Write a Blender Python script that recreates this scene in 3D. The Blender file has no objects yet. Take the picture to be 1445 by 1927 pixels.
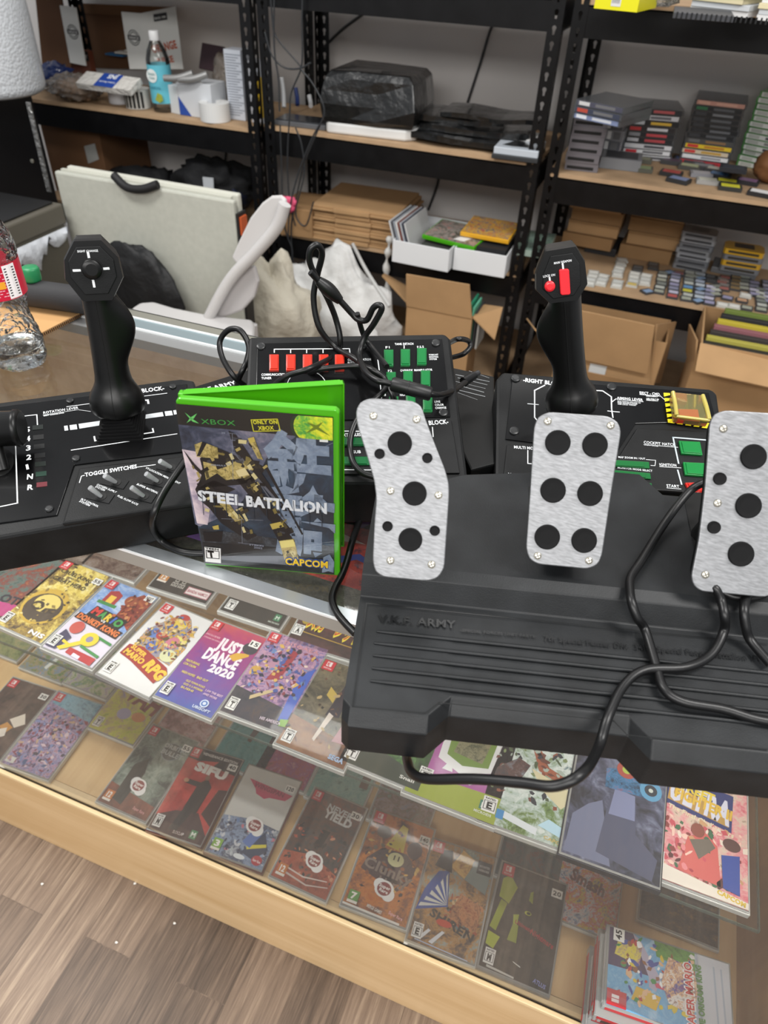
import bpy, math, random
import numpy as np
from mathutils import Vector, Matrix
random.seed(7)
S = bpy.context.scene
COL = S.collection
# ------------------------------------------------------------ camera, world, lamps, exposure
CAMH = 1.47
FPX = 1336.0
YAW, PIT, ROL = map(math.radians, (-19.29, 40.35, -2.74))
fw = Vector((math.sin(YAW)*math.cos(PIT), math.cos(YAW)*math.cos(PIT), -math.sin(PIT)))
rt = Vector((math.cos(YAW), -math.sin(YAW), 0))
dn = fw.cross(rt)
r2 = math.cos(ROL)*rt + math.sin(ROL)*dn
d2 = -math.sin(ROL)*rt + math.cos(ROL)*dn
cam = bpy.data.cameras.new('camera')
cam.sensor_fit = 'VERTICAL'; cam.sensor_height = 36; cam.sensor_width = 27
cam.lens = FPX/1927*36
cam.clip_start = .02
cam.dof.use_dof = True; cam.dof.focus_distance = .76; cam.dof.aperture_fstop = 7.5
co = bpy.data.objects.new('camera', cam)
mm = Matrix((( r2.x, -d2.x, -fw.x, 0), (r2.y, -d2.y, -fw.y, 0), (r2.z, -d2.z, -fw.z, CAMH), (0, 0, 0, 1)))
co.matrix_world = mm
COL.objects.link(co); S.camera = co
S.view_settings.view_transform = 'Standard'; S.view_settings.look = 'None'
S.view_settings.gamma = 1; S.view_settings.exposure = .2
W = bpy.data.worlds.new('world'); S.world = W; W.use_nodes = True
W.node_tree.nodes['Background'].inputs[0].default_value = (.93, .96, 1, 1)
W.node_tree.nodes['Background'].inputs[1].default_value = .42
def area(loc, sx, sy, e, col=(1, .98, .95)):
    l = bpy.data.lights.new('ceiling_or_fill_lamp', 'AREA'); l.shape = 'RECTANGLE'; l.size = sx; l.size_y = sy
    l.energy = e; l.color = col
    o = bpy.data.objects.new('ceiling_or_fill_lamp', l); o.location = loc; COL.objects.link(o)
area((1.0, .5, 2.8), 1.2, .5, 40)
area((-1.6, .5, 2.8), 1.2, .5, 40)
area((.3, -2.0, 2.6), 3.6, 1.8, 160)
area((-.6, 1.9, 2.95), 1.2, .3, 14)
area((-.4, .426, .944), 2.2, .012, 2.6)   # added fill light under the front rail, brightens the lower deck

# ------------------------------------------------------------ pixel rays of the photograph
C0 = Vector((0, 0, CAMH))
def ray(x, y): return ((x-722.5)/FPX)*r2 + ((y-963.5)/FPX)*d2 + fw
def zc(x, y, z):
    r = ray(x, y); return C0 + r*((z-CAMH)/r.z)
def yc(x, y, Y):
    r = ray(x, y); return C0 + r*(Y/r.y)
class Pl:
    """A plane in the room: origin, heading of its u axis, tilt of its v axis."""
    def __init__(s, P, head=0, tilt=0):
        h, t = math.radians(head), math.radians(tilt)
        s.P = Vector(P); s.u = Vector((math.cos(h), math.sin(h), 0))
        f = Vector((-math.sin(h), math.cos(h), 0))
        s.v = math.cos(t)*f + math.sin(t)*Vector((0, 0, 1)); s.n = s.u.cross(s.v)
    def q(s, x, y, h=0):
        r = ray(x, y); P = s.P + s.n*h
        X = C0 + r*((P-C0).dot(s.n)/r.dot(s.n)) - s.P
        return (X.dot(s.u), X.dot(s.v))
    def w(s, a, b, h=0): return s.P + s.u*a + s.v*b + s.n*h
WP = Pl((0, 0, 0))
# ------------------------------------------------------------ materials
_mc = {}
def lin(h):
    if isinstance(h, str):
        h = h.lstrip('#'); c = [int(h[i:i+2], 16)/255 for i in (0, 2, 4)]
        return tuple(((v+.055)/1.055)**2.4 if v > .04045 else v/12.92 for v in c)+(1,)
    return tuple(h)+(1,)
def nd(nt, t, **k):
    n = nt.nodes.new(t)
    for a, b in k.items():
        if a in n.inputs: n.inputs[a].default_value = b
        else: setattr(n, a, b)
    return n
def M(col, rough=.5, metal=0, coat=0, bump=None, noise=None, alpha=1, spec=.5, emit=0, trans=0, ior=1.45, stretch=None):
    key = (col, rough, metal, coat, bump, noise, alpha, spec, emit, trans, ior, stretch)
    if key in _mc: return _mc[key]
    m = bpy.data.materials.new('mat_%d' % len(_mc)); m.use_nodes = True; nt = m.node_tree
    b = nt.nodes['Principled BSDF']; c = lin(col)
    b.inputs['Base Color'].default_value = c; b.inputs['Roughness'].default_value = rough
    b.inputs['Metallic'].default_value = metal; b.inputs['Coat Weight'].default_value = coat
    b.inputs['Coat Roughness'].default_value = .08
    b.inputs['Specular IOR Level'].default_value = spec; b.inputs['Alpha'].default_value = alpha
    b.inputs['Transmission Weight'].default_value = trans; b.inputs['IOR'].default_value = ior
    if emit:
        b.inputs['Emission Color'].default_value = c; b.inputs['Emission Strength'].default_value = emit
    if bump or noise:
        tc = nd(nt, 'ShaderNodeTexCoord'); mp = nd(nt, 'ShaderNodeMapping')
        nt.links.new(tc.outputs['Object'], mp.inputs[0])
        if stretch: mp.inputs['Scale'].default_value = stretch
    if noise:
        n = nd(nt, 'ShaderNodeTexNoise', Scale=noise[0], Detail=6.0); nt.links.new(mp.outputs[0], n.inputs['Vector'])
        r = nd(nt, 'ShaderNodeValToRGB'); a = noise[1]
        r.color_ramp.elements[0].position = .3; r.color_ramp.elements[1].position = .7
        r.color_ramp.elements[0].color = tuple(v*(1-a) for v in c[:3])+(1,)
        r.color_ramp.elements[1].color = tuple(min(1, v*(1+a)+a*.01) for v in c[:3])+(1,)
        nt.links.new(n.outputs['Fac'], r.inputs[0]); nt.links.new(r.outputs[0], b.inputs['Base Color'])
    if bump:
        n = nd(nt, 'ShaderNodeTexNoise', Scale=bump[0], Detail=4.0); nt.links.new(mp.outputs[0], n.inputs['Vector'])
        bp = nd(nt, 'ShaderNodeBump', Strength=bump[1], Distance=bump[2] if len(bump) > 2 else .001)
        nt.links.new(n.outputs['Fac'], bp.inputs['Height']); nt.links.new(bp.outputs[0], b.inputs['Normal'])
    _mc[key] = m; return m
def thin(name, tint=(1, 1, 1), haze=.05, ior=1.45, rough=.02, hazecol=(.8, .8, .8), bump=None, maxr=1):
    """thin pane or film: fresnel mix of see-through and reflection, plus a pale diffuse colour that imitates haze"""
    if name in _mc: return _mc[name]
    m = bpy.data.materials.new(name); m.use_nodes = True; nt = m.node_tree; nt.nodes.clear()
    o = nd(nt, 'ShaderNodeOutputMaterial'); t = nd(nt, 'ShaderNodeBsdfTransparent'); t.inputs[0].default_value = tint+(1,)
    g = nd(nt, 'ShaderNodeBsdfGlossy', Roughness=rough); d = nd(nt, 'ShaderNodeBsdfDiffuse'); d.inputs[0].default_value = hazecol+(1,)
    f = nd(nt, 'ShaderNodeFresnel', IOR=ior)
    m1 = nd(nt, 'ShaderNodeMixShader'); m2 = nd(nt, 'ShaderNodeMixShader'); m1.inputs[0].default_value = haze
    nt.links.new(t.outputs[0], m1.inputs[1]); nt.links.new(d.outputs[0], m1.inputs[2])
    nt.links.new(f.outputs[0], m2.inputs[0]); nt.links.new(m1.outputs[0], m2.inputs[1]); nt.links.new(g.outputs[0], m2.inputs[2])
    if bump:
        tc = nd(nt, 'ShaderNodeTexCoord'); n = nd(nt, 'ShaderNodeTexNoise', Scale=bump[0], Detail=2.0, Distortion=1.0)
        nt.links.new(tc.outputs['Object'], n.inputs['Vector'])
        bp = nd(nt, 'ShaderNodeBump', Strength=bump[1], Distance=bump[2]); nt.links.new(n.outputs['Fac'], bp.inputs['Height'])
        nt.links.new(bp.outputs[0], g.inputs['Normal']); nt.links.new(bp.outputs[0], f.inputs['Normal'])
    nt.links.new(m2.outputs[0], o.inputs[0]); _mc[name] = m; return m
def art(cols, scale=12, seed=0, grad=0, dist=2.0, coat=.5, rough=.35):
    """printed, painterly artwork: warped noise through a palette, optionally graded top to bottom"""
    key = ('art', tuple(cols), scale, seed, grad, dist)
    if key in _mc: return _mc[key]
    m = bpy.data.materials.new('print_%d' % len(_mc)); m.use_nodes = True; nt = m.node_tree
    b = nt.nodes['Principled BSDF']; b.inputs['Roughness'].default_value = rough; b.inputs['Coat Weight'].default_value = coat
    tc = nd(nt, 'ShaderNodeTexCoord'); mp = nd(nt, 'ShaderNodeMapping'); mp.inputs['Location'].default_value = (seed*3.1, seed*1.7, seed)
    nt.links.new(tc.outputs['Object'], mp.inputs[0])
    n = nd(nt, 'ShaderNodeTexNoise', Scale=scale, Detail=5.0, Distortion=dist, Roughness=.6); nt.links.new(mp.outputs[0], n.inputs['Vector'])
    st = nd(nt, 'ShaderNodeMapRange'); st.inputs['From Min'].default_value = .28; st.inputs['From Max'].default_value = .72
    nt.links.new(n.outputs['Fac'], st.inputs[0])
    n2 = nd(nt, 'ShaderNodeTexNoise', Scale=scale*4.5, Detail=4.0, Distortion=2.5, Roughness=.6); nt.links.new(mp.outputs[0], n2.inputs['Vector'])
    ma = nd(nt, 'ShaderNodeMath', operation='MULTIPLY_ADD'); ma.inputs[1].default_value = 1.1; nt.links.new(n2.outputs['Fac'], ma.inputs[0])
    mb = nd(nt, 'ShaderNodeMath', operation='SUBTRACT'); mb.inputs[1].default_value = .55; nt.links.new(st.outputs[0], mb.inputs[0]); nt.links.new(mb.outputs[0], ma.inputs[2])
    last = ma.outputs[0]
    if grad:
        sp = nd(nt, 'ShaderNodeSeparateXYZ'); nt.links.new(tc.outputs['Generated'], sp.inputs[0])
        mx = nd(nt, 'ShaderNodeMix'); mx.inputs[0].default_value = abs(grad)
        nt.links.new(last, mx.inputs[2]); nt.links.new(sp.outputs['Y' if grad > 0 else 'Z'], mx.inputs[3]); last = mx.outputs[0]
    r = nd(nt, 'ShaderNodeValToRGB'); k = len(cols)
    els = r.color_ramp.elements
    while len(els) < k: els.new(.5)
    for i, c in enumerate(cols): els[i].position = i/(k-1); els[i].color = lin(c)
    nt.links.new(last, r.inputs[0]); nt.links.new(r.outputs[0], b.inputs['Base Color'])
    _mc[key] = m; return m
def woodmat(name, c1, c2, ax='X', sc=18, rough=.45, bands=.5):
    if name in _mc: return _mc[name]
    m = bpy.data.materials.new(name); m.use_nodes = True; nt = m.node_tree; b = nt.nodes['Principled BSDF']
    b.inputs['Roughness'].default_value = rough
    tc = nd(nt, 'ShaderNodeTexCoord'); mp = nd(nt, 'ShaderNodeMapping'); nt.links.new(tc.outputs['Object'], mp.inputs[0])
    mp.inputs['Scale'].default_value = (.06, 1, 1) if ax == 'X' else (1, .06, 1) if ax == 'Y' else (1, 1, .06)
    n = nd(nt, 'ShaderNodeTexNoise', Scale=sc, Detail=8.0, Distortion=.4, Roughness=.6); nt.links.new(mp.outputs[0], n.inputs['Vector'])
    r = nd(nt, 'ShaderNodeValToRGB'); r.color_ramp.elements[0].position = .5-bands/2; r.color_ramp.elements[1].position = .5+bands/2
    r.color_ramp.elements[0].color = lin(c1); r.color_ramp.elements[1].color = lin(c2)
    nt.links.new(n.outputs['Fac'], r.inputs[0]); nt.links.new(r.outputs[0], b.inputs['Base Color'])
    _mc[name] = m; return m
BLK = M('#0b0c0d', .47, spec=.3, bump=(900, .25, .0004), noise=(35, .25))
BLKD = M('#141618', .5, spec=.4, bump=(900, .3, .0004), noise=(28, .35))
BLKF = M('#0a0b0b', .45, spec=.35, bump=(1200, .15, .0003))
BLKG = M('#070708', .2, spec=.3, coat=.15, noise=(9, .4))
BLKM = M('#090909', .36, spec=.4)
RUB = M('#0b0b0c', .7, spec=.2)
CBL = M('#0c0c0d', .38)
WHT = M('#e6e8ea', .5)
STEELB = M('#08080a', .38, spec=.35, noise=(20, .2))
CARD = M('#a5835c', .85, noise=(6, .12), bump=(200, .2, .0005))
CARDD = M('#8f6f4b', .85, noise=(6, .15))
# ------------------------------------------------------------ text outlines
_tx = {}
def tmesh(s, bold=.02):
    k = (s, bold)
    if k in _tx: return _tx[k]
    cu = bpy.data.curves.new('t', 'FONT'); cu.body = s; cu.size = 1; cu.offset = bold; cu.resolution_u = 2; cu.space_character = 1.05
    o = bpy.data.objects.new('t', cu); COL.objects.link(o)
    dg = bpy.context.evaluated_depsgraph_get(); me = bpy.data.meshes.new_from_object(o.evaluated_get(dg))
    v = [(p.co.x, p.co.y) for p in me.vertices]; f = [tuple(p.vertices) for p in me.polygons]
    bpy.data.objects.remove(o); bpy.data.curves.remove(cu); bpy.data.meshes.remove(me)
    if v:
        x0 = min(p[0] for p in v); x1 = max(p[0] for p in v)
        v = [(p[0]-x0, p[1]) for p in v]; w = x1-x0
    else: w = 1
    _tx[k] = (v, f, w); return _tx[k]
# ------------------------------------------------------------ mesh builder
WO = {}
class MB:
    def __init__(s): s.v = []; s.f = []; s.k = []; s.m = []; s.sm = []
    def add(s, vs, fs, mat, smooth=False):
        if mat not in s.m: s.m.append(mat)
        i = s.m.index(mat); n = len(s.v)
        s.v += [Vector(p) for p in vs]
        for f in fs: s.f.append(tuple(n+j for j in f)); s.k.append(i); s.sm.append(smooth)
        return s
    def box(s, a, b, mat, pl=WP):
        x0, y0, z0 = a; x1, y1, z1 = b
        vs = [pl.w(x, y, z) for z in (z0, z1) for y in (y0, y1) for x in (x0, x1)]
        return s.add(vs, [(0, 2, 3, 1), (4, 5, 7, 6), (0, 1, 5, 4), (2, 6, 7, 3), (0, 4, 6, 2), (1, 3, 7, 5)], mat)
    def prism(s, pts, h0, h1, mat, pl=WP, top=None):
        n = len(pts); ar = sum(pts[i][0]*pts[(i+1) % n][1]-pts[(i+1) % n][0]*pts[i][1] for i in range(n))
        if ar < 0: pts = pts[::-1]; top = top[::-1] if top else None
        vs = [pl.w(p[0], p[1], h0) for p in pts]+[pl.w(p[0], p[1], h1) for p in (top or pts)]
        return s.add(vs, [tuple(range(n))[::-1], tuple(range(n, 2*n))]+[(i, (i+1) % n, n+(i+1) % n, n+i) for i in range(n)], mat)
    def pprism(s, px, h0, h1, mat, pl): return s.prism([pl.q(x, y, h1) for x, y in px], h0, h1, mat, pl)
    def flat(s, pts, h, mat, pl=WP):
        n = len(pts); ar = sum(pts[i][0]*pts[(i+1) % n][1]-pts[(i+1) % n][0]*pts[i][1] for i in range(n))
        if ar < 0: pts = pts[::-1]
        return s.add([pl.w(p[0], p[1], h) for p in pts], [tuple(range(n))], mat)
    def pflat(s, px, h, mat, pl): return s.flat([pl.q(x, y, h) for x, y in px], h, mat, pl)
    def disc(s, c, r, h0, h1, mat, pl=WP, n=20, dome=0, ry=None):
        ry = ry or r; rings = [(1, h0), (1, h1)]
        if dome: rings += [(.92, h1+dome*.5), (.6, h1+dome)]
        vs = []
        for k, h in rings: vs += [pl.w(c[0]+r*k*math.cos(6.2832*i/n), c[1]+ry*k*math.sin(6.2832*i/n), h) for i in range(n)]
        fs = [(j*n+i, j*n+(i+1) % n, (j+1)*n+(i+1) % n, (j+1)*n+i) for j in range(len(rings)-1) for i in range(n)]
        s.add(vs, fs, mat, bool(dome)); return s.add(vs[-n:], [tuple(range(n))], mat, bool(dome))
    def line(s, pts, w, h, mat, pl=WP):
        for (x0, y0), (x1, y1) in zip(pts, pts[1:]):
            dx, dy = x1-x0, y1-y0; L = math.hypot(dx, dy) or 1; dx, dy = dx/L*w/2, dy/L*w/2
            s.flat([(x0-dx+dy, y0-dy-dx), (x1+dx+dy, y1+dy-dx), (x1+dx-dy, y1+dy+dx), (x0-dx-dy, y0-dy+dx)], h, mat, pl)
        return s
    def pline(s, px, w, h, mat, pl): return s.line([pl.q(x, y, h) for x, y in px], w, h, mat, pl)
    def text(s, t, p0, p1, hh, mat, h=0, pl=WP, bold=.02):
        v, f, w = tmesh(t, bold)
        if not v: return s
        dx, dy = p1[0]-p0[0], p1[1]-p0[1]; L = math.hypot(dx, dy); ux, uy = dx/L, dy/L; sx = L/w; sy = hh/.7
        return s.add([pl.w(p0[0]+ux*x*sx-uy*y*sy, p0[1]+uy*x*sx+ux*y*sy, h) for x, y in v], f, mat)
    def ptext(s, t, a, b, hp, mat, h, pl, bold=.03):
        p0 = pl.q(*a, h); p1 = pl.q(*b, h); t0 = pl.q(a[0], a[1]-hp, h)
        L = math.hypot(p1[0]-p0[0], p1[1]-p0[1]); nx, ny = -(p1[1]-p0[1])/L, (p1[0]-p0[0])/L
        return s.text(t, p0, p1, abs((t0[0]-p0[0])*nx+(t0[1]-p0[1])*ny), mat, h, pl, bold)
    def rings(s, R, mat, smooth=True, cap=True, closed=True):
        n = len(R[0]); vs = [p for r in R for p in r]
        m = n if closed else n-1
        fs = [(j*n+i, j*n+(i+1) % n, (j+1)*n+(i+1) % n, (j+1)*n+i) for j in range(len(R)-1) for i in range(m)]
        s.add(vs, fs, mat, smooth)
        if cap: s.add(R[0], [tuple(range(n))[::-1]], mat); s.add(R[-1], [tuple(range(n))], mat)
        return s
    def lathe(s, prof, mat, at=(0, 0, 0), ax=Vector((0, 0, 1)), n=28, smooth=True, sq=1, cap=True, rot=0):
        ax = Vector(ax).normalized(); e = Vector((1, 0, 0)) if abs(ax.x) < .9 else Vector((0, 1, 0))
        e1 = (e-ax*e.dot(ax)).normalized(); e2 = ax.cross(e1); at = Vector(at)
        return s.rings([[at+ax*z+e1*(r*math.cos(6.2832*i/n+rot))+e2*(r*sq*math.sin(6.2832*i/n+rot)) for i in range(n)] for r, z in prof], mat, smooth, cap)
    def tube(s, pts, r, mat, n=10, sub=6, cap=True):
        P = [Vector(p) for p in pts]
        if sub > 1 and len(P) > 2:
            Q = []; E = [P[0]*2-P[1]]+P+[P[-1]*2-P[-2]]
            for i in range(1, len(E)-2):
                a, b, c, d = E[i-1:i+3]
                for k in range(sub):
                    t = k/sub; Q.append(.5*((2*b)+(c-a)*t+(2*a-5*b+4*c-d)*t*t+(3*b-a-3*c+d)*t**3))
            P = Q+[P[-1]]
        R = []; e = None
        for i, p in enumerate(P):
            t = (P[min(i+1, len(P)-1)]-P[max(i-1, 0)]).normalized()
            if e is None: e = t.orthogonal().normalized()
            e = (e-t*e.dot(t)).normalized(); g = t.cross(e); rr = r(i/(len(P)-1)) if callable(r) else r
            R.append([p+e*(rr*math.cos(6.2832*k/n))+g*(rr*math.sin(6.2832*k/n)) for k in range(n)])
        return s.rings(R, mat, True, cap)
    def blob(s, c, rad, mat, seed=0, amp=.25, n=26, m=16, fr=3, low=None, rz=0):
        from mathutils import noise as N
        R = []
        for j in range(m+1):
            th = math.pi*j/m; row = []
            for i in range(n):
                ph = 6.2832*i/n; d = Vector((math.sin(th)*math.cos(ph), math.sin(th)*math.sin(ph), -math.cos(th)))
                k = 1+amp*N.fractal(d*fr+Vector((seed*7.3, seed, 0)), 1.0, 2.0, 4)
                x, y = d.x*rad[0]*k, d.y*rad[1]*k
                p = Vector((c[0]+x*math.cos(rz)-y*math.sin(rz), c[1]+x*math.sin(rz)+y*math.cos(rz), c[2]+d.z*rad[2]*k))
                if low is not None: p.z = max(p.z, low)
                row.append(p)
            R.append(row)
        return s.rings(R, mat, True, False)
    def build(s, name, parent=None, label=None, cat=None, group=None, kind=None, bevel=0, seg=2, origin=None):
        me = bpy.data.meshes.new(name)
        if parent is not None: o0 = WO[parent.as_pointer()]
        elif origin is not None: o0 = Vector(origin)
        else:
            xs = [p.x for p in s.v]; ys = [p.y for p in s.v]
            o0 = Vector(((min(xs)+max(xs))/2, (min(ys)+max(ys))/2, min(p.z for p in s.v)))
        me.from_pydata([p-o0 for p in s.v], [], s.f)
        for m in s.m: me.materials.append(m)
        me.polygons.foreach_set('material_index', s.k); me.polygons.foreach_set('use_smooth', s.sm); me.update()
        o = bpy.data.objects.new(name, me); COL.objects.link(o)
        if parent is not None: o.parent = parent
        else: o.location = o0
        WO[o.as_pointer()] = o0
        if bevel:
            b = o.modifiers.new('bevel', 'BEVEL'); b.width = bevel; b.segments = seg; b.limit_method = 'ANGLE'; b.angle_limit = math.radians(40)
        if parent is not None:
            if label: o['label'] = label
        else: tag(o, label, cat, group, kind)
        return o
def tag(o, label=None, cat=None, group=None, kind=None):
    if label: o['label'] = label
    if cat: o['category'] = cat
    if group: o['group'] = group
    if kind: o['kind'] = kind
def thing(name, label, cat, loc, group=None):
    o = bpy.data.objects.new(name, None); o.empty_display_size = .02; COL.objects.link(o); o.location = loc
    WO[o.as_pointer()] = Vector(loc); tag(o, label, cat, group); return o
def copy_tree(o, parent=None):
    c = o.copy(); COL.objects.link(c)
    if parent is not None: c.parent = parent
    WO[c.as_pointer()] = WO[o.as_pointer()]
    for ch in [x for x in o.children]: copy_tree(ch, c)
    return c
# ============================================================ SETTING
def floormat():
    m = bpy.data.materials.new('floor_planks'); m.use_nodes = True; nt = m.node_tree; b = nt.nodes['Principled BSDF']
    b.inputs['Roughness'].default_value = .5
    tc = nd(nt, 'ShaderNodeTexCoord'); mp = nd(nt, 'ShaderNodeMapping'); nt.links.new(tc.outputs['Object'], mp.inputs[0])
    mp.inputs['Rotation'].default_value = (0, 0, math.pi/2); mp.inputs['Location'].default_value = (.03, .045, 0)
    br = nd(nt, 'ShaderNodeTexBrick'); nt.links.new(mp.outputs[0], br.inputs['Vector'])
    br.inputs['Scale'].default_value = 1; br.inputs['Brick Width'].default_value = .62; br.inputs['Row Height'].default_value = .098
    br.inputs['Mortar Size'].default_value = .0008; br.inputs['Bias'].default_value = 0
    br.inputs['Color1'].default_value = (0, 0, 0, 1); br.inputs['Color2'].default_value = (1, 1, 1, 1); br.inputs['Mortar'].default_value = (.25, .25, .25, 1)
    mp2 = nd(nt, 'ShaderNodeMapping'); mp2.inputs['Scale'].default_value = (34, 1.6, 1); nt.links.new(tc.outputs['Object'], mp2.inputs[0])
    # every plank gets its own piece of grain
    ad = nd(nt, 'ShaderNodeVectorMath', operation='MULTIPLY_ADD'); ad.inputs[1].default_value = (7, 7, 7)
    nt.links.new(br.outputs['Color'], ad.inputs[0]); nt.links.new(mp2.outputs[0], ad.inputs[2])
    n = nd(nt, 'ShaderNodeTexNoise', Scale=3.2, Detail=9.0, Distortion=.9, Roughness=.68); nt.links.new(ad.outputs[0], n.inputs['Vector'])
    n2 = nd(nt, 'ShaderNodeTexNoise', Scale=1.1, Detail=3.0, Distortion=1.5); nt.links.new(ad.outputs[0], n2.inputs['Vector'])
    mx = nd(nt, 'ShaderNodeMix'); mx.inputs[0].default_value = .3
    nt.links.new(n.outputs['Fac'], mx.inputs[2]); nt.links.new(br.outputs['Color'], mx.inputs[3])
    mx2 = nd(nt, 'ShaderNodeMix'); mx2.inputs[0].default_value = .35
    nt.links.new(mx.outputs[0], mx2.inputs[2]); nt.links.new(n2.outputs['Fac'], mx2.inputs[3])
    r = nd(nt, 'ShaderNodeValToRGB'); els = r.color_ramp.elements
    els[0].position = .3; els[0].color = lin('#3d3128'); els[1].position = .72; els[1].color = lin('#a08d78')
    e = els.new(.43); e.color = lin('#5f4f42'); e = els.new(.56); e.color = lin('#7b6858')
    mp3 = nd(nt, 'ShaderNodeMapping'); mp3.inputs['Scale'].default_value = (150, 5, 1); nt.links.new(tc.outputs['Object'], mp3.inputs[0])
    ad3 = nd(nt, 'ShaderNodeVectorMath', operation='MULTIPLY_ADD'); ad3.inputs[1].default_value = (9, 9, 9)
    nt.links.new(br.outputs['Color'], ad3.inputs[0]); nt.links.new(mp3.outputs[0], ad3.inputs[2])
    n3 = nd(nt, 'ShaderNodeTexNoise', Scale=2.0, Detail=5.0, Distortion=.8, Roughness=.7); nt.links.new(ad3.outputs[0], n3.inputs['Vector'])
    ma = nd(nt, 'ShaderNodeMath', operation='MULTIPLY_ADD'); ma.inputs[1].default_value = .34; nt.links.new(n3.outputs['Fac'], ma.inputs[0])
    ms = nd(nt, 'ShaderNodeMath', operation='SUBTRACT'); ms.inputs[1].default_value = .17; nt.links.new(mx2.outputs[0], ms.inputs[0]); nt.links.new(ms.outputs[0], ma.inputs[2])
    nt.links.new(ma.outputs[0], r.inputs[0]); nt.links.new(r.outputs[0], b.inputs['Base Color'])
    bp = nd(nt, 'ShaderNodeBump', Strength=.25, Distance=.001); nt.links.new(n.outputs['Fac'], bp.inputs['Height']); nt.links.new(bp.outputs[0], b.inputs['Normal'])
    return m
MB().box((-4, -2.5, -.05), (3, 3, 0), floormat()).build('floor', kind='structure')
MB().box((-4, 2.93, 0), (3, 3.03, 3), M('#d6d2cf', .8, noise=(3, .05))).build('wall_back', kind='structure')

# ============================================================ DISPLAY CASE
GZ = .97            # top of the glass counter
FY = .396           # front plane of the case
ALU = M('#b9bec2', .32, .75, bump=(300, .05, .0003), stretch=(.02, 1, 1))
ALU2 = M('#a39f98', .45, .35)
ALUO = M('#8b8a80', .4, .5)
OAK = woodmat('oak_front', '#b9935f', '#dabb90', 'X', 14, .4, .45)
OAK2 = woodmat('oak_deck', '#c8a26c', '#e2c290', 'Y', 20, .5, .5)
OAK3 = woodmat('oak_back', '#bd9766', '#deBf92', 'Y', 22, .45, .4)
OAKL = woodmat('oak_lip', '#d6b684', '#ead2a8', 'X', 14, .35, .4)
case = thing('display_case', 'long glass-topped display counter with a light oak base and aluminium rails', 'display case', (-.35, .63, 0))
X0, X1 = -1.6, .95
b = MB()
b.box((X0, FY-.002, 0), (X1, FY+.016, .252), OAK)
b.build('front_board', case, bevel=.002)
b = MB(); b.box((X0, FY-.004, .2525), (X1, FY+.003, .262), OAKL); b.box((X0, FY+.0065, .2525), (X1, FY+.022, .2615), OAKL)
b.box((X0, FY+.003, .24), (X1, FY+.0065, .2535), M('#1a150f', .8)); b.build('oak_lip', case, bevel=.0015, label='pale oak lip holding the front pane')
MB().box((X0, FY+.0225, .235), (X1, .86, .26), OAK2).build('deck', case)
MB().box((X0, .862, .0), (X1, .88, .93), OAK3).build('back_panel', case)
MB().box((.408, FY+.03, .261), (.424, .858, .92), woodmat('oak_side', '#9a7348', '#ba9566', 'Z', 12)).build('side_panel', case)
b = MB(); b.add([(X0, .4515, .918), (X1, .4515, .918), (X1, .858, .918), (X0, .858, .918)], [(0, 1, 2, 3)], thin('glass_shelf', (.97, .985, .975), .012, 1.45, .02)); b.build('upper_glass_shelf', case)
FELT = M('#8f8b7c', .95, bump=(500, .8, .002), noise=(160, .22))
MB().box((X0, .412, .945), (X1, .4505, .9555), FELT).build('felt_strip', case, label='grey-beige felt strip along the inside of the front rail')
b = MB()
b.box((X0, FY, .9675), (X1, .4115, .9705), ALU); b.box((X0, FY, .952), (X1, FY+.004, .9675), ALU2)
b.box((X0, FY-.0006, .9688), (X1, FY+.0012, .9712), M('#f2f4f5', .25, .3)); b.build('front_rail', case)
b = MB()
for y0, y1, z, m in ((.779, .803, .9695, M('#8f9090', .4, .5)), (.803, .8065, .9725, M('#e8ebec', .3, .3)), (.8065, .832, .971, M('#93a3a8', .3, .6)), (.832, .836, .9725, M('#e8ebec', .3, .3)), (.836, .857, .9705, ALUO), (.857, .8585, .9712, M('#3a3a38', .5))):
    b.box((X0, y0, .955), (X1, y1, z), m)
b.build('rear_rail', case)
PANE = thin('glass_pane', (.97, .98, .97), .055, 1.5, .015, (.78, .78, .76))
TOPG = thin('glass_top', (.975, .985, .98), .02, 1.5, .03, (.8, .8, .78), bump=(30, .03, .001))
b = MB(); b.add([(X0, .409, GZ), (X1, .409, GZ), (X1, .78, GZ), (X0, .78, GZ)], [(0, 1, 2, 3)], TOPG); b.build('glass_top', case)
b = MB(); b.add([(X0, FY+.0045, .2535), (X1, FY+.0045, .2535), (X1, FY+.0045, .953), (X0, FY+.0045, .953)], [(0, 1, 2, 3)], PANE); b.build('front_pane', case)
SG = thin('glass_shelf', (.97, .985, .975), .012, 1.45, .02)
b = MB(); b.add([(X0, .477, .55), (.336, .477, .55), (.336, .85, .55), (X0, .85, .55)], [(0, 1, 2, 3)], SG)
EDG = M('#5d6a5f', .2, alpha=.6); b.box((X0, .4755, .5445), (.337, .477, .5502), EDG); b.box((.336, .477, .5445), (.3373, .85, .5502), EDG); b.build('glass_shelf', case)

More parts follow.
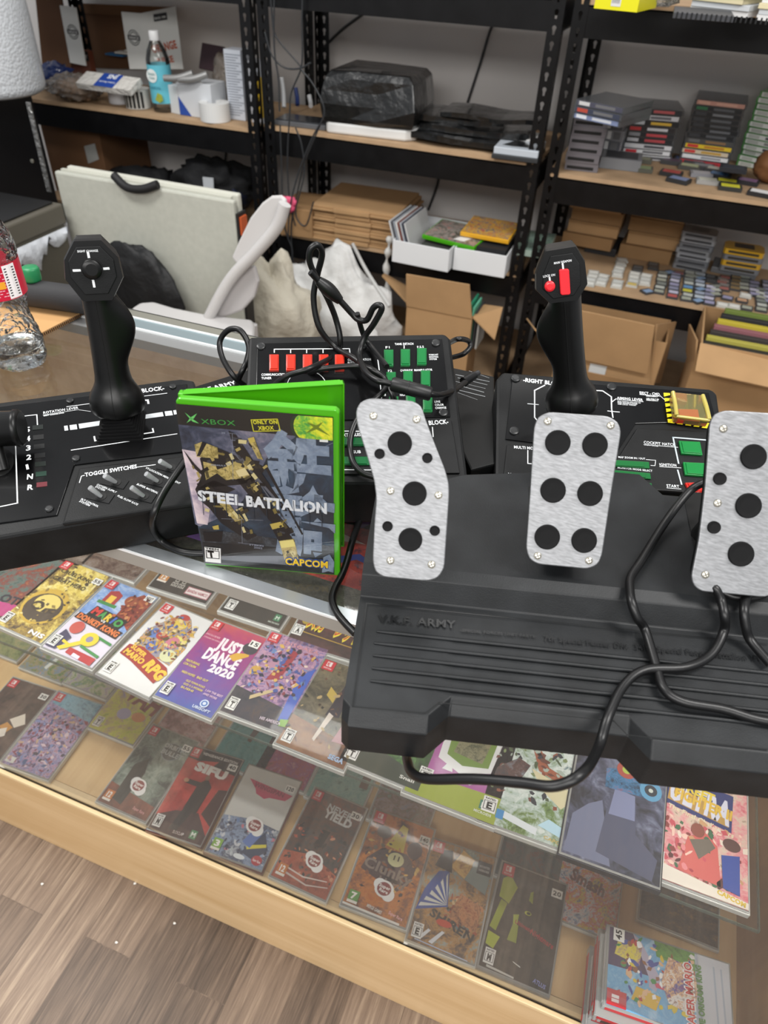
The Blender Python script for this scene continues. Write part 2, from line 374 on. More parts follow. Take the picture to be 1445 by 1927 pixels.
# ============================================================ GAME CASES
SHELL = M('#a9aaa6', .25, coat=.5, alpha=.8)
RIM = M('#cfd0cb', .3, coat=.4)
GREY = M('#9c9d9c', .3, coat=.4)
REDB = '#c8303a'
def elems(b, pl, w, h, L, z=.0003):
    zz = z
    for e in L:
        zz += .00012; k = e[0]
        if k == 'p': b.flat([(x*w, y*h) for x, y in zip(e[2][::2], e[2][1::2])], zz, M(e[1], .4, coat=.4), pl)
        elif k == 'a': b.flat([(x*w, y*h) for x, y in zip(e[2][::2], e[2][1::2])], zz, e[1], pl)
        elif k == 'e': b.disc((e[2]*w, e[3]*h), e[4]*w, zz-.0001, zz, M(e[1], .4, coat=.4), pl, 18, ry=e[5]*w)
        elif k == 'g':
            rg = random.Random(e[1]); u0, v0, u1, v1 = e[4]
            for q_ in range(e[2]):
                x, y, s1, s2, a_ = rg.uniform(u0, u1)*w, rg.uniform(v0, v1)*h, rg.uniform(.012, .05)*w*e[5], rg.uniform(.01, .03)*w*e[5], rg.uniform(0, 3.14)
                ca, sa = math.cos(a_), math.sin(a_); kk = rg.choice((4, 5, 7))
                P_ = [(rg.uniform(.7, 1.15)*s1*math.cos(6.283*i/kk), rg.uniform(.7, 1.15)*s2*math.sin(6.283*i/kk)) for i in range(kk)]
                b.flat([(min(max(x+p*ca-q*sa, 0), w), min(max(y+p*sa+q*ca, 0), h)) for p, q in P_], zz+q_*.0000012, M(rg.choice(e[3]), .4, coat=.4), pl)
        elif k == 't': b.text(e[1], (e[2]*w, e[3]*h), (e[4]*w, e[5]*h), e[7]*h, M(e[6], .45), zz, pl, e[8] if len(e) > 8 else .03)
def badge(kind='s'):
    if kind == 's': return [('p', REDB, (.02, .87, .2, .87, .2, .985, .02, .985)), ('p', '#f0e6e6', (.07, .915, .105, .915, .105, .97, .07, .97)), ('p', REDB, (.08, .925, .1, .925, .1, .96, .08, .96)), ('p', '#f0e6e6', (.115, .915, .15, .915, .15, .97, .115, .97)), ('t', 'SWITCH', .05, .885, .17, .885, '#f0dada', .014)]
def rating(ch, x=.04, y=.035): return [('p', '#e9e9e6', (x, y, x+.15, y, x+.15, y+.135, x, y+.135)), ('p', '#222222', (x+.012, y+.018, x+.138, y+.018, x+.138, y+.098, x+.012, y+.098)), ('p', '#e9e9e6', (x+.02, y+.023, x+.13, y+.023, x+.13, y+.093, x+.02, y+.093)), ('t', ch, x+.045, y+.03, x+.105, y+.03, '#151515', .055, .05), ('t', 'RATED', x+.02, y+.108, x+.13, y+.108, '#222222', .016)]
def pegi(n, c='#c9793a', x=.05, y=.03): return [('p', c, (x, y, x+.16, y, x+.16, y+.12, x, y+.12)), ('p', '#efe9e0', (x, y, x+.16, y, x+.16, y+.025, x, y+.025)), ('t', n, x+.035, y+.04, x+.125, y+.04, '#f3efe8', .06, .04)]
SRG = [('e', '#efefee', .5, .42, .15, .13), ('e', '#efefee', .42, .45, .1, .09), ('e', '#efefee', .58, .38, .1, .1), ('e', '#8d4545', .5, .42, .11, .1), ('t', 'Super', .41, .43, .59, .42, '#f2ece8', .03), ('t', 'Rare', .43, .39, .57, .38, '#f2ece8', .03)]
def moved(L, dx, dy):
    o = []
    for e in L:
        if e[0] == 'e': o.append(e[:2]+(e[2]+dx, e[3]+dy)+e[4:])
        elif e[0] == 't': o.append(e[:2]+(e[2]+dx, e[3]+dy, e[4]+dx, e[5]+dy)+e[6:])
        else: o.append(e)
    return o
def game(z, BL, BR, label, bg, L=(), t=.011, h=.17, w=None, price=None, rim=RIM, group='game cases laid out in the display case', corner='', ang=None, blur=None, psi=None):
    p0, p1 = zc(*BL, z), zc(*BR, z)
    a = math.atan2(p1.y-p0.y, p1.x-p0.x) if ang is None else math.radians(ang)
    ww = w or min(max((p1-p0).length, .09), .135)
    if w: p0 = p1-Vector((math.cos(a), math.sin(a), 0))*w
    pl = Pl(p0+Vector((0, 0, .0008)), math.degrees(a), 0)
    c = pl.w(ww/2, h/2, 0)
    h = min(h, (.859-p0.y)/max(math.cos(a), .9))
    c = pl.w(ww/2, h/2, 0)
    th = thing('game_case', label, 'game case', c, group)
    b = MB(); b.box((0, 0, 0), (ww, h, t-.0016), rim, pl); b.box((.0015, .0015, t-.0016), (ww-.0015, h-.0015, t), SHELL, pl)
    b.build('case_shell', th, bevel=.0015)
    b = MB(); pl2 = Pl(pl.w(.004, .004, t), math.degrees(a), 0); cw, chh = ww-.007, h-.008
    b.flat([(0, 0), (cw, 0), (cw, chh), (0, chh)], .0003, bg if not isinstance(bg, str) else M(bg, .4, coat=.4), pl2)
    elems(b, pl2, cw, chh, L); b.build('cover_sheet', th)
    if price:
        b = MB(); x, y = psi or (.8, .84); pl3 = Pl(pl2.w(x*cw, y*chh, .0022), math.degrees(a), 0)
        b.box((0, 0, -.0003), (.017, .013, 0), M('#eeeeea', .6), pl3)
        b.text(price, (.002, .003), (.015, .003), .007, M('#1b1b1b', .6), .0002, pl3, .03); b.build('price_sticker', th)
    return th
F = (0, 0, 1, 0, 1, 1, 0, 1)
A1 = art(['#3a332c', '#6d5b3d', '#a98f45', '#d9c46a', '#e8dc9b'], 22, 1)
R1 = .5512
# shelf, front row, left to right
game(R1, (-86, 1150), (-4, 1187), 'game case with maroon and teal cover and pink letters, cut by the left picture edge', art(['#2c3b3c', '#56706c', '#7a3531', '#a06848'], 25, 3), [('p', '#b5407e', (.5, .05, 1, .1, 1, .27, .5, .22)), ('t', 'OT', .62, .24, .98, .26, '#222233', .1, .04)], w=.105)
game(R1, (-18, 1180), (80, 1224), 'game case with a golden ring picture on brown under a yellow sky', A1, [
 ('a', art(['#b99a3c', '#e6d26c', '#efe6b4'], 26, 2), (.25, .62, .95, .62, .9, 1, .3, 1)), ('e', '#c9a843', .47, .38, .4, .4), ('e', '#4b4238', .47, .36, .34, .32), ('e', '#e0cc72', .47, .42, .24, .2), ('e', '#3d352c', .36, .36, .12, .1), ('e', '#d8c777', .36, .36, .05, .05), ('p', '#3a332c', (.5, .3, .72, .33, .7, .4, .52, .36)),
 ('g', 4, 70, ('#efe2a0', '#b8a050', '#6a5a38', '#8f7a44', '#4a4030', '#d8c26a'), (.02, .12, .98, .98), 1.2), ('t', 'CRUEL KING', .12, .83, .8, .83, '#3c3520', .05, .03), ('t', 'AND THE', .35, .79, .6, .79, '#3c3520', .02), ('t', 'GREAT HERO', .12, .71, .82, .71, '#3c3520', .055, .03), ('t', 'NIS', .66, .04, .96, .04, '#efefef', .05, .04)]+badge()+rating('E'), w=.105, price='55')
game(R1, (83, 1230), (176, 1271), 'game case with a bright blue and green platform scene and a big yellow key', M('#8fb0d8', .4, coat=.4), [
 ('a', art(['#5c83c4', '#86a9dd', '#c9d8ea'], 18, 5), F), ('p', '#d9d3e2', (0, 0, 1, 0, 1, .42, 0, .5)), ('a', art(['#6b2723', '#8e3b2f', '#b8693f'], 30, 4), (.62, .58, .7, .5, .85, .56, 1, .5, 1, .92, .75, .97, .6, .85)), ('e', '#9c5138', .66, .84, .13, .12), ('p', '#3f8a4b', (.12, .68, .5, .68, .5, .72, .12, .72)), ('p', '#a8383a', (.18, .72, .44, .72, .44, .86, .31, .9, .18, .86)), ('p', '#e9c34e', (.25, .72, .37, .72, .37, .82, .25, .82)),
 ('p', '#1f2020', (.16, .5, .86, .46, .9, .6, .2, .64)), ('t', 'M', .2, .54, .36, .53, '#cf3a35', .085, .05), ('t', 'A', .36, .53, .48, .52, '#3f9a4b', .085, .05), ('t', 'R', .49, .52, .61, .51, '#e2c23a', .085, .05), ('t', 'I', .63, .51, .67, .505, '#3f67c0', .085, .05), ('t', 'O', .69, .505, .85, .49, '#3f9a4b', .085, .05), ('t', 'VS', .47, .485, .57, .48, '#efefef', .025),
 ('p', '#2a1b17', (.02, .42, .96, .36, .98, .46, .04, .5)), ('t', 'DONKEY KONG', .06, .43, .94, .385, '#e07a3c', .062, .05),
 ('p', '#3f8a4b', (.62, .3, .98, .27, .98, .3, .62, .33)), ('p', '#3f8a4b', (.55, .14, .96, .1, .96, .13, .55, .17)), ('p', '#b43238', (.42, .03, .95, 0, .95, .09, .42, .1)), ('p', '#ddd7e6', (.55, .02, .7, .01, .7, .05, .55, .06)), ('p', '#45425f', (.02, .02, .22, .02, .3, .2, .1, .26)), ('e', '#c0564e', .24, .32, .12, .13), ('g', 3, 26, ('#8a3a2c', '#b8693f', '#5a2420', '#c88a5a'), (.6, .58, .96, .92), 1.3), ('p', '#e6cb3a', (.22, .05, .3, .03, .6, .2, .55, .24)), ('e', '#e6cb3a', .6, .25, .15, .14), ('e', '#8f8aa6', .6, .25, .06, .06), ('p', '#e6cb3a', (.22, .12, .36, .1, .36, .13, .22, .15))]+badge()+rating('E'), price='NEXT', psi=(.82, .9), w=.105)
game(R1, (180, 1276), (283, 1326), 'white game case with a pyramid of painted shapes over red and gold letters', '#dcdcdc', [
 ('a', art(['#8a4234', '#c4a13e', '#6a83b8', '#dcb23f', '#a84038', '#d0b98c'], 34, 6), (.12, .42, .9, .36, .92, .6, .8, .8, .62, .93, .46, .95, .3, .85, .1, .62)), ('e', '#5f80c0', .26, .62, .1, .1), ('e', '#dcc04c', .52, .82, .13, .1), ('e', '#b43f3a', .5, .92, .1, .06), ('e', '#dcd56a', .76, .66, .1, .1), ('e', '#c8788a', .66, .6, .12, .12), ('e', '#b43f3a', .42, .62, .11, .08), ('e', '#4f68ae', .4, .48, .1, .1), ('e', '#d2d4a8', .76, .45, .14, .12), ('g', 1, 150, ('#8a4234', '#c4a13e', '#5f78b0', '#d8b77a', '#7a3a30', '#e0cc8a', '#4f5a8a', '#c89a70', '#5a4a30'), (.14, .42, .88, .9), 1.3),
 ('p', '#9c2f2b', (.04, .27, .3, .24, .9, .13, .97, .28, .9, .33, .3, .43, .06, .4)), ('t', 'SUPER', .12, .37, .45, .33, '#e6b93a', .045, .05), ('t', 'MARIO', .08, .29, .5, .25, '#e6b93a', .06, .05), ('t', 'RPG', .54, .24, .94, .17, '#e6b93a', .11, .06)]+badge()+rating('E'), w=.105, rim=GREY)
game(R1, (285, 1318), (399, 1366), 'game case with a magenta to blue cover and large white block letters', art(['#2f66b4', '#5a4fa0', '#7f3f8c', '#b03c6c', '#cf6348'], 8, 2, .8), [
 ('t', 'JUST', .32, .7, .8, .7, '#f2e6ec', .13, .05), ('t', 'DANCE', .24, .54, .86, .54, '#f2e6ec', .13, .05), ('t', '2020', .46, .43, .9, .43, '#f2e6ec', .085, .05), ('p', '#d8a83a', (.62, .66, .74, .62, .92, .73, .9, .76, .7, .72)), ('e', '#3c3a44', .86, .82, .13, .12), ('t', 'INCLUDES', .04, .8, .3, .8, '#e0a8b8', .02), ('t', 'STREAM 500 SONGS', .04, .76, .36, .76, '#e0a8b8', .016), ('t', 'FEATURING', .05, .44, .3, .44, '#d9c463', .025), ('t', 'CON CALMA', .05, .4, .28, .4, '#d9c463', .025), ('t', 'HIGH HOPES', .12, .31, .36, .31, '#d9c463', .025), ('t', 'BAD GUY', .4, .31, .6, .31, '#d9c463', .025), ('t', 'OLD TOWN ROAD', .28, .24, .62, .24, '#d9c463', .022), ('t', 'GOD IS A WOMAN', .28, .2, .62, .2, '#d9c463', .022), ('t', 'SUSHI', .28, .16, .5, .16, '#d9c463', .022), ('t', 'I AM THE BEST', .66, .22, .96, .22, '#d6b6cf', .022), ('t', 'AND MORE', .66, .18, .9, .18, '#d6b6cf', .022),
 ('e', '#cfdcf0', .78, .1, .07, .07), ('e', '#3a6cb8', .78, .1, .05, .05), ('e', '#cfdcf0', .78, .1, .028, .028), ('t', 'UBISOFT', .64, .025, .94, .025, '#cfdcf0', .028)]+badge()+rating('E'), price='15', w=.105)
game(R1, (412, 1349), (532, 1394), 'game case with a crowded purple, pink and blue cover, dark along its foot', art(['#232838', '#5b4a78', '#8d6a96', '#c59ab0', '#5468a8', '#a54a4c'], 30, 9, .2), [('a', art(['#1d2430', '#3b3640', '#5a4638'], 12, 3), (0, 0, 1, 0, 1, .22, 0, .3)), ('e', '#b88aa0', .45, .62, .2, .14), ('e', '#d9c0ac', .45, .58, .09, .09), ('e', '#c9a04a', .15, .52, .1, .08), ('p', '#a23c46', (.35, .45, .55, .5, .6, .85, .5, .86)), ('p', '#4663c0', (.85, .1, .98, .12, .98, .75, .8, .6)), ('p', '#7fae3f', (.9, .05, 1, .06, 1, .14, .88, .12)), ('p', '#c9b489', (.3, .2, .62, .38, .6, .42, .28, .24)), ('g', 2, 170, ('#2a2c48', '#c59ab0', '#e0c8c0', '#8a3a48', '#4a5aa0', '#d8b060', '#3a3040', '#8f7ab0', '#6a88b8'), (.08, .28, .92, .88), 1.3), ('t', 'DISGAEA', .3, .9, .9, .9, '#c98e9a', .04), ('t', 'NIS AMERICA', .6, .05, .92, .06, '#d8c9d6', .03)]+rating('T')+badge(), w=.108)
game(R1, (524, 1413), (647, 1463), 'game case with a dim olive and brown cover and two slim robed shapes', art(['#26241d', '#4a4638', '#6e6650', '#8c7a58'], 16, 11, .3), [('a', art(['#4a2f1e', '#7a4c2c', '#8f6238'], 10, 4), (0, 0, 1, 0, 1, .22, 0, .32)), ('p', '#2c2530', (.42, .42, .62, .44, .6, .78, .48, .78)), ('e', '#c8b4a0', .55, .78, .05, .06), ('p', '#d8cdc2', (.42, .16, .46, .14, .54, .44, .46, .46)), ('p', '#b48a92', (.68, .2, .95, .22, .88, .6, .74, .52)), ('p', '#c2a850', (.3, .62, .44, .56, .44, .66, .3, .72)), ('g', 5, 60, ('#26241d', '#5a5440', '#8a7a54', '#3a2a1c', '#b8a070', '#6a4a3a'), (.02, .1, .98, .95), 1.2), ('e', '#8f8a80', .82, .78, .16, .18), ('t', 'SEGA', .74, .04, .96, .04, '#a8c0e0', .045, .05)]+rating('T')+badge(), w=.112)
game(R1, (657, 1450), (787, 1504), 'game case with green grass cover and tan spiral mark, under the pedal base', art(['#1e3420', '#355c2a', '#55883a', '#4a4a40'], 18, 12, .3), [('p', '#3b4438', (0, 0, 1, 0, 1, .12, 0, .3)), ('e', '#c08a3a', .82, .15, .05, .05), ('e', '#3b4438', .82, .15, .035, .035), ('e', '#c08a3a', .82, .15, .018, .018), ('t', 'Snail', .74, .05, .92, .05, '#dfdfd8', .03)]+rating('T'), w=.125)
game(R1, (785, 1511), (929, 1568), 'pink and lime game case with a torn green hole in the middle', '#a8589a', [('p', '#9aa83a', (0, 0, 1, 0, 1, .24, 0, .2)), ('p', '#dcdcdc', (.22, .4, .5, .32, .82, .42, .86, .75, .6, .92, .2, .85)), ('p', '#6d8a34', (.3, .46, .5, .4, .78, .46, .8, .74, .58, .86, .28, .78)), ('a', art(['#4a5430', '#8a8462', '#3b4428'], 40, 5), (.36, .5, .7, .48, .74, .72, .4, .74)), ('p', '#dcdcdc', (.3, .31, .42, .31, .4, .37, .34, .38)), ('p', '#dcdcdc', (.56, .27, .64, .25, .74, .33, .6, .36)), ('p', '#3c7a66', (.8, .09, .9, .09, .9, .17, .8, .17)), ('t', 'M', .82, .105, .88, .105, '#e0e6dc', .045), ('t', 'MICROIDS', .76, .05, .95, .05, '#dfe3d0', .022)]+rating('T', .08, .13), w=.132)
game(R1, (934, 1568), (1079, 1621), 'game case with a red winged creature over a green and white landscape', art(['#3b4a30', '#6f8a48', '#b8c8c0', '#dfe6e0', '#5f7a80'], 14, 14, .25), [('a', art(['#8a4a32', '#a85c3c', '#6a3a2c'], 24, 3), (.1, .95, .3, .95, .5, .6, 1, .48, 1, .56, .6, .66, .4, .9)), ('g', 11, 80, ('#6a3a2c', '#8a4a32', '#2c2f38', '#7a8a5a', '#a8b4a8', '#4a5a3a'), (.02, .3, .98, .92), 1.2), ('p', '#d9cfa8', (.42, .6, .98, .48, .8, .32, .56, .44)), ('a', art(['#2c2f38', '#5a3a34', '#777f88'], 30, 8), (.04, .35, .3, .4, .4, .62, .26, .66, .05, .5)), ('p', '#3f8ac4', (.16, .06, .24, .06, .24, .14, .16, .14)), ('p', '#dfe6ea', (.24, .08, .6, .03, .6, .09, .24, .14)), ('p', '#b9dcec', (.6, .12, .95, .06, .95, .14, .7, .2)), ('t', 'CAPCOM', .68, .03, .95, .01, '#c9b26a', .028)]+rating('E', .0, .08), w=.132)
game(R1+.003, (1084, 1630), (1239, 1687), 'metal game case with rounded corners and a grey blue sloping shape on its cover', art(['#15161d', '#272a38', '#4c5068', '#80869e'], 6, 16, .0), [('p', '#6f7590', (.02, .02, .5, .02, .34, .55, .2, .48, .05, .35)), ('p', '#4c5068', (.34, .1, .92, .02, .96, .2, .72, .35, .7, .62, .42, .64)), ('p', '#7d84a6', (.42, .45, .7, .46, .68, .68, .46, .7)), ('a', art(['#243a52', '#3c7aa8', '#a04038'], 30, 7), (.35, .68, .85, .7, .9, .84, .6, .92, .34, .86)), ('e', '#5b9ac0', .84, .78, .12, .13), ('e', '#26303c', .84, .78, .07, .07), ('e', '#c0c8c0', .84, .78, .025, .025), ('e', '#a84a3c', .56, .9, .11, .11), ('e', '#a8b84a', .56, .9, .05, .05)], w=.128, rim=M('#2a2c34', .3, .6), t=.013)
game(R1, (1244, 1669), (1406, 1730), 'game case with a pink and red cover and slanted gold and blue letters', art(['#c4485a', '#d86a78', '#e2a0a0', '#d8c4b0', '#7a3a34'], 16, 18, .2), [('p', '#27336e', (.14, .66, .84, .58, .86, .92, .16, .97)), ('p', '#b9924a', (.17, .7, .81, .62, .83, .76, .19, .84)), ('t', 'ULTRA', .18, .72, .82, .64, '#d2d2e2', .2, .05), ('t', 'STREET', .22, .84, .66, .8, '#dcc23c', .075, .05), ('t', 'FIGHTER II', .24, .74, .84, .69, '#dcb43c', .085, .05), ('t', 'The Final Challengers', .18, .62, .86, .54, '#e6d9b8', .04), ('g', 6, 130, ('#c8505c', '#e0888c', '#f0c8b8', '#8a3a38', '#3f6a4a', '#c89a70', '#5a2c2c', '#e8d8c8', '#a83844'), (.02, .1, .98, .58), 1.4), ('p', '#d0625c', (.32, .12, .74, .1, .7, .42, .58, .5, .4, .42)), ('p', '#6f655a', (.42, .4, .52, .26, .68, .4, .62, .46)), ('e', '#8a4a3c', .5, .5, .07, .08), ('p', '#2f4a9c', (.76, .1, .92, .08, .92, .4, .74, .36)), ('e', '#5a3a34', .84, .47, .09, .07), ('p', '#e6dccf', (0, 0, 1, 0, 1, .05, 0, .14)), ('t', 'CAPCOM', .7, .04, .97, .01, '#d9b93c', .035, .05)]+rating('T', .03, .08), w=.13)
# shelf, rear row
game(R1, (30, 1062), (154, 1080), 'game case with an indistinct grey brown cover behind the golden ring case', art(['#3d342e', '#6f6258', '#958a80'], 20, 21), w=.13, ang=0)
game(R1, (128, 1064), (254, 1106), 'dull reddish brown game case in the rear row of the glass shelf', art(['#332a28', '#5c463e', '#7a6a60', '#8c8480'], 22, 22), w=.118, ang=0)
game(R1, (259, 1108), (389, 1149), 'dark game case with an orange age badge reading 12 and a pink outlined name plate', '#34322f', [('a', art(['#5f6a3a', '#8a9a50', '#34322f', '#a0604a'], 34, 23), (.3, .34, .95, .34, .95, .6, .3, .6)), ('t', '品品', .3, .1, .52, .1, '#a6a39c', .09, .02), ('p', '#b0707a', (.58, .04, .98, .04, .98, .15, .58, .15)), ('p', '#e6dcdc', (.595, .05, .965, .05, .965, .14, .595, .14)), ('t', 'BANDAI NAMCO', .61, .075, .95, .075, '#a04a56', .04)]+pegi('12', '#c98a4a', .04, .1), w=.118)
game(R1, (392, 1152), (527, 1197), 'dark charcoal game case with a small green logo at its lower right', '#35332f', [('p', '#3c7a56', (.83, .08, .93, .08, .93, .17, .83, .17)), ('t', 'M', .85, .1, .91, .1, '#cfe0d0', .045), ('t', 'MICROIDS', .78, .04, .96, .04, '#b8c4b8', .02)]+rating('T'), w=.118)
game(R1, (526, 1214), (664, 1256), 'game case with a maroon cover and bright yellow and red katakana letters', art(['#2e2320', '#4a2f2c', '#5e3a38'], 10, 24), [('t', 'スカーレット', .14, .24, .98, .2, '#e6d23a', .19, .07), ('t', 'スカーレット', .15, .25, .97, .21, '#c2482e', .17, .01), ('p', '#b8963a', (.05, .16, 1, .13, 1, .14, .05, .17)), ('e', '#a8923c', .12, .3, .06, .06)]+rating('A', .0, .1), w=.12)
# deck, front row
DZ = .2612
game(DZ, (-97, 1412), (-2, 1446), 'dark brown game case with white and gold flower shapes, at the left picture edge', art(['#2b2220', '#4c3a34', '#5f4a40'], 10, 30), [('p', '#dcd2c4', (.6, .5, .8, .42, .95, .5, .8, .62)), ('p', '#c58a3a', (.5, .38, .72, .34, .78, .42, .6, .46)), ('p', '#e6ded2', (.55, .2, .75, .3, .68, .4, .52, .34)), ('p', '#b04a3a', (.5, .12, .8, .14, .78, .2, .5, .2)), ('p', '#dcd2c4', (.1, .45, .3, .42, .32, .5, .14, .56)), ('p', '#a85a50', (0, .1, .3, .3, .2, .4, 0, .3))]+badge(), w=.105, price='30')
game(DZ, (0, 1444), (94, 1477), 'game case with a crowd of small violet shapes under a light blue sky', art(['#2e2c48', '#5c4a72', '#97708c', '#7f8cc0', '#c8a8bc', '#8a3a50', '#3f5a7c'], 48, 31, .0), [('a', art(['#4a88a8', '#8cc0d8', '#335a7c'], 12, 6), (.05, .84, 1, .74, 1, 1, .05, 1)), ('g', 13, 220, ('#2e2c48', '#5c4a72', '#b088a8', '#7f8cc0', '#d8c0cc', '#8a3a50', '#3f5a8c', '#c8a890'), (.04, .04, .96, .78), 1.4), ('p', '#e0e0da', (.02, .03, .2, .03, .2, .1, .02, .1))]+badge(), w=.105, rim=RIM, price=None)
game(DZ, (170, 1510), (276, 1557), 'game case with a misty grey green cover and a white ring logo', art(['#232a2c', '#46524e', '#7f8e84', '#a9b6aa'], 9, 33, .15), [('a', art(['#5a3228', '#8a4a34'], 20, 5), (0, 0, 1, 0, 1, .16, 0, .24)), ('a', art(['#20211f', '#3a3c38'], 30, 9), (.2, .08, .42, .05, .46, .45, .36, .62, .18, .5)), ('e', '#8c979a', .66, .78, .19, .19), ('e', '#4b5557', .66, .78, .17, .17), ('t', 'ORBITAL', .46, .81, .95, .81, '#b4bcbc', .05), ('t', 'BULLET', .48, .73, .92, .73, '#b4bcbc', .055), ('t', 'Super Rare', .66, .06, .9, .05, '#d89a9a', .03)]+moved(SRG, .0, -.12)+pegi('12')+badge(), w=.105, price='55')
game(DZ, (273, 1567), (380, 1603), 'red game case with a dark standing shape under white block letters', art(['#8a2420', '#b3322a', '#c8423a'], 8, 35), [('p', '#211a1a', (0, .86, 1, .8, 1, 1, 0, 1)), ('p', '#3a1a18', (0, 0, 1, 0, 1, .1, .7, .3, .3, .26, 0, .16)), ('p', '#c8402e', (.1, .8, .4, .7, .6, .9, .3, .86)), ('p', '#3c1c1a', (.75, .3, 1, .2, 1, .62, .84, .6)), ('p', '#201817', (.4, .3, .66, .28, .7, .6, .56, .68, .44, .6)), ('p', '#201817', (.34, .06, .48, .06, .6, .32, .42, .34)), ('e', '#8a5a44', .55, .69, .045, .05), ('p', '#251b1a', (.2, .57, .52, .56, .52, .62, .2, .62)), ('e', '#a87858', .2, .6, .05, .04), ('t', 'SIFU', .22, .74, .86, .72, '#f0ece8', .095, .07), ('t', 'VENGEANCE EDITION', .24, .93, .94, .93, '#e6e2de', .03), ('t', 'SLOCLAP', .44, .03, .64, .03, '#c8b8b0', .03), ('p', '#4b8a5a', (.74, .03, .86, .03, .86, .12, .74, .12)), ('t', 'M', .76, .05, .84, .05, '#e0e8dc', .05)]+badge()+rating('M'), w=.105, price='40', rim=M('#4a1c1a', .35, coat=.4))
game(DZ, (380, 1608), (494, 1650), 'game case with a pale cover and a wide pink winged title bar', '#cfd0cc', [('a', art(['#6d7a90', '#8fa2c0', '#46506a', '#c0c8d0'], 14, 36), (0, 0, 1, 0, 1, .42, .5, .45, 0, .4)), ('p', '#c83c64', (.12, .86, .97, .82, .88, .74, .6, .72, .52, .69, .35, .72, .3, .77)), ('t', 'WINGSPAN', .25, .79, .82, .77, '#8c2448', .05), ('g', 8, 70, ('#46506a', '#8fa2c0', '#c8ccd4', '#2c3448', '#c87a8a', '#6a88b8'), (.02, .02, .98, .4), 1.3), ('p', '#31405c', (.55, .1, .8, .06, .96, .2, .8, .36)), ('p', '#d8cc3a', (.62, .14, .92, .22, .9, .25, .6, .18)), ('p', '#5a78b8', (.5, .2, .66, .16, .76, .32, .6, .36)), ('e', '#b83a42', .86, .07, .09, .08), ('t', 'Super Rare', .79, .06, .93, .05, '#f0dada', .025), ('e', '#e6ecf0', .56, .05, .1, .04)]+moved(SRG, .08, -.03)+pegi('3', '#7fae3a'), w=.108, price='120', rim=M('#6a3834', .35, coat=.4))
game(DZ, (508, 1657), (614, 1706), 'game case with a charcoal and rust cover, silver letters and two painted reflections', art(['#1c1d20', '#3a3c40', '#5f4238', '#8f4a34'], 12, 38, .35), [('a', art(['#7a3428', '#a8503a', '#c06a4a'], 16, 8), (0, 0, 1, 0, 1, .24, .5, .34, 0, .28)), ('p', '#1f2226', (.42, .44, .56, .42, .6, .62, .46, .62)), ('g', 9, 80, ('#7a3428', '#a8503a', '#3a2c2c', '#c88a6a', '#26262a', '#5a4a44'), (.02, .1, .98, .6), 1.2), ('t', 'NEVER', .36, .84, .84, .82, '#c8ccd0', .065, .04), ('t', 'YIELD', .34, .75, .88, .73, '#dfe2e4', .085, .05), ('p', '#c9b8b0', (.1, .08, .6, .04, .95, .1, .95, .11, .6, .055, .1, .1)), ('p', '#d8c8c0', (.1, .13, .5, .1, .9, .15, .9, .16, .5, .115, .1, .145))]+moved(SRG, .06, -.13)+pegi('12')+badge(), w=.105, price='30')  # thin pale strips near the foot paint reflections into the cover
game(DZ, (641, 1710), (764, 1758), 'orange game case with a yellow cone and a pale round shape', art(['#b8662c', '#c87c3a', '#8f5a3c', '#5a4440'], 14, 40), [('p', '#d6c24a', (.34, .68, .64, .66, .6, .92, .5, .94)), ('a', art(['#2f2a2c', '#5c4a4a', '#463a40'], 22, 9), (.08, .38, .4, .32, .85, .36, .92, .55, .7, .66, .3, .64, .12, .5)), ('g', 10, 80, ('#5a4440', '#8f5a3c', '#c8905a', '#3a2c2c', '#7a6a58', '#d8b060'), (.06, .2, .94, .86), 1.3), ('e', '#d8d6a4', .56, .57, .13, .11), ('p', '#2a2422', (.52, .56, .54, .56, .54, .61, .52, .61)), ('p', '#2a2422', (.59, .56, .61, .56, .61, .61, .59, .61)), ('e', '#6a5a50', .25, .8, .12, .1), ('e', '#5a4a50', .8, .72, .12, .14), ('t', 'Clunky', .1, .41, .9, .37, '#8a7a70', .1, .03), ('t', 'Hero', .4, .32, .8, .3, '#8a7a70', .05), ('t', 'MERGE GAMES', .36, .05, .6, .03, '#e6e0d8', .03), ('t', 'Super Rare', .7, .06, .92, .04, '#e8b0b0', .03), ('p', '#e8e6e0', (.0, .0, .9, -.01, .9, .01, 0, .02))]+moved(SRG, .03, -.16)+pegi('7', '#5f9a4a')+badge(), w=.112, price='140', psi=(.82, .82))
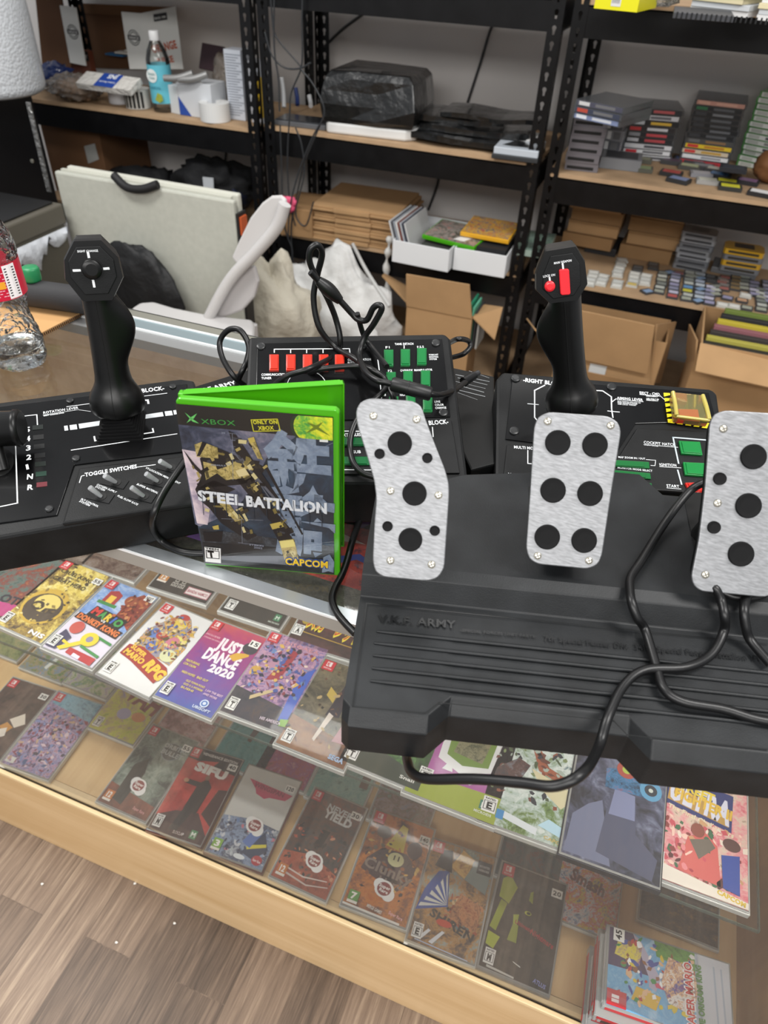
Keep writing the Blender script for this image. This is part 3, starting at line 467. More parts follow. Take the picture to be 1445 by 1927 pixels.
game(DZ, (766, 1779), (893, 1826), 'game case with a striped blue and white fan burst and gold clouds', art(['#3a3030', '#6f5a48', '#b8884a', '#8fa09c', '#c8c4a8'], 16, 42, .25), [('p', '#3452a0', (.0, .28, .46, .4, .36, .74, .2, .7, .06, .5))]+[('p', '#d8dad4', (.44, .41, .03+.06*i, .32+.07*i, .05+.06*i, .36+.07*i)) for i in range(6)]+[('g', 7, 90, ('#8f4a32', '#c88a5a', '#5a3a34', '#3a2c28', '#d8b88a', '#a85a3a', '#6a7a7c'), (.45, .24, .96, .52), 1.3), ('a', art(['#d89a3a', '#e8c070', '#9a5a2c'], 20, 2), (.36, .78, .62, .7, .7, .92, .5, .98)), ('p', '#272326', (.12, .74, .4, .72, .34, .94, .2, .92)), ('p', '#8a9a98', (.6, .7, .96, .62, .98, .84, .7, .86)), ('a', art(['#8f4a32', '#c88a5a', '#5a3a34'], 34, 3), (.5, .3, .94, .26, .94, .5, .6, .56)), ('t', 'SHIREN', .22, .27, .9, .16, '#3a3634', .075, .03), ('e', '#c8482c', .46, .24, .12, .05), ('p', '#26262a', (.76, .8, .98, .8, .98, .93, .76, .93)), ('t', 'MOUNTED', .79, .87, .95, .87, '#d0d0d0', .02), ('t', 'HEROES', .79, .83, .95, .83, '#d0d0d0', .02), ('p', '#dcdfe4', (.15, .06, .2, .05, .3, .14, .26, .15)), ('p', '#dcdfe4', (.3, .04, .36, .03, .5, .16, .46, .17)), ('p', '#b8c4dc', (.1, .02, .9, -.01, .9, .0, .1, .03))]+rating('E')+badge(), w=.112, price=None)
game(DZ, (904, 1829), (1032, 1883), 'game case with a black brown cover and tall acid yellow patches on its left', art(['#1d1a17', '#2f2a25', '#453d35'], 9, 44), [('p', '#a8b42e', (.06, .66, .22, .62, .3, .8, .16, .9, .06, .84)), ('p', '#98a42c', (.02, .36, .12, .34, .2, .62, .1, .64)), ('p', '#a8b42e', (.02, .2, .14, .18, .2, .3, .02, .32)), ('p', '#8c9830', (.3, .3, .44, .3, .42, .46, .34, .46)), ('p', '#98a42c', (.34, .46, .4, .46, .4, .56, .32, .54)), ('p', '#98a42c', (.5, .72, .56, .7, .54, .82, .5, .8)), ('e', '#c8d04a', .52, .6, .05, .03), ('e', '#2a2622', .53, .6, .03, .02), ('t', 'Ultimate', .36, .47, .62, .44, '#9c3234', .035), ('t', 'Nightmare', .6, .43, .95, .37, '#9c3234', .05), ('t', 'ATLUS', .76, .04, .94, .02, '#8a90c8', .035), ('p', '#dcdcd6', (.44, .14, .46, .13, .56, .11, .56, .12)), ('p', '#c8c8c2', (.1, .01, .5, 0, .5, .015, .1, .03))]+badge()+rating('M'), w=.112, price='20', rim=M('#8f8e8a', .3, coat=.4))
# deck, rear row, seen under the glass shelf
BR_ = 'game cases on the deck under the glass shelf'
for i, (a, c, lab, cols, L) in enumerate([
 ((-14, 1230), (33, 1252), 'green and tan leafy picture at the far left', ['#4a5a3a', '#7f8a5a', '#a89a70'], []),
 ((40, 1264), (117, 1293), 'jungle green picture with a pale curved blade shape', ['#37502f', '#4f7a48', '#9a8a60', '#5f86a0', '#c08a70'], [('p', '#c9cfcc', (.45, .1, .52, .08, .6, .3, .52, .3))]),
 ((122, 1295), (201, 1324), 'pale green and lilac picture with yellow touches', ['#8a96a0', '#5f8a50', '#b8b8a0', '#8f8ab0', '#b8b040'], []),
 ((172, 1380), (252, 1411), 'yellow green picture and a dark red jagged title', ['#8a9a3a', '#c8cc4a', '#b8a86a', '#8f8aa8'], [('t', 'VAH', .2, .5, .98, .4, '#7a2a26', .24, .05), ('e', '#a8a4c8', .45, .3, .14, .12), ('e', '#d08a4a', .75, .32, .14, .1)]+rating('T')),
 ((270, 1400), (372, 1432), 'mauve and brown floral picture with pale brush letters', ['#4f3634', '#8f5f60', '#b89a9c', '#6a4a40'], [('t', 'K-E', .3, .5, .7, .45, '#3a3236', .1)]),
 ((384, 1440), (490, 1475), 'teal picture with a brown branching shape', ['#3a7a7c', '#4f9494', '#356a66'], [('p', '#4a3426', (.1, .6, .4, .9, .95, .8, .8, .66, .6, .74, .5, .35, .42, .36, .42, .7))]),
 ((468, 1460), (572, 1499), 'rose and crimson picture', ['#6a2a34', '#a84a56', '#8f3f78', '#c88a8a'], []),
 ((566, 1508), (676, 1546), 'sea green picture with a brown bar at its right', ['#4f8a86', '#7fa8a0', '#3f6a66'], [('p', '#5c4436', (.8, .3, .95, .3, .95, .9, .8, .9))]),
 ((700, 1556), (798, 1590), 'blue grey picture with an outlined orange shape', ['#6a7f98', '#9a8a8a', '#7a6458', '#7f9a90'], [('e', '#d8d8d4', .5, .62, .22, .2), ('e', '#c8803a', .5, .62, .19, .17)]),
 ((930, 1668), (1046, 1700), 'dark teal picture with a red shell shape', ['#26383c', '#3a4a50', '#5c3430'], [('e', '#a83a34', .38, .62, .22, .14), ('p', '#9a4a34', (.55, .5, .9, .52, .8, .75, .6, .7))]),
 ((1062, 1752), (1156, 1782), 'busy red, yellow and purple burst picture', ['#5a4a7a', '#c8b83a', '#b83a3a', '#cfcfd0', '#3f6a9a', '#c8782c'], [('t', 'Smash', .2, .42, .75, .36, '#5c2422', .12, .04), ('e', '#cc6a28', .14, .24, .1, .09)]),
 ((1212, 1754), (1350, 1796), 'near-black brown picture with amber glints', ['#1f1a16', '#3a3028', '#54422c', '#8a6a2c'], [])]):
    game(DZ, a, c, 'half-hidden game case on the deck, '+lab, art(cols, 26, 50+i), L, w=.108 if i != 11 else .125, group=BR_, t=.009, ang=0)
# upper glass shelf right under the glass top
TZ = .9185
UG = 'game cases on the upper glass shelf just under the glass top'
for a, c, lab, cols, sd, w, L in [
 ((262, 1022), (440, 1075), 'red, purple and dark patches', ['#2a2228', '#3f3638', '#8a4038', '#4a4038', '#8a8478'], 71, .15, [('p', '#6a4a8c', (.5, .0, .75, .0, 1, .5, .9, .7)), ('p', '#8c8a84', (.0, .25, .4, .2, .5, .34, .0, .5))]),
 ((440, 1085), (560, 1110), 'dark olive and green patches', ['#1f2420', '#2c3630', '#3a4430', '#4a4a40'], 72, .125, []),
 ((600, 1135), (760, 1170), 'red and blue swirls', ['#6a2a28', '#9a3a34', '#a84438', '#3a2a38'], 73, .15, [('p', '#3f4a8c', (.2, .08, .5, .3, .8, .25, .5, .36, .2, .2)), ('p', '#c8bab4', (.05, .3, .3, .5, .5, .46, .25, .42)), ('p', '#5a3a7a', (.4, .6, .6, .9, .5, .95, .3, .7))])]:
    game(TZ, a, c, 'game case with '+lab+', just under the glass top', art(cols, 14, sd), L, w=w, group=UG, ang=0)
game(TZ, (600, 1000), (740, 1030), 'pale game case with grey and rose shapes under the glass top', art(['#b8b4ac', '#8f8a84', '#8a5a58', '#4a4644', '#c8c4bc'], 16, 81), [('p', '#b83034', (.6, .92, 1, .9, 1, 1, .6, 1))], w=.13, group=UG, ang=0)
# landscape stack in the front right corner of the deck
p0 = zc(1143, 1737, .372); p1 = zc(1384, 1815, .372); a = math.degrees(math.atan2(p1.y-p0.y, p1.x-p0.x))
spines = ['#c22a30', '#a82428', '#c8343a', '#b02a30', '#94262a', '#c22a30', '#3a2a28', '#c8343a', '#b02a30', '#c22a30']
for i in range(10):
    t = .011; z = .2605+i*t; dx, dy, da = random.uniform(-.007, .004), random.uniform(-.012, .002), random.uniform(-2, 2)
    if i == 9: dx = dy = da = 0
    pl = Pl(Vector((p0.x+dx, p0.y+dy, z)), a+da, 0)
    lab = 'sealed game case with a bright cloth-coloured castle scene, top of the sideways stack' if i == 9 else 'red spined game case, number %s from the bottom of the sideways stack' % ['one', 'two', 'three', 'four', 'five', 'six', 'seven', 'eight', 'nine'][i]
    th = thing('game_case', lab, 'game case', pl.w(.084, -.052, 0), 'sideways stack of game cases')
    b = MB(); b.box((0, -.105, .0004), (.168, 0, t-.0014), GREY, pl); b.box((.001, -.104, t-.0014), (.167, -.001, t-.0002), SHELL, pl); b.box((.004, -.1056, .0012), (.16, -.105, t-.002), M(spines[i], .4), pl); b.box((-.0004, -.1, .0012), (0, -.01, t-.002), M(spines[i] if i % 3 else '#d8d8d8', .4), pl)
    b.build('case_shell', th, bevel=.001)
    if i == 9:
        b = MB(); pl2 = Pl(pl.w(.168-.003, -.102, t), a+90, 0)   # portrait sheet lying on its side
        cw, chh = .099, .161; b.flat([(0, 0), (cw, 0), (cw, chh), (0, chh)], .0002, M('#b9c2d0', .4, coat=.4), pl2)
        elems(b, pl2, cw, chh, [('a', art(['#8fc0e0', '#6aa8d4', '#b8d8ea'], 10, 3), (0, .28, 1, .28, 1, 1, 0, 1)), ('p', '#4a3a5c', (.52, .62, 1, .8, 1, 1, .5, 1)), ('p', '#b0aac0', (.35, .6, .52, .56, .95, .74, 1, .8, .5, .66, .38, .66)),
          ('a', art(['#3f7a3a', '#6aa048', '#3a6a34'], 20, 3), (.74, .28, 1, .28, 1, .62, .8, .6)), ('a', art(['#c8b83a', '#e0d050', '#7a4a9a'], 30, 4), (.6, .74, .86, .72, .9, .92, .66, .95)), ('p', '#d8b23a', (.12, .6, .3, .56, .34, .76, .16, .8)), ('p', '#c84a6a', (.4, .5, .46, .5, .46, .62, .4, .6)), ('p', '#9ab8d0', (.36, .44, .66, .44, .66, .5, .36, .5)),
          ('g', 12, 90, ('#b8403a', '#3f4f9c', '#e0b890', '#f0f0f0', '#8a5a3a', '#3f8a4a', '#d8c23a'), (.1, .3, .95, .95), 1.5), ('a', art(['#b8403a', '#3f4f9c', '#d8a878', '#e6e6e6', '#8a5a3a'], 26, 6), (.2, .3, .56, .26, .8, .3, .84, .5, .5, .56, .26, .5)),
          ('p', '#c8ccd4', (0, 0, 1, 0, 1, .26, 0, .22)), ('p', '#aab4c4', (.1, .04, .9, .06, .9, .075, .1, .055)), ('p', '#aab4c4', (.1, .1, .9, .12, .9, .135, .1, .115)), ('t', 'PAPER MARIO', .04, .285, .86, .31, '#f2f2f2', .07, .09), ('t', 'PAPER MARIO', .05, .29, .85, .315, '#c8382e', .06, .03), ('t', 'THE ORIGAMI KING', .04, .21, .86, .235, '#5a8a4a', .045, .05), ('p', '#c22a30', (.0, .84, .2, .84, .2, 1, 0, 1)), ('p', '#f0e6e6', (.05, .9, .09, .9, .09, .96, .05, .96)), ('p', '#f0e6e6', (.1, .9, .14, .9, .14, .96, .1, .96))])
        b.build('cover_sheet', th)
        b = MB(); pl3 = Pl(pl2.w(.086, .143, .003), a-90+180, 0); b.box((-.004, -.002, -.0006), (.013, .013, 0), M('#eeeeea', .6), pl3); b.text('45', (-.002, .002), (.011, .002), .008, M('#1b1b1b', .6), .0002, pl3, .03); b.build('price_sticker', th)
# ============================================================ COCKPIT CONTROLLER CONSOLE
dev = thing('controller_console', 'wide black three-block cockpit controller with two joysticks, spread over the glass counter', 'game controller', (-.25, .6, GZ))
WM = M('#dfe2e4', .5)
def bolt(b, pl, x, y, h, r=.0042): b.disc(pl.q(x, y, h), r, h, h+.0014, M('#1c1d1e', .35), pl, 16, .0006)
def zdown(b, pl, px, h, zb, mat, inset=0):
    """body below a sloped top outline: straight down to height zb"""
    q = [pl.q(x, y, h) for x, y in px]; top = [pl.w(a, c, h) for a, c in q]
    ar = sum(top[i].x*top[(i+1) % len(top)].y-top[(i+1) % len(top)].x*top[i].y for i in range(len(top)))
    if ar < 0: top = top[::-1]
    bot = [Vector((p.x, p.y, zb)) for p in top]; n = len(top)
    b.add(bot+top, [tuple(range(n))[::-1], tuple(range(n, 2*n))]+[(i, (i+1) % n, n+(i+1) % n, n+i) for i in range(n)], mat)
def key(name, parent, pl, px, h0, h1, col, label=None):
    m = M(col, .18, coat=.8, trans=.25); b = MB(); q = [pl.q(x, y, h1) for x, y in px]
    cx = sum(p[0] for p in q)/4; cy = sum(p[1] for p in q)/4
    b.prism(q, h0, h1-.001, m, pl, top=None)
    k = [(cx+(p[0]-cx)*.8, cy+(p[1]-cy)*.84) for p in q]; b.prism(k, h1-.001, h1, m, pl)
    return b.build(name, parent, bevel=.0006, label=label)
def rq(x, y, w, h, sk=0): return [(x-w/2, y-h/2), (x+w/2, y-h/2+sk), (x+w/2, y+h/2+sk), (x-w/2, y+h/2)]
# ---- left block
PL = Pl(zc(0, 1011, 1.015), 40, 8)
b = MB(); a0 = -.2; q = [(a0, 0), (.205, 0), (.205, .193), (.19, .2), (a0, .2)]
top = [PL.w(x, y) for x, y in q]; bot = [Vector((p.x, p.y, .9725)) for p in top]; n = 5
b.add(bot+top, [tuple(range(n))[::-1], tuple(range(n, 2*n))]+[(i, (i+1) % n, n+(i+1) % n, n+i) for i in range(n)], BLK)
lb = b.build('left_block', dev, bevel=.003)
b = MB(); b.pprism([(-200, 1012), (0, 984), (107, 969), (139.5, 874.4), (346, 849.5), (352, 722), (0, 765), (-200, 795)], .0004, .0016, BLKG, PL)
b.build('face_plate', lb, bevel=.0006, label='glossy black face plate with dust and smudges')
b = MB(); b.pprism([(116, 985), (148, 880), (352, 857), (385, 945)], .0004, .006, BLK, PL); b.build('switch_housing', lb, bevel=.0022)
b = MB(); h = .0019; Z = lambda *p: [(x/4.014, 700+y/4.014) for x, y in p]
for s_, y, w in (('5', 813.5, 9), ('4', 830.5, 9), ('3', 848, 9), ('2', 865.5, 9.5), ('1', 883.5, 5), ('N', 902, 11), ('R', 922, 11)):
    b.ptext(s_, (47.5+(y-813)/30, y), (47.5+w+(y-813)/30, y-1.2), 9.3, WM, h, PL, .028)
b.pline(Z((165, 335), (278, 322), (283, 400)), .0011, h, WM, PL); b.pline(Z((118, 552), (132, 990), (-60, 1030)), .0012, h, WM, PL)
b.ptext('ROTATION LEVER', (81.5, 779), (147.5, 769), 4.5, WM, h, PL, .015); b.ptext('SIGHT CHANGE STICK', (82, 783.5), (121, 777.6), 2, WM, h, PL)
b.pline(Z((325, 325), (590, 285), (685, 298)), .0005, h, WM, PL); b.pline(Z((505, 262), (700, 236)), .0009, h, WM, PL)
b.ptext('LEFT BLOCK-', (238, 742.5), (309.5, 733.5), 7.2, WM, h, PL, .028); b.pline(Z((980, 196), (1260, 160)), .0009, h, WM, PL)
b.pline(Z((1070, 216), (1116, 212), (1121, 236)), .0022, h, WM, PL)
for z_ in (((483, 408), (510, 404), (516, 440), (488, 444)), ((525, 402), (578, 395), (584, 432), (530, 438)), ((593, 392), (760, 368), (764, 402), (600, 428)), ((1070, 326), (1228, 302), (1236, 334), (1078, 356)), ((1243, 298), (1297, 292), (1306, 326), (1250, 332)), ((1308, 290), (1330, 287), (1336, 318), (1315, 322))):
    b.pflat(Z(*z_), h, M('#c3c7ca', .35), PL)
b.pline(Z((712, 488), (718, 520), (1160, 455), (1153, 428)), .0016, h, WM, PL); b.pline(Z((540, 590), (1335, 467)), .0011, h, WM, PL)
h = .0063
b.ptext('TOGGLE SWITCHES', (160, 897), (258, 880.5), 7, WM, h, PL, .028); b.pline(Z((1040, 718), (1172, 700)), .0008, h, WM, PL); b.pline(Z((600, 835), (615, 786), (637, 781)), .0008, h, WM, PL)
for t_, p, q_, hp in (('OXYGEN SUPPLY', (727, 855), (874, 915), 4), ('SYSTEM', (716, 870), (785, 900), 4), ('PLT CONTROL', (608, 965), (738, 1022), 4), ('SYSTEM', (596, 980), (672, 1014), 4), ('FUEL FLOW RATE', (884, 940), (1036, 1008), 4), ('BUFFER MATERIAL', (1030, 852), (1188, 920), 4), ('VT-LOCATION MEASUREMENT', (1096, 728), (1355, 848), 4)):
    (x0, y0), (x1, y1) = Z(p, q_); b.ptext(t_, (x0, y0), (x1, y1), hp, WM, h, PL, .015)
b.build('printed_lettering', lb)
for y, c in ((806, '#141a17'), (824.5, '#161616'), (842, '#161616'), (859, '#151515'), (875, '#161d19'), (893.5, '#123024'), (913.5, '#5a1a22')):
    b = MB(); b.pprism(rq(71+(y-806)/14, y-1, 20, 8.5, -2.2), .0016, .0021, M(c, .3), PL); b.build('indicator_window', lb, label='dark red window' if c == '#5a1a22' else None)
for x, y in Z((530, 220), (575, 655), (372, 1035), (1305, 113)):
    b = MB(); bolt(b, PL, x, y, .0016); b.build('panel_bolt', lb)
for bx, by, tx, ty in ((875, 838, 795, 786), (765, 945, 683, 876), (1190, 830, 1108, 772), (1085, 942, 998, 876), (1290, 725, 1212, 676)):
    (bx, by), (tx, ty) = Z((bx, by), (tx, ty)); b = MB(); q0 = PL.q(bx, by, .006); th_ = math.radians(-32)
    b.prism([(q0[0]+u*math.cos(th_)-v*math.sin(th_), q0[1]+u*math.sin(th_)+v*math.cos(th_)) for u, v in ((-.013, -.006), (.011, -.006), (.011, .006), (-.013, .006))], .006, .0068, BLK, PL)
    b.disc(q0, .0052, .0068, .0072, M('#030303', .6), PL)
    p = PL.w(*q0, .007); q1 = PL.q(tx, ty, .019); t = PL.w(*q1, .019)
    b.tube([p, p.lerp(t, .5), t, t+(t-p)*.06], lambda k: .002+.0012*k if k < .95 else .0026, M('#b5b7b9', .35, .55), 12, 1); b.build('toggle_switch', lb, label='small silver toggle switch')
# gear lever at the far left
b = MB(); pp = zc(38, 806, 1.062); uu = PL.u
prof = [(0.0158, 0), (.0182, .0015), (.0188, .004), (.0188, .006), (.0176, .007), (.0176, .12)]
uu = (zc(42, 806, 1.06)-zc(-40, 810, 1.06)).normalized(); pp = zc(42, 805, 1.062); b.lathe(prof, BLKM, pp, -uu, 28); st = PL.w(*PL.q(5, 885, .002), .002); c_ = pp-uu*.03; b.tube([st, c_.lerp(st, .3), c_], .007, BLKM, 12, 1)
b.disc(PL.q(2, 870, .002), .012, .0016, .0022, M('#030303', .7), PL, 20, ry=.02); b.build('gear_lever', lb)
# ---- centre block
PC = Pl(zc(654, 901, 1.03), 26, 23)
b = MB(); zdown(b, PC, [(468, 633), (838, 627), (848, 637), (882, 909), (470, 905), (455, 880)], 0, .9725, BLK); cb = b.build('centre_block', dev, bevel=.0035)
b = MB(); b.pprism([(484, 646), (832, 637), (848, 784), (480, 795)], .0004, .0016, BLKG, PC); b.build('face_plate', cb, bevel=.0006)
b = MB(); b.pprism([(640, 803), (850, 790), (866, 890), (640, 892)], .0004, .003, BLK, PC); b.build('lower_panel', cb, bevel=.001)
Z = lambda *p: [(460+x/2.89, 600+y/2.89) for x, y in p]
b = MB(); h = .0019
b.pline(Z((162, 182), (162, 165), (571, 162), (574, 195)), .0011, h, WM, PC)
for x in (251, 338, 427): b.pline(Z((x, 165), (x, 184)), .001, h, WM, PC)
for t_, p, q_, hp in (('COMMUNICATION', (92, 310), (226, 308), 4.4), ('TUNER', (92, 329), (147, 328), 4.4), ('COMMUNICATION', (562, 229), (688, 226), 4), ('BUTTONS', (562, 245), (625, 243), 4), ('F1', (768, 161), (790, 160), 4), ('TANK DETACH', (818, 143), (919, 141), 4), ('F.S.S', (940, 159), (976, 157), 4), ('FORECAST', (1004, 200), (1054, 199), 3), ('SHOOTING', (1004, 212), (1054, 211), 3), ('SYSTEM', (1006, 224), (1046, 223), 3), ('F2', (781, 289), (803, 288), 4), ('OVERRIDE', (848, 287), (915, 285), 4), ('MANIPULATOR', (924, 285), (1022, 282), 4), ('NIGHT SCOPE', (846, 420), (930, 417), 4), ('LINE', (1034, 456), (1065, 455), 3.8), ('COLOR', (1036, 473), (1084, 472), 3.8), ('CHANGE', (1038, 490), (1098, 488), 3.8), ('F3', (745, 420), (770, 419), 4)):
    (x0, y0), (x1, y1) = Z(p, q_); b.ptext(t_, (x0, y0), (x1, y1), hp, WM, h, PC, .015)
b.pline(Z((745, 213), (724, 214), (733, 280)), .0011, h, WM, PC); b.pline(Z((738, 350), (745, 430)), .0011, h, WM, PC); b.pline(Z((868, 146), (868, 160)), .001, h, WM, PC)
cc = PC.q(577, 727, h); b.line([(cc[0]+.021*math.cos(t), cc[1]+.021*math.sin(t)) for t in [i*.2094 for i in range(31)]], .0008, h, WM, PC)
h = .0034
b.ptext('CENTER BLOCK-', (765, 803), (844, 797), 8, WM, h, PC, .028)
for t_, p, q_, hp in (('EXTINGUISHER', (528, 641), (672, 636), 6), ('SUB', (590, 732), (633, 730), 5.5)):
    (x0, y0), (x1, y1) = Z(p, q_); b.ptext(t_, (x0, y0), (x1, y1), hp, WM, h, PC, .022)
b.pline(Z((520, 610), (660, 612)), .0011, h, WM, PC); b.pline(Z((520, 820), (690, 822)), .0009, h, WM, PC); b.pline(Z((1022, 590), (1026, 640)), .001, h, WM, PC); b.build('printed_lettering', cb)
for x in (515.5, 547, 578.5, 609, 639): key('push_button', cb, PC, rq(x, 680.5, 18, 30), .0016, .006, '#d23420', 'clear red push button')
for x, y in ((731.5, 672), (763, 671), (794, 669), (736, 714), (768, 712), (801, 711), (741, 760), (773, 758), (805, 758)): key('push_button', cb, PC, rq(x, y, 18, 31), .0016, .006, '#0e7a3a', 'clear green push button')
for y in (829, 865): key('bar_button', cb, PC, [(560, y-8), (702, y-7), (706, y+9), (560, y+9)], .003, .006, '#0c6a34', 'long clear green button')
for x, y in ((491, 652), (682, 651), (820, 646), (834, 777)): b = MB(); bolt(b, PC, x, y, .0016, .005); b.build('panel_bolt', cb)
# ---- joining wings between the blocks
b = MB(); P0 = Pl((0, 0, 1.012)); P0b = Pl((0, 0, 1.022))
b.pprism([(340, 735), (478, 692), (500, 760), (420, 800), (345, 775)], -.0385, 0, BLKF, P0); wl = b.build('joining_wing', dev, bevel=.002, label='flat black wing between left and centre blocks')
b = MB(); b.ptext('V.K.F.ARMY', (366, 742), (446, 722.5), 7.5, WM, .0003, P0, .028); b.build('printed_lettering', wl)
b = MB(); b.pprism([(846, 690), (930, 708), (932, 872), (886, 884), (870, 850)], -.049, 0, BLKF, P0b); wr = b.build('joining_wing', dev, bevel=.002, label='flat black wing between centre and right blocks')
b = MB()
for i, (y, x0, x1) in enumerate(((702, 893, 912), (709, 868, 912), (715, 872, 908), (722, 868, 905), (729, 872, 902), (737, 869, 904), (743, 872, 890))):
    b.pline([(x0-10, y-4), (x1+8, y+9)], .0012 if i % 3 else .0007, .0003, M('#8f9294', .6), P0b)
b.build('printed_lettering', wr)
# ---- right block
PR = Pl(zc(948, 699, 1.065), 16.5, 18)
b = MB(); zdown(b, PR, [(946, 699), (1338, 731), (1350, 740), (1378, 935), (931, 897), (934, 712)], 0, .9725, BLK); rb = b.build('right_block', dev, bevel=.0035)
b = MB(); b.pprism([(964, 711), (1334, 738), (1348, 792), (1196, 797), (1160, 852), (951, 826)], .0004, .0016, BLKG, PR); b.build('face_plate', rb, bevel=.0006)
b = MB(); b.pprism([(1199, 805), (1352, 812), (1366, 930), (1100, 915), (1120, 870), (1160, 866)], .0004, .004, BLK, PR); b.build('lower_panel', rb, bevel=.0015)
b = MB(); b.pprism([(954, 836), (1060, 845), (1060, 905), (948, 892)], .0004, .002, BLK, PR); b.build('monitor_panel', rb, bevel=.001)
Z = lambda *p: [(930+x/3.36, 690+y/3.36) for x, y in p]
b = MB(); h = .0019
b.ptext('-RIGHT BLOCK', Z((182, 94))[0], (1062, 727), 7, WM, h, PR, .035)
for p in (((318, 118), (255, 150), (255, 320), (278, 348)), ((212, 234), (278, 240)), ((635, 150), (685, 153), (740, 190), (742, 270), (750, 320)), ((718, 280), (790, 287)), ((745, 222), (770, 203))): b.pline(Z(*p), .0014 if len(p) > 2 else .001, h, WM, PR)
for t_, p, q_, hp in (('AIMING LEVER', (776, 205), (940, 218), 4.6), ('MAIN WEAPON AND LOCK ON', (780, 222), (925, 233), 2), ('FREE MANIPULATOR', (780, 231), (905, 240), 2), ('FOR LOCK TARGET', (782, 240), (898, 248), 2), ('EJECT - CMD.', (920, 172), (1052, 183), 4.6), ('EMERGENCY', (960, 188), (1035, 194), 2), ('USE ONLY IN', (962, 205), (1040, 211), 2.4), ('EMERGENCY', (962, 214), (1038, 220), 2.4)):
    (x0, y0), (x1, y1) = Z(p, q_); b.ptext(t_, (x0, y0), (x1, y1), hp, WM, h, PR, .015)
b.pline(Z((776, 208), (942, 222)), .0005, h, WM, PR); b.pline(Z((920, 176), (1052, 187), (1080, 212)), .0006, h, WM, PR)
Y_ = M('#e6d21e', .45)
for k in range(6):   # hazard stripes down the side and along the foot of the eject frame
    y = 165+k*33; x = 1070+k*5; b.pflat(Z((x, y), (x+40, y+2), (x+42, y+14), (x+3, y+24)), h, Y_, PR)
for k in range(5):
    x = 1100+k*52; y = 336+k*8; b.pflat(Z((x+30, y-14), (x+60, y-11), (x+38, y+22), (x+2, y+18)), h, Y_, PR)
h = .0044
for t_, p, q_, hp in (('COCKPIT HATCH', (946, 486), (1146, 503), 5), ('OPEN / CLOSE', (946, 497), (1036, 506), 2), ('IGNITION', (1046, 627), (1152, 632), 5), ('START', (1090, 760), (1170, 766), 5), ('MAP ZOOM IN / OUT', (785, 577), (955, 588), 3.4), ('MONITOR MODE SELECT', (780, 643), (1000, 665), 3.4)):
    (x0, y0), (x1, y1) = Z(p, q_); b.ptext(t_, (x0, y0), (x1, y1), hp, WM, h, PR, .015)
for p in (((946, 492), (1160, 510)), ((1046, 632), (1180, 640)), ((1092, 766), (1180, 774)), ((960, 587), (1020, 592), (1016, 626), (990, 624))): b.pline(Z(*p), .0006, h, WM, PR)
for p in (((1165, 610), (1130, 447), (1343, 464), (1349, 512)), ((1160, 655), (1184, 742))): b.pline(Z(*p), .0016, h, M('#b9c6cc', .3), PR)
h = .0024
for t_, p, q_ in (('MULTI MONITOR', (125, 516), (330, 530)), ('MAIN MONITOR', (88, 688), (300, 706))):
    (x0, y0), (x1, y1) = Z(p, q_); b.ptext(t_, (x0, y0), (x1, y1), 5, WM, h, PR, .022)
b.pline(Z((212, 530), (212, 612), (260, 616)), .001, h, WM, PR); b.pline(Z((88, 690), (300, 710)), .0006, h, WM, PR)
b.build('printed_lettering', rb)
GR = '#0a8a3c'
for px in ([(1278, 828), (1318, 830), (1323, 855), (1283, 852)], [(1286, 868), (1326, 870), (1330, 895), (1290, 892)]): key('push_button', rb, PR, px, .004, .008, GR, 'clear green push button')
key('push_button', rb, PR, [(1290, 907), (1329, 906), (1331, 926), (1298, 924)], .004, .008, '#d8281c', 'clear red start button')
for px in ([(1120, 862), (1222, 868), (1223, 880), (1120, 874)], [(1120, 880), (1224, 889), (1226, 900), (1120, 893)], [(1120, 901), (1227, 908), (1228, 917), (1120, 912)]): key('bar_button', rb, PR, px, .004, .007, '#0a6e30', 'long clear green button')
key('eject_button', rb, PR, [(1271, 768), (1314, 769), (1318, 792), (1276, 789)], .0016, .009, '#d03a24', 'clear red eject button')
b = MB(); YC = thin('yellow_cover', (.93, .88, .62), .12, 1.5, .08, (.8, .72, .3)); q = [PR.q(x, y, .014) for x, y in ((1266, 738), (1322, 744), (1335, 790), (1273, 782))]
b.prism(q, .002, .014, YC, PR); YP = M('#cfc060', .2, coat=.6, trans=.4)
for i, j in ((0, 3), (1, 2)): b.tube([PR.w(*q[i], .014), PR.w((q[i][0]+q[j][0])/2, (q[i][1]+q[j][1])/2, .015), PR.w(*q[j], .014)], .0024, YP, 8, 4)
b.tube([PR.w(*q[3], .013), PR.w(*q[2], .013)], .0018, YP, 8, 1); b.build('eject_cover', rb, label='clear yellowish flip cover over the eject button')
for x, y in Z((135, 75), (740, 130), (125, 408)): b = MB(); bolt(b, PR, x, y, .0016, .0055); b.build('panel_bolt', rb)
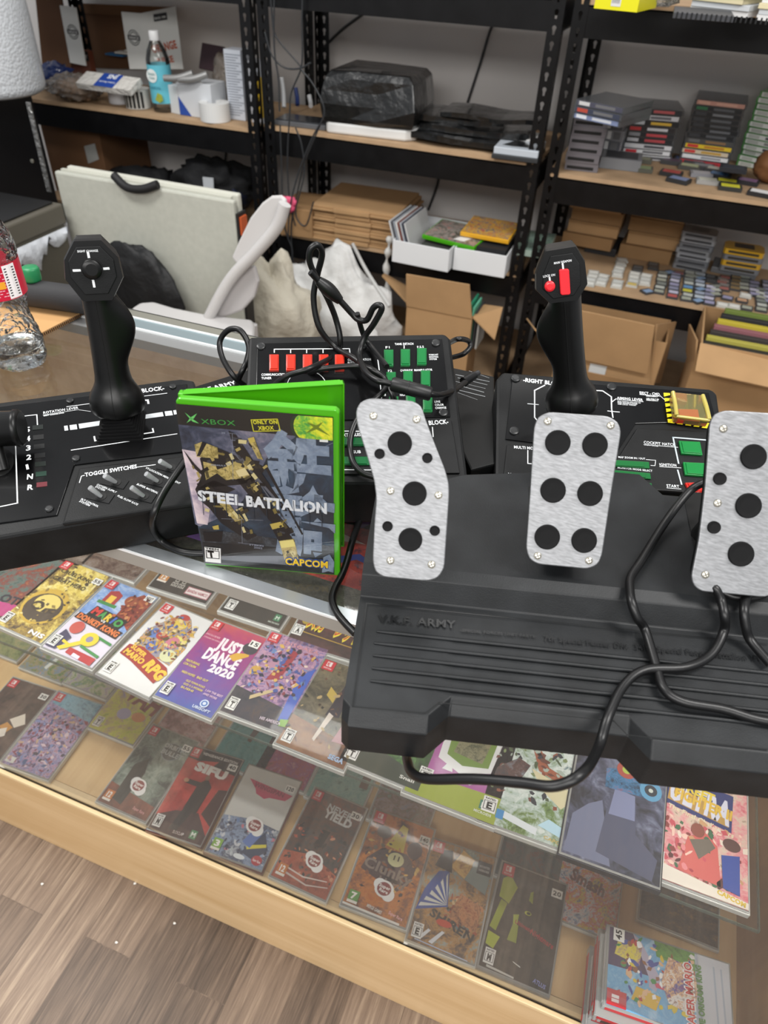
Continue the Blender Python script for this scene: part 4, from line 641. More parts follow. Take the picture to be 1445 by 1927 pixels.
# ---- joysticks
def joystick(base, head, pl, face, inner, tophalf, depth, side, tilt, parts, name):
    """grip between base and head; head is an angular box whose face outline comes from px"""
    B, H = Vector(base), Vector(head); w = (H-B).normalized(); L = (H-B).length
    e1 = pl.u - w*pl.u.dot(w); e1.normalize(); e2 = w.cross(e1)
    bt = MB()
    for k in range(7):
        s_ = .0235-.0016*k; zz = .0006+k*.0032
        bt.box((-s_, -s_, zz), (s_, s_, zz+.0026), RUB, Pl(B, math.degrees(math.atan2(pl.u.y, pl.u.x)), tilt))
    j = MB()
    secs = [(.020, .012, .012), (.0195, .030, .030), (.023, .0355, .033), (.029, .0372, .035), (.036, .0368, .0345), (.043, .0335, .032), (.049, .0285, .0285), (.055, .0248, .0262), (.062, .0232, .025), (.08, .022, .024), (.1, .0212, .0235), (.12, .0208, .0235), (.138, .0208, .024), (L-.012, .021, .0245), (L-.002, .0205, .024)]
    R = []; n = 40
    for z_, rx, ry in secs:
        row = []
        for i in range(n):
            t = 6.2832*i/n; cx, sy = math.cos(t), math.sin(t)
            f = 0
            row.append(B+w*z_+e1*(rx*.75*cx)+e2*(ry*.75*sy))
        R.append(row)
    # refine between sections for a smooth profile
    R2 = []
    for k in range(len(R)-1):
        a, c = R[k], R[k+1]; z0, z1 = secs[k][0], secs[k+1][0]
        m = 4 if k > 7 else 2
        for s_ in range(m):
            u = s_/m; z_ = z0+(z1-z0)*u; rx = secs[k][1]+(secs[k+1][1]-secs[k][1])*u; ry = secs[k][2]+(secs[k+1][2]-secs[k][2])*u; row = []
            for i in range(n):
                t = 6.2832*i/n; cx, sy = math.cos(t), math.sin(t); q_ = min(max((z_-.072)/.072, 0), 1); f = max(0, math.sin(3.1415*q_**1.25))**1.1*max(0, (cx*side))**4*.0145
                row.append(B+w*z_+e1*((rx*.75+f)*cx)+e2*(ry*.75*sy))
            R2.append(row)
    R2.append(R[-1]); j.rings(R2, BLKM)
    seam = [B+w*z_-e2*(ry*.75+.0001) for z_, rx, ry in secs[1:]]; j.tube(seam, .0004, M('#050505', .5), 6, 3)
    jo = j.build(name, dev, label='black joystick with a flared skirt and an angular head')
    bt.build('rubber_boot', jo)
    hp = Pl(H, math.degrees(math.atan2(pl.u.y, pl.u.x)), tilt)
    return jo, hp
def head(jo, hp, outer, inner, back, h_in=.0016):
    b = MB(); q = [hp.q(x, y, 0) for x, y in outer]; cx = sum(p[0] for p in q)/len(q); cy = sum(p[1] for p in q)/len(q)
    mid = [(cx+(p[0]-cx)*1.04, cy+(p[1]-cy)*1.04) for p in q]
    bk = [(cx+(p[0]-cx)*.92, cy+(p[1]-cy)*.9+.004) for p in q]
    ar = sum(q[i][0]*q[(i+1) % len(q)][1]-q[(i+1) % len(q)][0]*q[i][1] for i in range(len(q)))
    if ar < 0: q, mid, bk = q[::-1], mid[::-1], bk[::-1]
    b.rings([[hp.w(x, y, -back) for x, y in bk], [hp.w(x, y, -.006) for x, y in mid], [hp.w(x, y, 0) for x, y in q]], BLKM, False)
    ho = b.build('stick_head', jo, bevel=.0012)
    b = MB(); b.pprism(inner, 0, h_in, BLK, hp); b.build('head_plate', jo, bevel=.0007)
    return ho
ZB = PL.w(*PL.q(230, 806, 0), 0)
J1, HP = joystick(ZB, zc(180, 528, ZB.z+.155), Pl(ZB, 30, 0), None, None, None, .05, 1, 8, None, 'joystick')
HP = Pl(zc(176, 508, ZB.z+.172), 38, 80)
head(J1, HP, [(121, 490), (139, 454), (190, 452), (222, 484), (231, 522), (211, 565), (156, 567), (123, 526)], [(128, 492), (143, 465), (188, 463), (214, 489), (220, 521), (204, 553), (160, 555), (133, 523)], .024)
b = MB(); c = HP.q(172.8, 506.5, .003); r = abs(HP.q(192.5, 506, .003)[0]-c[0]); b.disc(c, r*1.08, .0016, .0024, M('#040404', .4), HP, 32); b.disc(c, r*.98, .0024, .0052, BLKM, HP, 32, .0014); b.build('thumb_button', J1)
Z = lambda *p: [(x/5.353, 400+y/5.353) for x, y in p]
b = MB()
for p in (((885, 403), (897, 458)), ((745, 584), (803, 582)), ((1035, 566), (1090, 563)), ((938, 688), (949, 743))): b.pline(Z(*p), .0021, .002, WM, HP)
b.ptext('SIGHT CHANGE', (145.6, 475), (184.8, 473.6), 4, WM, .002, HP, .022); b.build('printed_lettering', J1)
ZB = PR.w(*PR.q(1078, 800, 0), 0)
J2, HP = joystick(ZB, zc(1061, 536, ZB.z+.155), Pl(ZB, 10, 0), None, None, None, .05, -1, 18, None, 'joystick')
HP = Pl(zc(1057, 518, ZB.z+.17), 14, 80)
head(J2, HP, [(1009, 516), (1027, 473), (1083, 464), (1100, 493), (1105, 535), (1087, 565), (1035, 571), (1009, 546)], [(1022, 518), (1036, 482), (1077, 476), (1091, 497), (1093, 536), (1080, 556), (1041, 563), (1021, 544)], .028)
b = MB(); c = HP.q(1034.5, 538.8, .003); b.disc(c, abs(HP.q(1044.5, 538.8, .003)[0]-c[0]), .0016, .0042, M('#d4202a', .35, coat=.5), HP, 28, .001); b.build('lock_button', J2, label='round red button')
b = MB(); b.pprism([(1052, 510), (1053.5, 507.5), (1069, 506.5), (1071, 509), (1073.5, 552), (1071.5, 555), (1057, 556), (1054.5, 553)], .0016, .0052, M('#d4202a', .35, coat=.5), HP); b.build('trigger_button', J2, bevel=.0008, label='tall rounded red button')
b = MB(); b.ptext('MAIN WEAPON', (1042.5, 497.5), (1075.5, 492), 4.2, WM, .002, HP, .022); b.ptext('LOCK ON', (1022, 522.5), (1044.5, 519), 4.2, WM, .002, HP, .022)
b.pline([(1058.6, 496.5), (1059.6, 505)], .0016, .002, WM, HP); b.pline([(1034, 523), (1034.6, 528)], .0016, .002, WM, HP); b.build('printed_lettering', J2)

# ============================================================ PEDAL UNIT
ped = thing('pedal_unit', 'black plastic foot pedal unit with three brushed metal pedals, resting on the counter', 'pedals', (0, .42, GZ))
G0 = zc(640, 1415, .974); PG = Pl(G0, 15, 0)
b = MB()
def prof(a):
    t = .018 if .080 < a < .212 else 0
    if .064 < a <= .080: t = .018*(a-.064)/.016
    if .212 <= a < .226: t = .018*(1-(a-.212)/.014)
    return t
cols = [0, .006, .063, .064, .080, .081, .211, .212, .226, .227, .255, .272, .46, .47]
R = []
for a in cols:
    t = prof(a); e = .006 if a in (0, .47) else 0
    bb = .298-.073*max(0, 1-a/.13)-(.03 if a > .26 else 0); R.append([PG.w(a, y, z) for y, z in ((.006+t+e, 0), (t+e, .004), (t+e*1.2, .036), (.010+t+e, .047), (.113, .0545), (.122, .0725), (.132, .0765), (bb-.006, .078), (bb, .072), (bb, 0))])
b.rings(R, BLKD, False)
base = b.build('pedal_base', ped, bevel=.0022)
PT = Pl(PG.w(0, 0, .0467), 15, math.degrees(math.atan2(.0075, .103)))
b = MB()
for (x0, y0), L in (((709, 1187), .335), ((704, 1209), .34), ((702, 1232), .335), ((700, 1256), .345), ((697, 1280), .345)):
    q = PT.q(x0, y0, .001); n = 24
    b.tube([PT.w(q[0]+L*k/n, q[1], .0002) for k in range(n+1)], lambda k: .0016 if .004 < k < .996 else .0009, BLKD, 8, 1)
b.build('tread_ridges', base)
b = MB(); EMB = M('#101112', .3)
b.ptext('V.K.F. ARMY', (710, 1170), (858, 1182), 14, EMB, .0012, PT, .028); b.ptext('-SPECIAL FORCES UNIT PARTS-', (866, 1188), (1010, 1200), 5, EMB, .0012, PT, .03)
b.ptext('7th Special Panzer Div.  341st Special Panzer Battalion VT', (1024, 1205), (1432, 1245), 10, EMB, .0012, PT, .022); b.build('embossed_lettering', base)
b = MB(); LN = M('#0b0c0c', .3)
b.pline([(690, 1135), (1445, 1212)], .0006, .0011, LN, PT); b.pline([(664, 1330), (800, 1342), (826, 1322), (1155, 1357), (1180, 1383), (1445, 1410)], .0008, .0011, LN, PT); b.pline([(690, 1135), (664, 1330)], .0006, .0011, LN, PT); b.build('groove_lines', base)
PP = Pl(PG.w(0, 0, .0778), 15, 0)
b = MB(); b.pflat([(1284, 925), (1330, 928), (1345, 1075), (1312, 1058)], .0004, M('#020202', .8), PP); b.build('arm_slot_shade', base); b = MB()  # flat black patches paint the dark inside the arm slots
b.pflat([(995, 915), (1010, 912), (1010, 1010), (997, 1010)], .0004, M('#020202', .8), PP); b.build('arm_slot_shade', base)
BR = M('#87888a', .54, .88, noise=(700, .22), stretch=(.02, 1, 1), bump=(420, .12, .0003))
def rounded(px, k=3):
    o = []; n = len(px)
    for i in range(n):
        a, p, c = Vector(px[i-1]), Vector(px[i]), Vector(px[(i+1) % n])
        A = p+(a-p).normalized()*min(9, (a-p).length*.35); B = p+(c-p).normalized()*min(9, (c-p).length*.35)
        o += [tuple(A), tuple((p*2+A+B)/4), tuple(B)]
    return o
def pedal(zb, bx, outline, big, small, screws, lab):
    pl = Pl(zc(*bx, zb), 15.5, 55); b = MB(); q = [pl.q(x, y, .003) for x, y in rounded(outline)]
    cx = sum(p[0] for p in q)/len(q); cy = sum(p[1] for p in q)/len(q)
    b.prism(q, 0, .003, BR, pl); p_ = b.build('pedal', ped, bevel=.0009, label=lab)
    b = MB(); b.prism([(cx+(x-cx)*.94, cy+(y-cy)*.95) for x, y in q], -.008, -.0002, BLKF, pl); b.box((cx-.014, cy-.05, -.03), (cx+.014, cy+.02, -.008), BLKF, pl)
    f = pl.w(cx, cy, -.02); g = PG.w(*[(f-PG.P).dot(v) for v in (PG.u, PG.v)], .0775); b.tube([f, Vector((g.x, g.y, .0775+.974-.02))+PG.v*.03], .012, BLKF, 12, 1); b.build('pedal_arm', p_)
    for x, y, r in big+small:
        c = pl.q(x, y, .0045); rr = abs(pl.q(x+r, y, .0045)[0]-c[0]); b = MB(); b.disc(c, rr*1.04, .003, .0033, M('#202124', .4), pl, 32); b.disc(c, rr, .003, .0052, RUB, pl, 32, -.0004); b.build('grip_stud', p_)
    for x, y in screws:
        c = pl.q(x, y, .003); b = MB(); SM = M('#b9b4a8', .3, .9); b.disc(c, .0033, .003, .0033, M('#6a6964', .4, .8), pl, 18); b.disc(c, .0028, .0033, .0037, SM, pl, 18, .0004)
        dk = M('#3a3834', .5)
        for t in (.4, 1.97): b.line([(c[0]-.0017*math.cos(t), c[1]-.0017*math.sin(t)), (c[0]+.0017*math.cos(t), c[1]+.0017*math.sin(t))], .0006, .0042, dk, pl)
        b.build('screw', p_)
pedal(1.062, (770, 1090), [(672, 800), (669, 774), (677, 757), (695, 749), (776, 754), (793, 764), (801, 790), (820, 840), (838, 885), (845, 912), (845, 938), (836, 1070), (824, 1088), (804, 1094), (721, 1086), (706, 1076), (701, 1056), (704, 990), (708, 938), (704, 905), (688, 850)],
 [(752, 834.7, 22.5), (779.8, 929, 22.5), (772, 1016, 22)], [(714, 854, 9.5), (804, 862, 9.5), (729, 990.7, 9.5), (818, 999, 9.5)], [(702.4, 783), (783.7, 789.6), (734.7, 924), (825, 932), (734.7, 1055), (812, 1062.6)], 'left pedal with a kinked outline')
pedal(1.062, (1065, 1070), [(1005, 805), (1012, 785), (1032, 775), (1145, 783), (1163, 794), (1169, 812), (1150, 930), (1133, 1045), (1125, 1063), (1106, 1071), (1012, 1062), (996, 1052), (990, 1033), (998, 920)],
 [(1050, 833, 23.5), (1120, 837.5, 23.5), (1041, 923, 23.5), (1110.7, 929, 23.5), (1030, 1011, 23.5), (1099.6, 1017.5, 23.5)], [], [(1030.5, 793), (1149, 801), (1011.6, 1046), (1108, 1055)], 'middle pedal, upright, with six studs')
pedal(1.062, (1390, 1120), [(1336, 796), (1345, 779), (1365, 772), (1492, 780), (1512, 792), (1518, 812), (1500, 900), (1492, 940), (1474, 1095), (1462, 1116), (1440, 1124), (1320, 1113), (1306, 1103), (1301, 1085), (1315, 1016), (1327, 914)],
 [(1418.5, 859.6, 24), (1409, 952, 24), (1395, 1043, 24)], [(1355, 901, 12), (1344, 992.7, 12)], [(1361, 807), (1350, 947), (1327, 1081.5)], 'right pedal, cut by the edge of the picture')
# ============================================================ GREEN GAME CASE STANDING ON THE GLASS
XG = M('#48a80f', .28, coat=.5, trans=.12)
P1 = zc(385, 1063, .9712); P2 = zc(640, 1084, .9712); hd = math.degrees(math.atan2(P2.y-P1.y, P2.x-P1.x))
PX = Pl(P1, hd, 90)      # u along the front, v up, n towards the viewer
xb = thing('game_case', 'green plastic game case standing open on the glass, silver walking machine on its cover', 'game case', (P1+P2)/2)
wX = (P2-P1).length; hX = .19
b = MB(); b.prism([(0, 0), (wX, 0), (wX, hX-.003), (wX-.003, hX), (.003, hX), (0, hX-.003)], -.0065, 0, XG, PX)
fo = b.build('front_shell', xb, bevel=.0012)
b = MB(); b.prism([(0, 0), (.0045, 0), (.0045, hX), (0, hX)], -.014, -.0068, XG, PX); b.build('hinge_spine', xb, bevel=.001)
PB = Pl(PX.w(.002, 0, -.0135), hd+15, 90)
b = MB(); b.prism([(0, 0), (wX, 0), (wX, hX-.003), (wX-.003, hX), (.003, hX), (0, hX-.003)], -.001, .0006, XG, PB)
b.box((0, hX-.0012, 0), (wX, hX, .0065), XG, PB); b.box((wX-.0015, 0, 0), (wX, hX, .0065), XG, PB); b.box((0, 0, 0), (wX, .0012, .0065), XG, PB)
b.build('back_shell', xb, bevel=.0005)
Z = lambda *p: [(280+x/3.44, 700+y/3.44) for x, y in p]
b = MB(); h = .0004
SKY = art(['#202838', '#3a4256', '#5f6276', '#8f8794', '#b8acb0'], 9, 90, .0, 1.0)
NAV = art(['#141d28', '#1f2f40', '#2f4a60'], 10, 91)
b.pflat(Z((172, 205), (1193, 292), (1200, 1312), (362, 1240)), h, NAV, PX)
b.pflat(Z((190, 340), (960, 412), (760, 560), (700, 700), (560, 900), (330, 1000), (300, 985)), h+.0001, SKY, PX)
b.pflat(Z((215, 500), (330, 520), (420, 760), (380, 990), (312, 980)), h+.00015, art(['#8f8498', '#c4b4bc', '#e0d0cc'], 14, 92), PX)
b.pflat(Z((325, 1010), (700, 1060), (1198, 1130), (1200, 1190), (345, 1100)), h+.0002, art(['#15181c', '#2c3138', '#505860'], 30, 93), PX)
b.pflat(Z((345, 1100), (1200, 1160), (1200, 1312), (362, 1240)), h+.0003, M('#1d2024', .35, coat=.5), PX)
b.pflat(Z((470, 1190), (900, 1190), (900, 1250), (470, 1215)), h+.0004, M('#6d7077', .35, coat=.5), PX)
b.pflat(Z((172, 205), (1193, 292), (1193, 438), (190, 340)), h+.0004, M('#1a1c1c', .35, coat=.5), PX)
# brush strokes of the big pale characters
KJ = art(['#5d6c80', '#77869a', '#8f9cac'], 30, 88)
b.ptext('鉄', Z((770, 770))[0], Z((1200, 800))[0], 92, KJ, h+.0005, PX, .035)
b.ptext('騎', Z((820, 1150))[0], Z((1200, 1190))[0], 88, KJ, h+.0005, PX, .035)
rg = random.Random(5)
GREEB = []
for (x0, y0), (x1, y1), wd, n_ in (((330, 560), (700, 640), 90, 34), ((420, 760), (680, 1050), 60, 22), ((640, 660), (930, 1060), 45, 26), ((330, 620), (420, 900), 55, 16), ((560, 420), (700, 620), 45, 14), ((860, 1000), (930, 1200), 40, 10)):
    for _ in range(n_):
        t_ = rg.random(); x = x0+(x1-x0)*t_+rg.uniform(-wd, wd); y = y0+(y1-y0)*t_+rg.uniform(-wd, wd)*.7; s1, s2, a_ = rg.uniform(8, 30), rg.uniform(4, 14), rg.choice((.15, .95, 1.1, -.5))+rg.uniform(-.2, .2); ca, sa = math.cos(a_), math.sin(a_)
        GREEB.append((rg.choice(('#0e0d10', '#1c1a1a', '#2c2820', '#4a4228', '#7a6c3a', '#a8965a', '#c8bc8a', '#3a3c44')), tuple((x+u*ca*s1-v*sa*s2, y+u*sa*s1+v*ca*s2) for u, v in ((-1, -1), (1, -.8), (.9, 1), (-1, .8)))))
# machine: dark mass, legs and long barrels
MD = M('#17161a', .4, coat=.4); MG = art(['#5a5030', '#8f8048', '#c4b070', '#3c3624'], 60, 94); MG2 = M('#b8a452', .4, coat=.4); MW = M('#5a5c66', .4, coat=.4)
for m_, z_, pp in [
 (MD, 6, ((330, 560), (420, 480), (560, 540), (640, 560), (760, 620), (700, 700), (590, 730), (470, 740), (300, 760), (330, 700), (350, 640))),
 (MD, 6, ((300, 760), (420, 700), (560, 760), (470, 800), (560, 960), (700, 1060), (640, 1090), (470, 980), (390, 880), (330, 830))),
 (MD, 6, ((560, 690), (650, 650), (800, 880), (940, 1040), (880, 1060), (780, 960))),
 (MD, 7, ((220, 500), (300, 600), (400, 700), (385, 708), (290, 620))), (MD, 7, ((515, 380), (560, 400), (720, 640), (900, 900), (870, 900), (560, 520))),
 (MW, 8, ((560, 540), (575, 535), (860, 860), (850, 870))), (MD, 8, ((740, 600), (762, 600), (1000, 1050), (990, 1055))), (MW, 8, ((600, 560), (606, 556), (900, 980), (893, 985))),
 (MG, 9, ((295, 470), (345, 452), (445, 490), (450, 560), (310, 550))), (MD, 10, ((345, 452), (375, 462), (330, 545), (310, 545))), (MG, 9, ((350, 580), (430, 600), (450, 650), (370, 700))), (MG2, 9, ((640, 430), (680, 420), (690, 450), (655, 465))), (MG, 9, ((655, 465), (690, 450), (740, 570), (705, 560))),
 (MG, 9, ((420, 640), (540, 600), (620, 620), (660, 680), (500, 700))), (M('#cdbf90', .4), 10, ((560, 640), (620, 620), (650, 665), (585, 680))), (MG, 9, ((480, 800), (600, 960), (560, 970), (450, 840))),
 (MG2, 9, ((783, 985), (860, 968), (885, 1000), (800, 1020))), (MG, 9, ((840, 1090), (940, 1080), (970, 1215), (880, 1220))), (M('#d8cc84', .4), 10, ((845, 1095), (935, 1085), (950, 1130), (858, 1140))), (MG2, 9, ((410, 1000), (450, 990), (455, 1020), (420, 1020))),
 (MD, 9, ((800, 1020), (880, 1000), (930, 1080), (840, 1095))), (MD, 8, ((350, 1040), (480, 1030), (470, 1100), (360, 1095)))]:
    b.pflat(Z(*pp), h+.0001*z_, m_, PX)
for i_, (c_, pp) in enumerate(GREEB): b.pflat(Z(*pp), h+.0008+.000002*i_, M(c_, .4, coat=.4), PX)
LG = M('#8a90a0', .4)
for p in (((510, 395), (570, 402)), ((540, 400), (545, 700)), ((470, 950), (740, 960)), ((580, 1105), (740, 1125)), ((600, 950), (605, 1110)), ((530, 440), (560, 445)), ((530, 480), (560, 484)), ((530, 520), (560, 524)), ((1060, 520), (1190, 460))): b.pline(Z(*p), .0003, h+.0013, LG, PX)
for t_, p, q_, hp in (('20', (470, 398), (494, 400), 2.6), ('10', (505, 600), (524, 602), 2.6), ('STEKKI', (650, 1122), (742, 1132), 3), ('2002', (680, 1140), (735, 1148), 3), ('ASSAULT', (400, 605), (500, 612), 2.6)):
    (x0, y0), (x1, y1) = Z(p, q_); b.ptext(t_, (x0, y0), (x1, y1), hp, LG, h+.0013, PX)
TIT = M('#d3d6da', .35, coat=.3)
b.ptext('STEEL', (373, 941), (458, 951), 18, TIT, h+.0015, PX, .05); b.ptext('BATTALION', (464, 952), (615, 966), 18.5, TIT, h+.0015, PX, .05)
for x in (380, 402, 424, 446, 475, 500, 526, 552, 580, 603): b.pline([(x, 925+(x-373)*.1), (x+3, 968+(x-373)*.1)], .0006, h+.0016, NAV, PX)  # stencil bridges
GRN = M('#3f9c46', .35, coat=.5)
b.ptext('XBOX', (379, 797.5), (443, 801), 9.5, GRN, h+.0008, PX, -.004)
for p in (((232, 262), (262, 285), (292, 310), (325, 333), (285, 322), (268, 305)), ((312, 268), (292, 300), (245, 330), (268, 296))): b.pflat(Z(*p), h+.0008, M('#6cc46a', .35), PX)
YL = M('#d8d23a', .4)
b.pline(Z((662, 310), (832, 305), (850, 380), (678, 384), (662, 310)), .0007, h+.0008, YL, PX); b.ptext('ONLY ON', (476.5, 798), (522, 797.5), 7, YL, h+.0008, PX, .03); b.ptext('XBOX', (486, 809), (516, 808.5), 7, YL, h+.0008, PX, .03)
cx, cy = PX.q(280+1085/3.44, 700+355/3.44, h)
pts = [(cx+.0215*math.cos(t), cy+.0195*math.sin(t)) for t in [i*.19 for i in range(33)]]; mxa = PX.q(280+1192/3.44, 700+440/3.44, h); top_ = PX.q(280+1192/3.44, 700+293/3.44, h)[1]; bot_ = mxa[1]
clip = lambda P: [(min(x, mxa[0]), min(max(y, bot_), top_)) for x, y in P]
b.flat(clip(pts), h+.0009, M('#15301c', .3, coat=.6), PX); b.flat(clip([(cx+(x-cx)*.92+.001, cy+(y-cy)*.92) for x, y in pts]), h+.001, art(['#0f6a4a', '#5fa83a', '#c8d030', '#e8dc3a'], 26, 95), PX)
b.pflat(Z((1020, 325), (1085, 345), (1130, 322), (1100, 358), (1175, 415), (1085, 372), (1010, 400), (1065, 358)), h+.0012, M('#6a7a24', .35), PX)
b.pflat(Z((1105, 437), (1160, 440), (1160, 456), (1105, 452)), h+.0012, M('#dadada', .4), PX)
for p, m_ in ((((360, 1132), (465, 1142), (467, 1238), (366, 1228)), M('#e6e6e4', .4)), (((368, 1152), (457, 1160), (458, 1212), (372, 1205)), M('#141414', .4)), (((374, 1157), (452, 1164), (453, 1207), (378, 1200)), M('#ececea', .4))): b.pflat(Z(*p), h+.0012+.0001*(m_.name > 'z')+(.0001 if m_ is M('#141414', .4) else 0)+(.0002 if m_ is M('#ececea', .4) else 0), m_, PX)
b.ptext('T', (392, 1048), (404, 1049), 11, M('#111111', .4), h+.0015, PX, .06); b.ptext('TEEN', (386.5, 1033.5), (411.5, 1036), 3.4, M('#111111', .4), h+.0015, PX, .03)
b.ptext('CAPCOM', (536, 1062), (618, 1069), 13, M('#26407c', .35), h+.0013, PX, .12); b.ptext('CAPCOM', (537, 1062), (617, 1069), 12, M('#e8c42c', .35), h+.0014, PX, .035)
b.pflat(Z((1130, 1200), (1170, 1180), (1200, 1230), (1195, 1300), (1160, 1290), (1120, 1300)), h+.0011, KJ, PX)
b.build('cover_sheet', xb)
b = MB(); b.add([PX.w(*PX.q(280+x/3.44, 700+y/3.44, .0024), .0024) for x, y in ((166, 200), (1193, 290), (1200, 1314), (360, 1243))], [(0, 3, 2, 1)], thin('sleeve_film', (1, 1, 1), .0, 1.35, .12, bump=(14, .25, .004))); b.build('clear_sleeve', xb)

# ============================================================ CABLES
def cable(pts, r, label, extra=None, name='cable', mat=CBL, group=None):
    P = []
    for p in pts: P.append(yc(p[0], p[1], p[2]) if len(p) > 3 else zc(*p[:3]))
    b = MB(); b.tube(P, r, mat, 10, 7)
    if extra: extra(b, P)
    return b.build(name, label=label, cat='cable', group=group)
Yc = .60
V = lambda x, y, Y=Yc: (x, y, Y, 1)
cable([(516, 724, 1.075), (543, 706, 1.088), (586, 692, 1.096), V(632, 667, .655), V(640, 640, .66), V(632, 601, .665), V(617, 563, .66), V(598, 528, .655), V(583, 494, .65), V(584, 470, .65), V(597, 461, .655), V(606, 478, .66), V(597, 518, .66), V(590, 563, .655), V(601, 617, .65), V(632, 654, .655), (667, 675, 1.097), (695, 698, 1.092), (718, 712, 1.088), (741, 752, 1.08), (735, 800, 1.06)], .0033, 'black cable rising in a tall narrow loop above the centre block')
def tie(b, P):
    b.tube([P[1], P[2], P[3]], lambda k: .0045+.003*math.sin(k*3.14), M('#0a0a0a', .4), 10, 5)
def plug(b, P):
    a, c = zc(736, 722, 1.098), zc(812, 742, 1.092); b.tube([a, a.lerp(c, .04), a.lerp(c, .96), c], lambda k: .0075 if .05 < k < .95 else .006, M('#121213', .42), 16, 1)
    b.tube([a.lerp(c, .4), a.lerp(c, .43)], .0081, M('#121213', .42), 16, 1)
    d, e = zc(872, 719, 1.06), zc(893, 706, 1.062); b.tube([d, e], lambda k: .0058-.001*k, M('#121213', .42), 14, 1); b.tube([e, e+(e-d)*.35], .0035, M('#2a2a2c', .4), 10, 1); tie(b, P)
cable([V(584, 512, .64), V(598, 527, .645), V(618, 545, .65), V(640, 566, .655), V(662, 590, .66), V(674, 601, .66), V(690, 602, .66), V(702, 580, .66), V(713, 574, .66), V(718, 582, .66), V(703, 610, .66), V(686, 635, .66), (676, 668, 1.1), (687, 698, 1.1), (710, 716, 1.1), (736, 722, 1.098), (812, 742, 1.092), (838, 741, 1.078), (858, 732, 1.066), (880, 715, 1.06)], .0033, 'black cable with a thick twisted tie and an inline round connector', plug)
cable([(462, 727, 1.045), V(438, 706, .61), V(418, 672, .62), V(414, 642, .63), V(430, 621, .635), V(452, 622, .635), V(468, 650, .63), V(464, 680, .62), V(452, 706, .61), (444, 728, 1.03)], .0033, 'black cable standing in an upright loop left of the centre block')
cable([(480, 716, 1.07), (563, 709, 1.075), (601, 695, 1.09), (671, 689, 1.095), (702, 697, 1.098), (724, 714, 1.09), (722, 735, 1.085), (692, 764, 1.078), (671, 792, 1.068), (660, 822, 1.058), (659, 846, 1.05), (665, 871, 1.044), (681, 889, 1.04), (704, 897, 1.038)], .0033, 'black cable lying across the red buttons and curling behind the left pedal')
cable([V(672, 590, .66), V(684, 630, .67), (700, 655, 1.1), (728, 690, 1.1)], .003, 'short straight black cable behind the tall loop')
cable([(846, 645, 1.06), V(862, 638, .76), V(880, 641, .78), V(885, 652, .78), V(872, 666, .77), (850, 673, 1.05)], .0032, 'thin black cable loop sticking out right of the centre block')
cable([(352, 862, 1.05), (330, 893, 1.0455), (308, 927, 1.0385), (291, 962, 1.029), (286, 984, 1.012), (291, 1003, .989), (303, 1017, .977), (320, 1028, .9745), (345, 1038, .9745), (380, 1041, .9745), (420, 1036, .9745)], .0035, 'black cable drooping over the left block and under the green case')
cable([(712, 945, 1.0), (699, 955, .985), (681, 971, .9745), (665, 1012, .9745), (653, 1055, .9745), (643, 1082, .9745), (630, 1107, .9745), (625, 1128, .9745), (632, 1150, .9745), (647, 1170, .9745), (668, 1192, .9745)], .0035, 'black cable on the glass between the green case and the pedal unit')
TB = lambda x, y, z=1.03: (x, y, z)
cable([(1345, 905, 1.085), (1328, 907, 1.085), (1297, 925, 1.075), (1253, 981, 1.062), (1208, 1053, 1.057), (1187, 1086, 1.0558), (1185, 1110, 1.0562), (1189, 1135, 1.0555), (1199, 1163, 1.047), (1214, 1186, 1.036), (1235, 1255, 1.031), (1249, 1296, 1.032), (1284, 1320, 1.031), (1360, 1334, 1.0295), (1419, 1352, 1.0275), (1475, 1362, 1.027)], .0037, 'black cable leaving behind the right pedal and sweeping down over the tread')
cable([(1335, 1108, 1.06), (1345, 1106, 1.066), (1357, 1130, 1.0585), (1363, 1158, 1.054), (1362, 1188, 1.04), (1338, 1232, 1.0335), (1290, 1256, 1.033), (1214, 1261, 1.0325), (1173, 1291, 1.031), (1144, 1349, 1.03), (1126, 1407, 1.024), V(1097, 1454, .274), V(1045, 1479, .262), V(980, 1473, .262), V(892, 1466, .262), V(805, 1466, .262), V(775, 1454, .27), V(767, 1434, .285), V(764, 1418, .30)], .0037, 'black cable from the right pedal, hanging below the front of the pedal unit')
cable([(1470, 1090, 1.066), (1446, 1095, 1.066), (1420, 1106, 1.062), (1404, 1126, 1.058), (1400, 1150, 1.056), (1403, 1178, 1.047), (1412, 1205, 1.037), (1450, 1250, 1.033)], .0037, 'black cable curling over the right end of the tread')
cable([(1350, 1110, 1.057), (1382, 1123, 1.056), (1420, 1124, 1.056), (1450, 1112, 1.058)], .0033, 'black cable tucked beneath the right pedal')

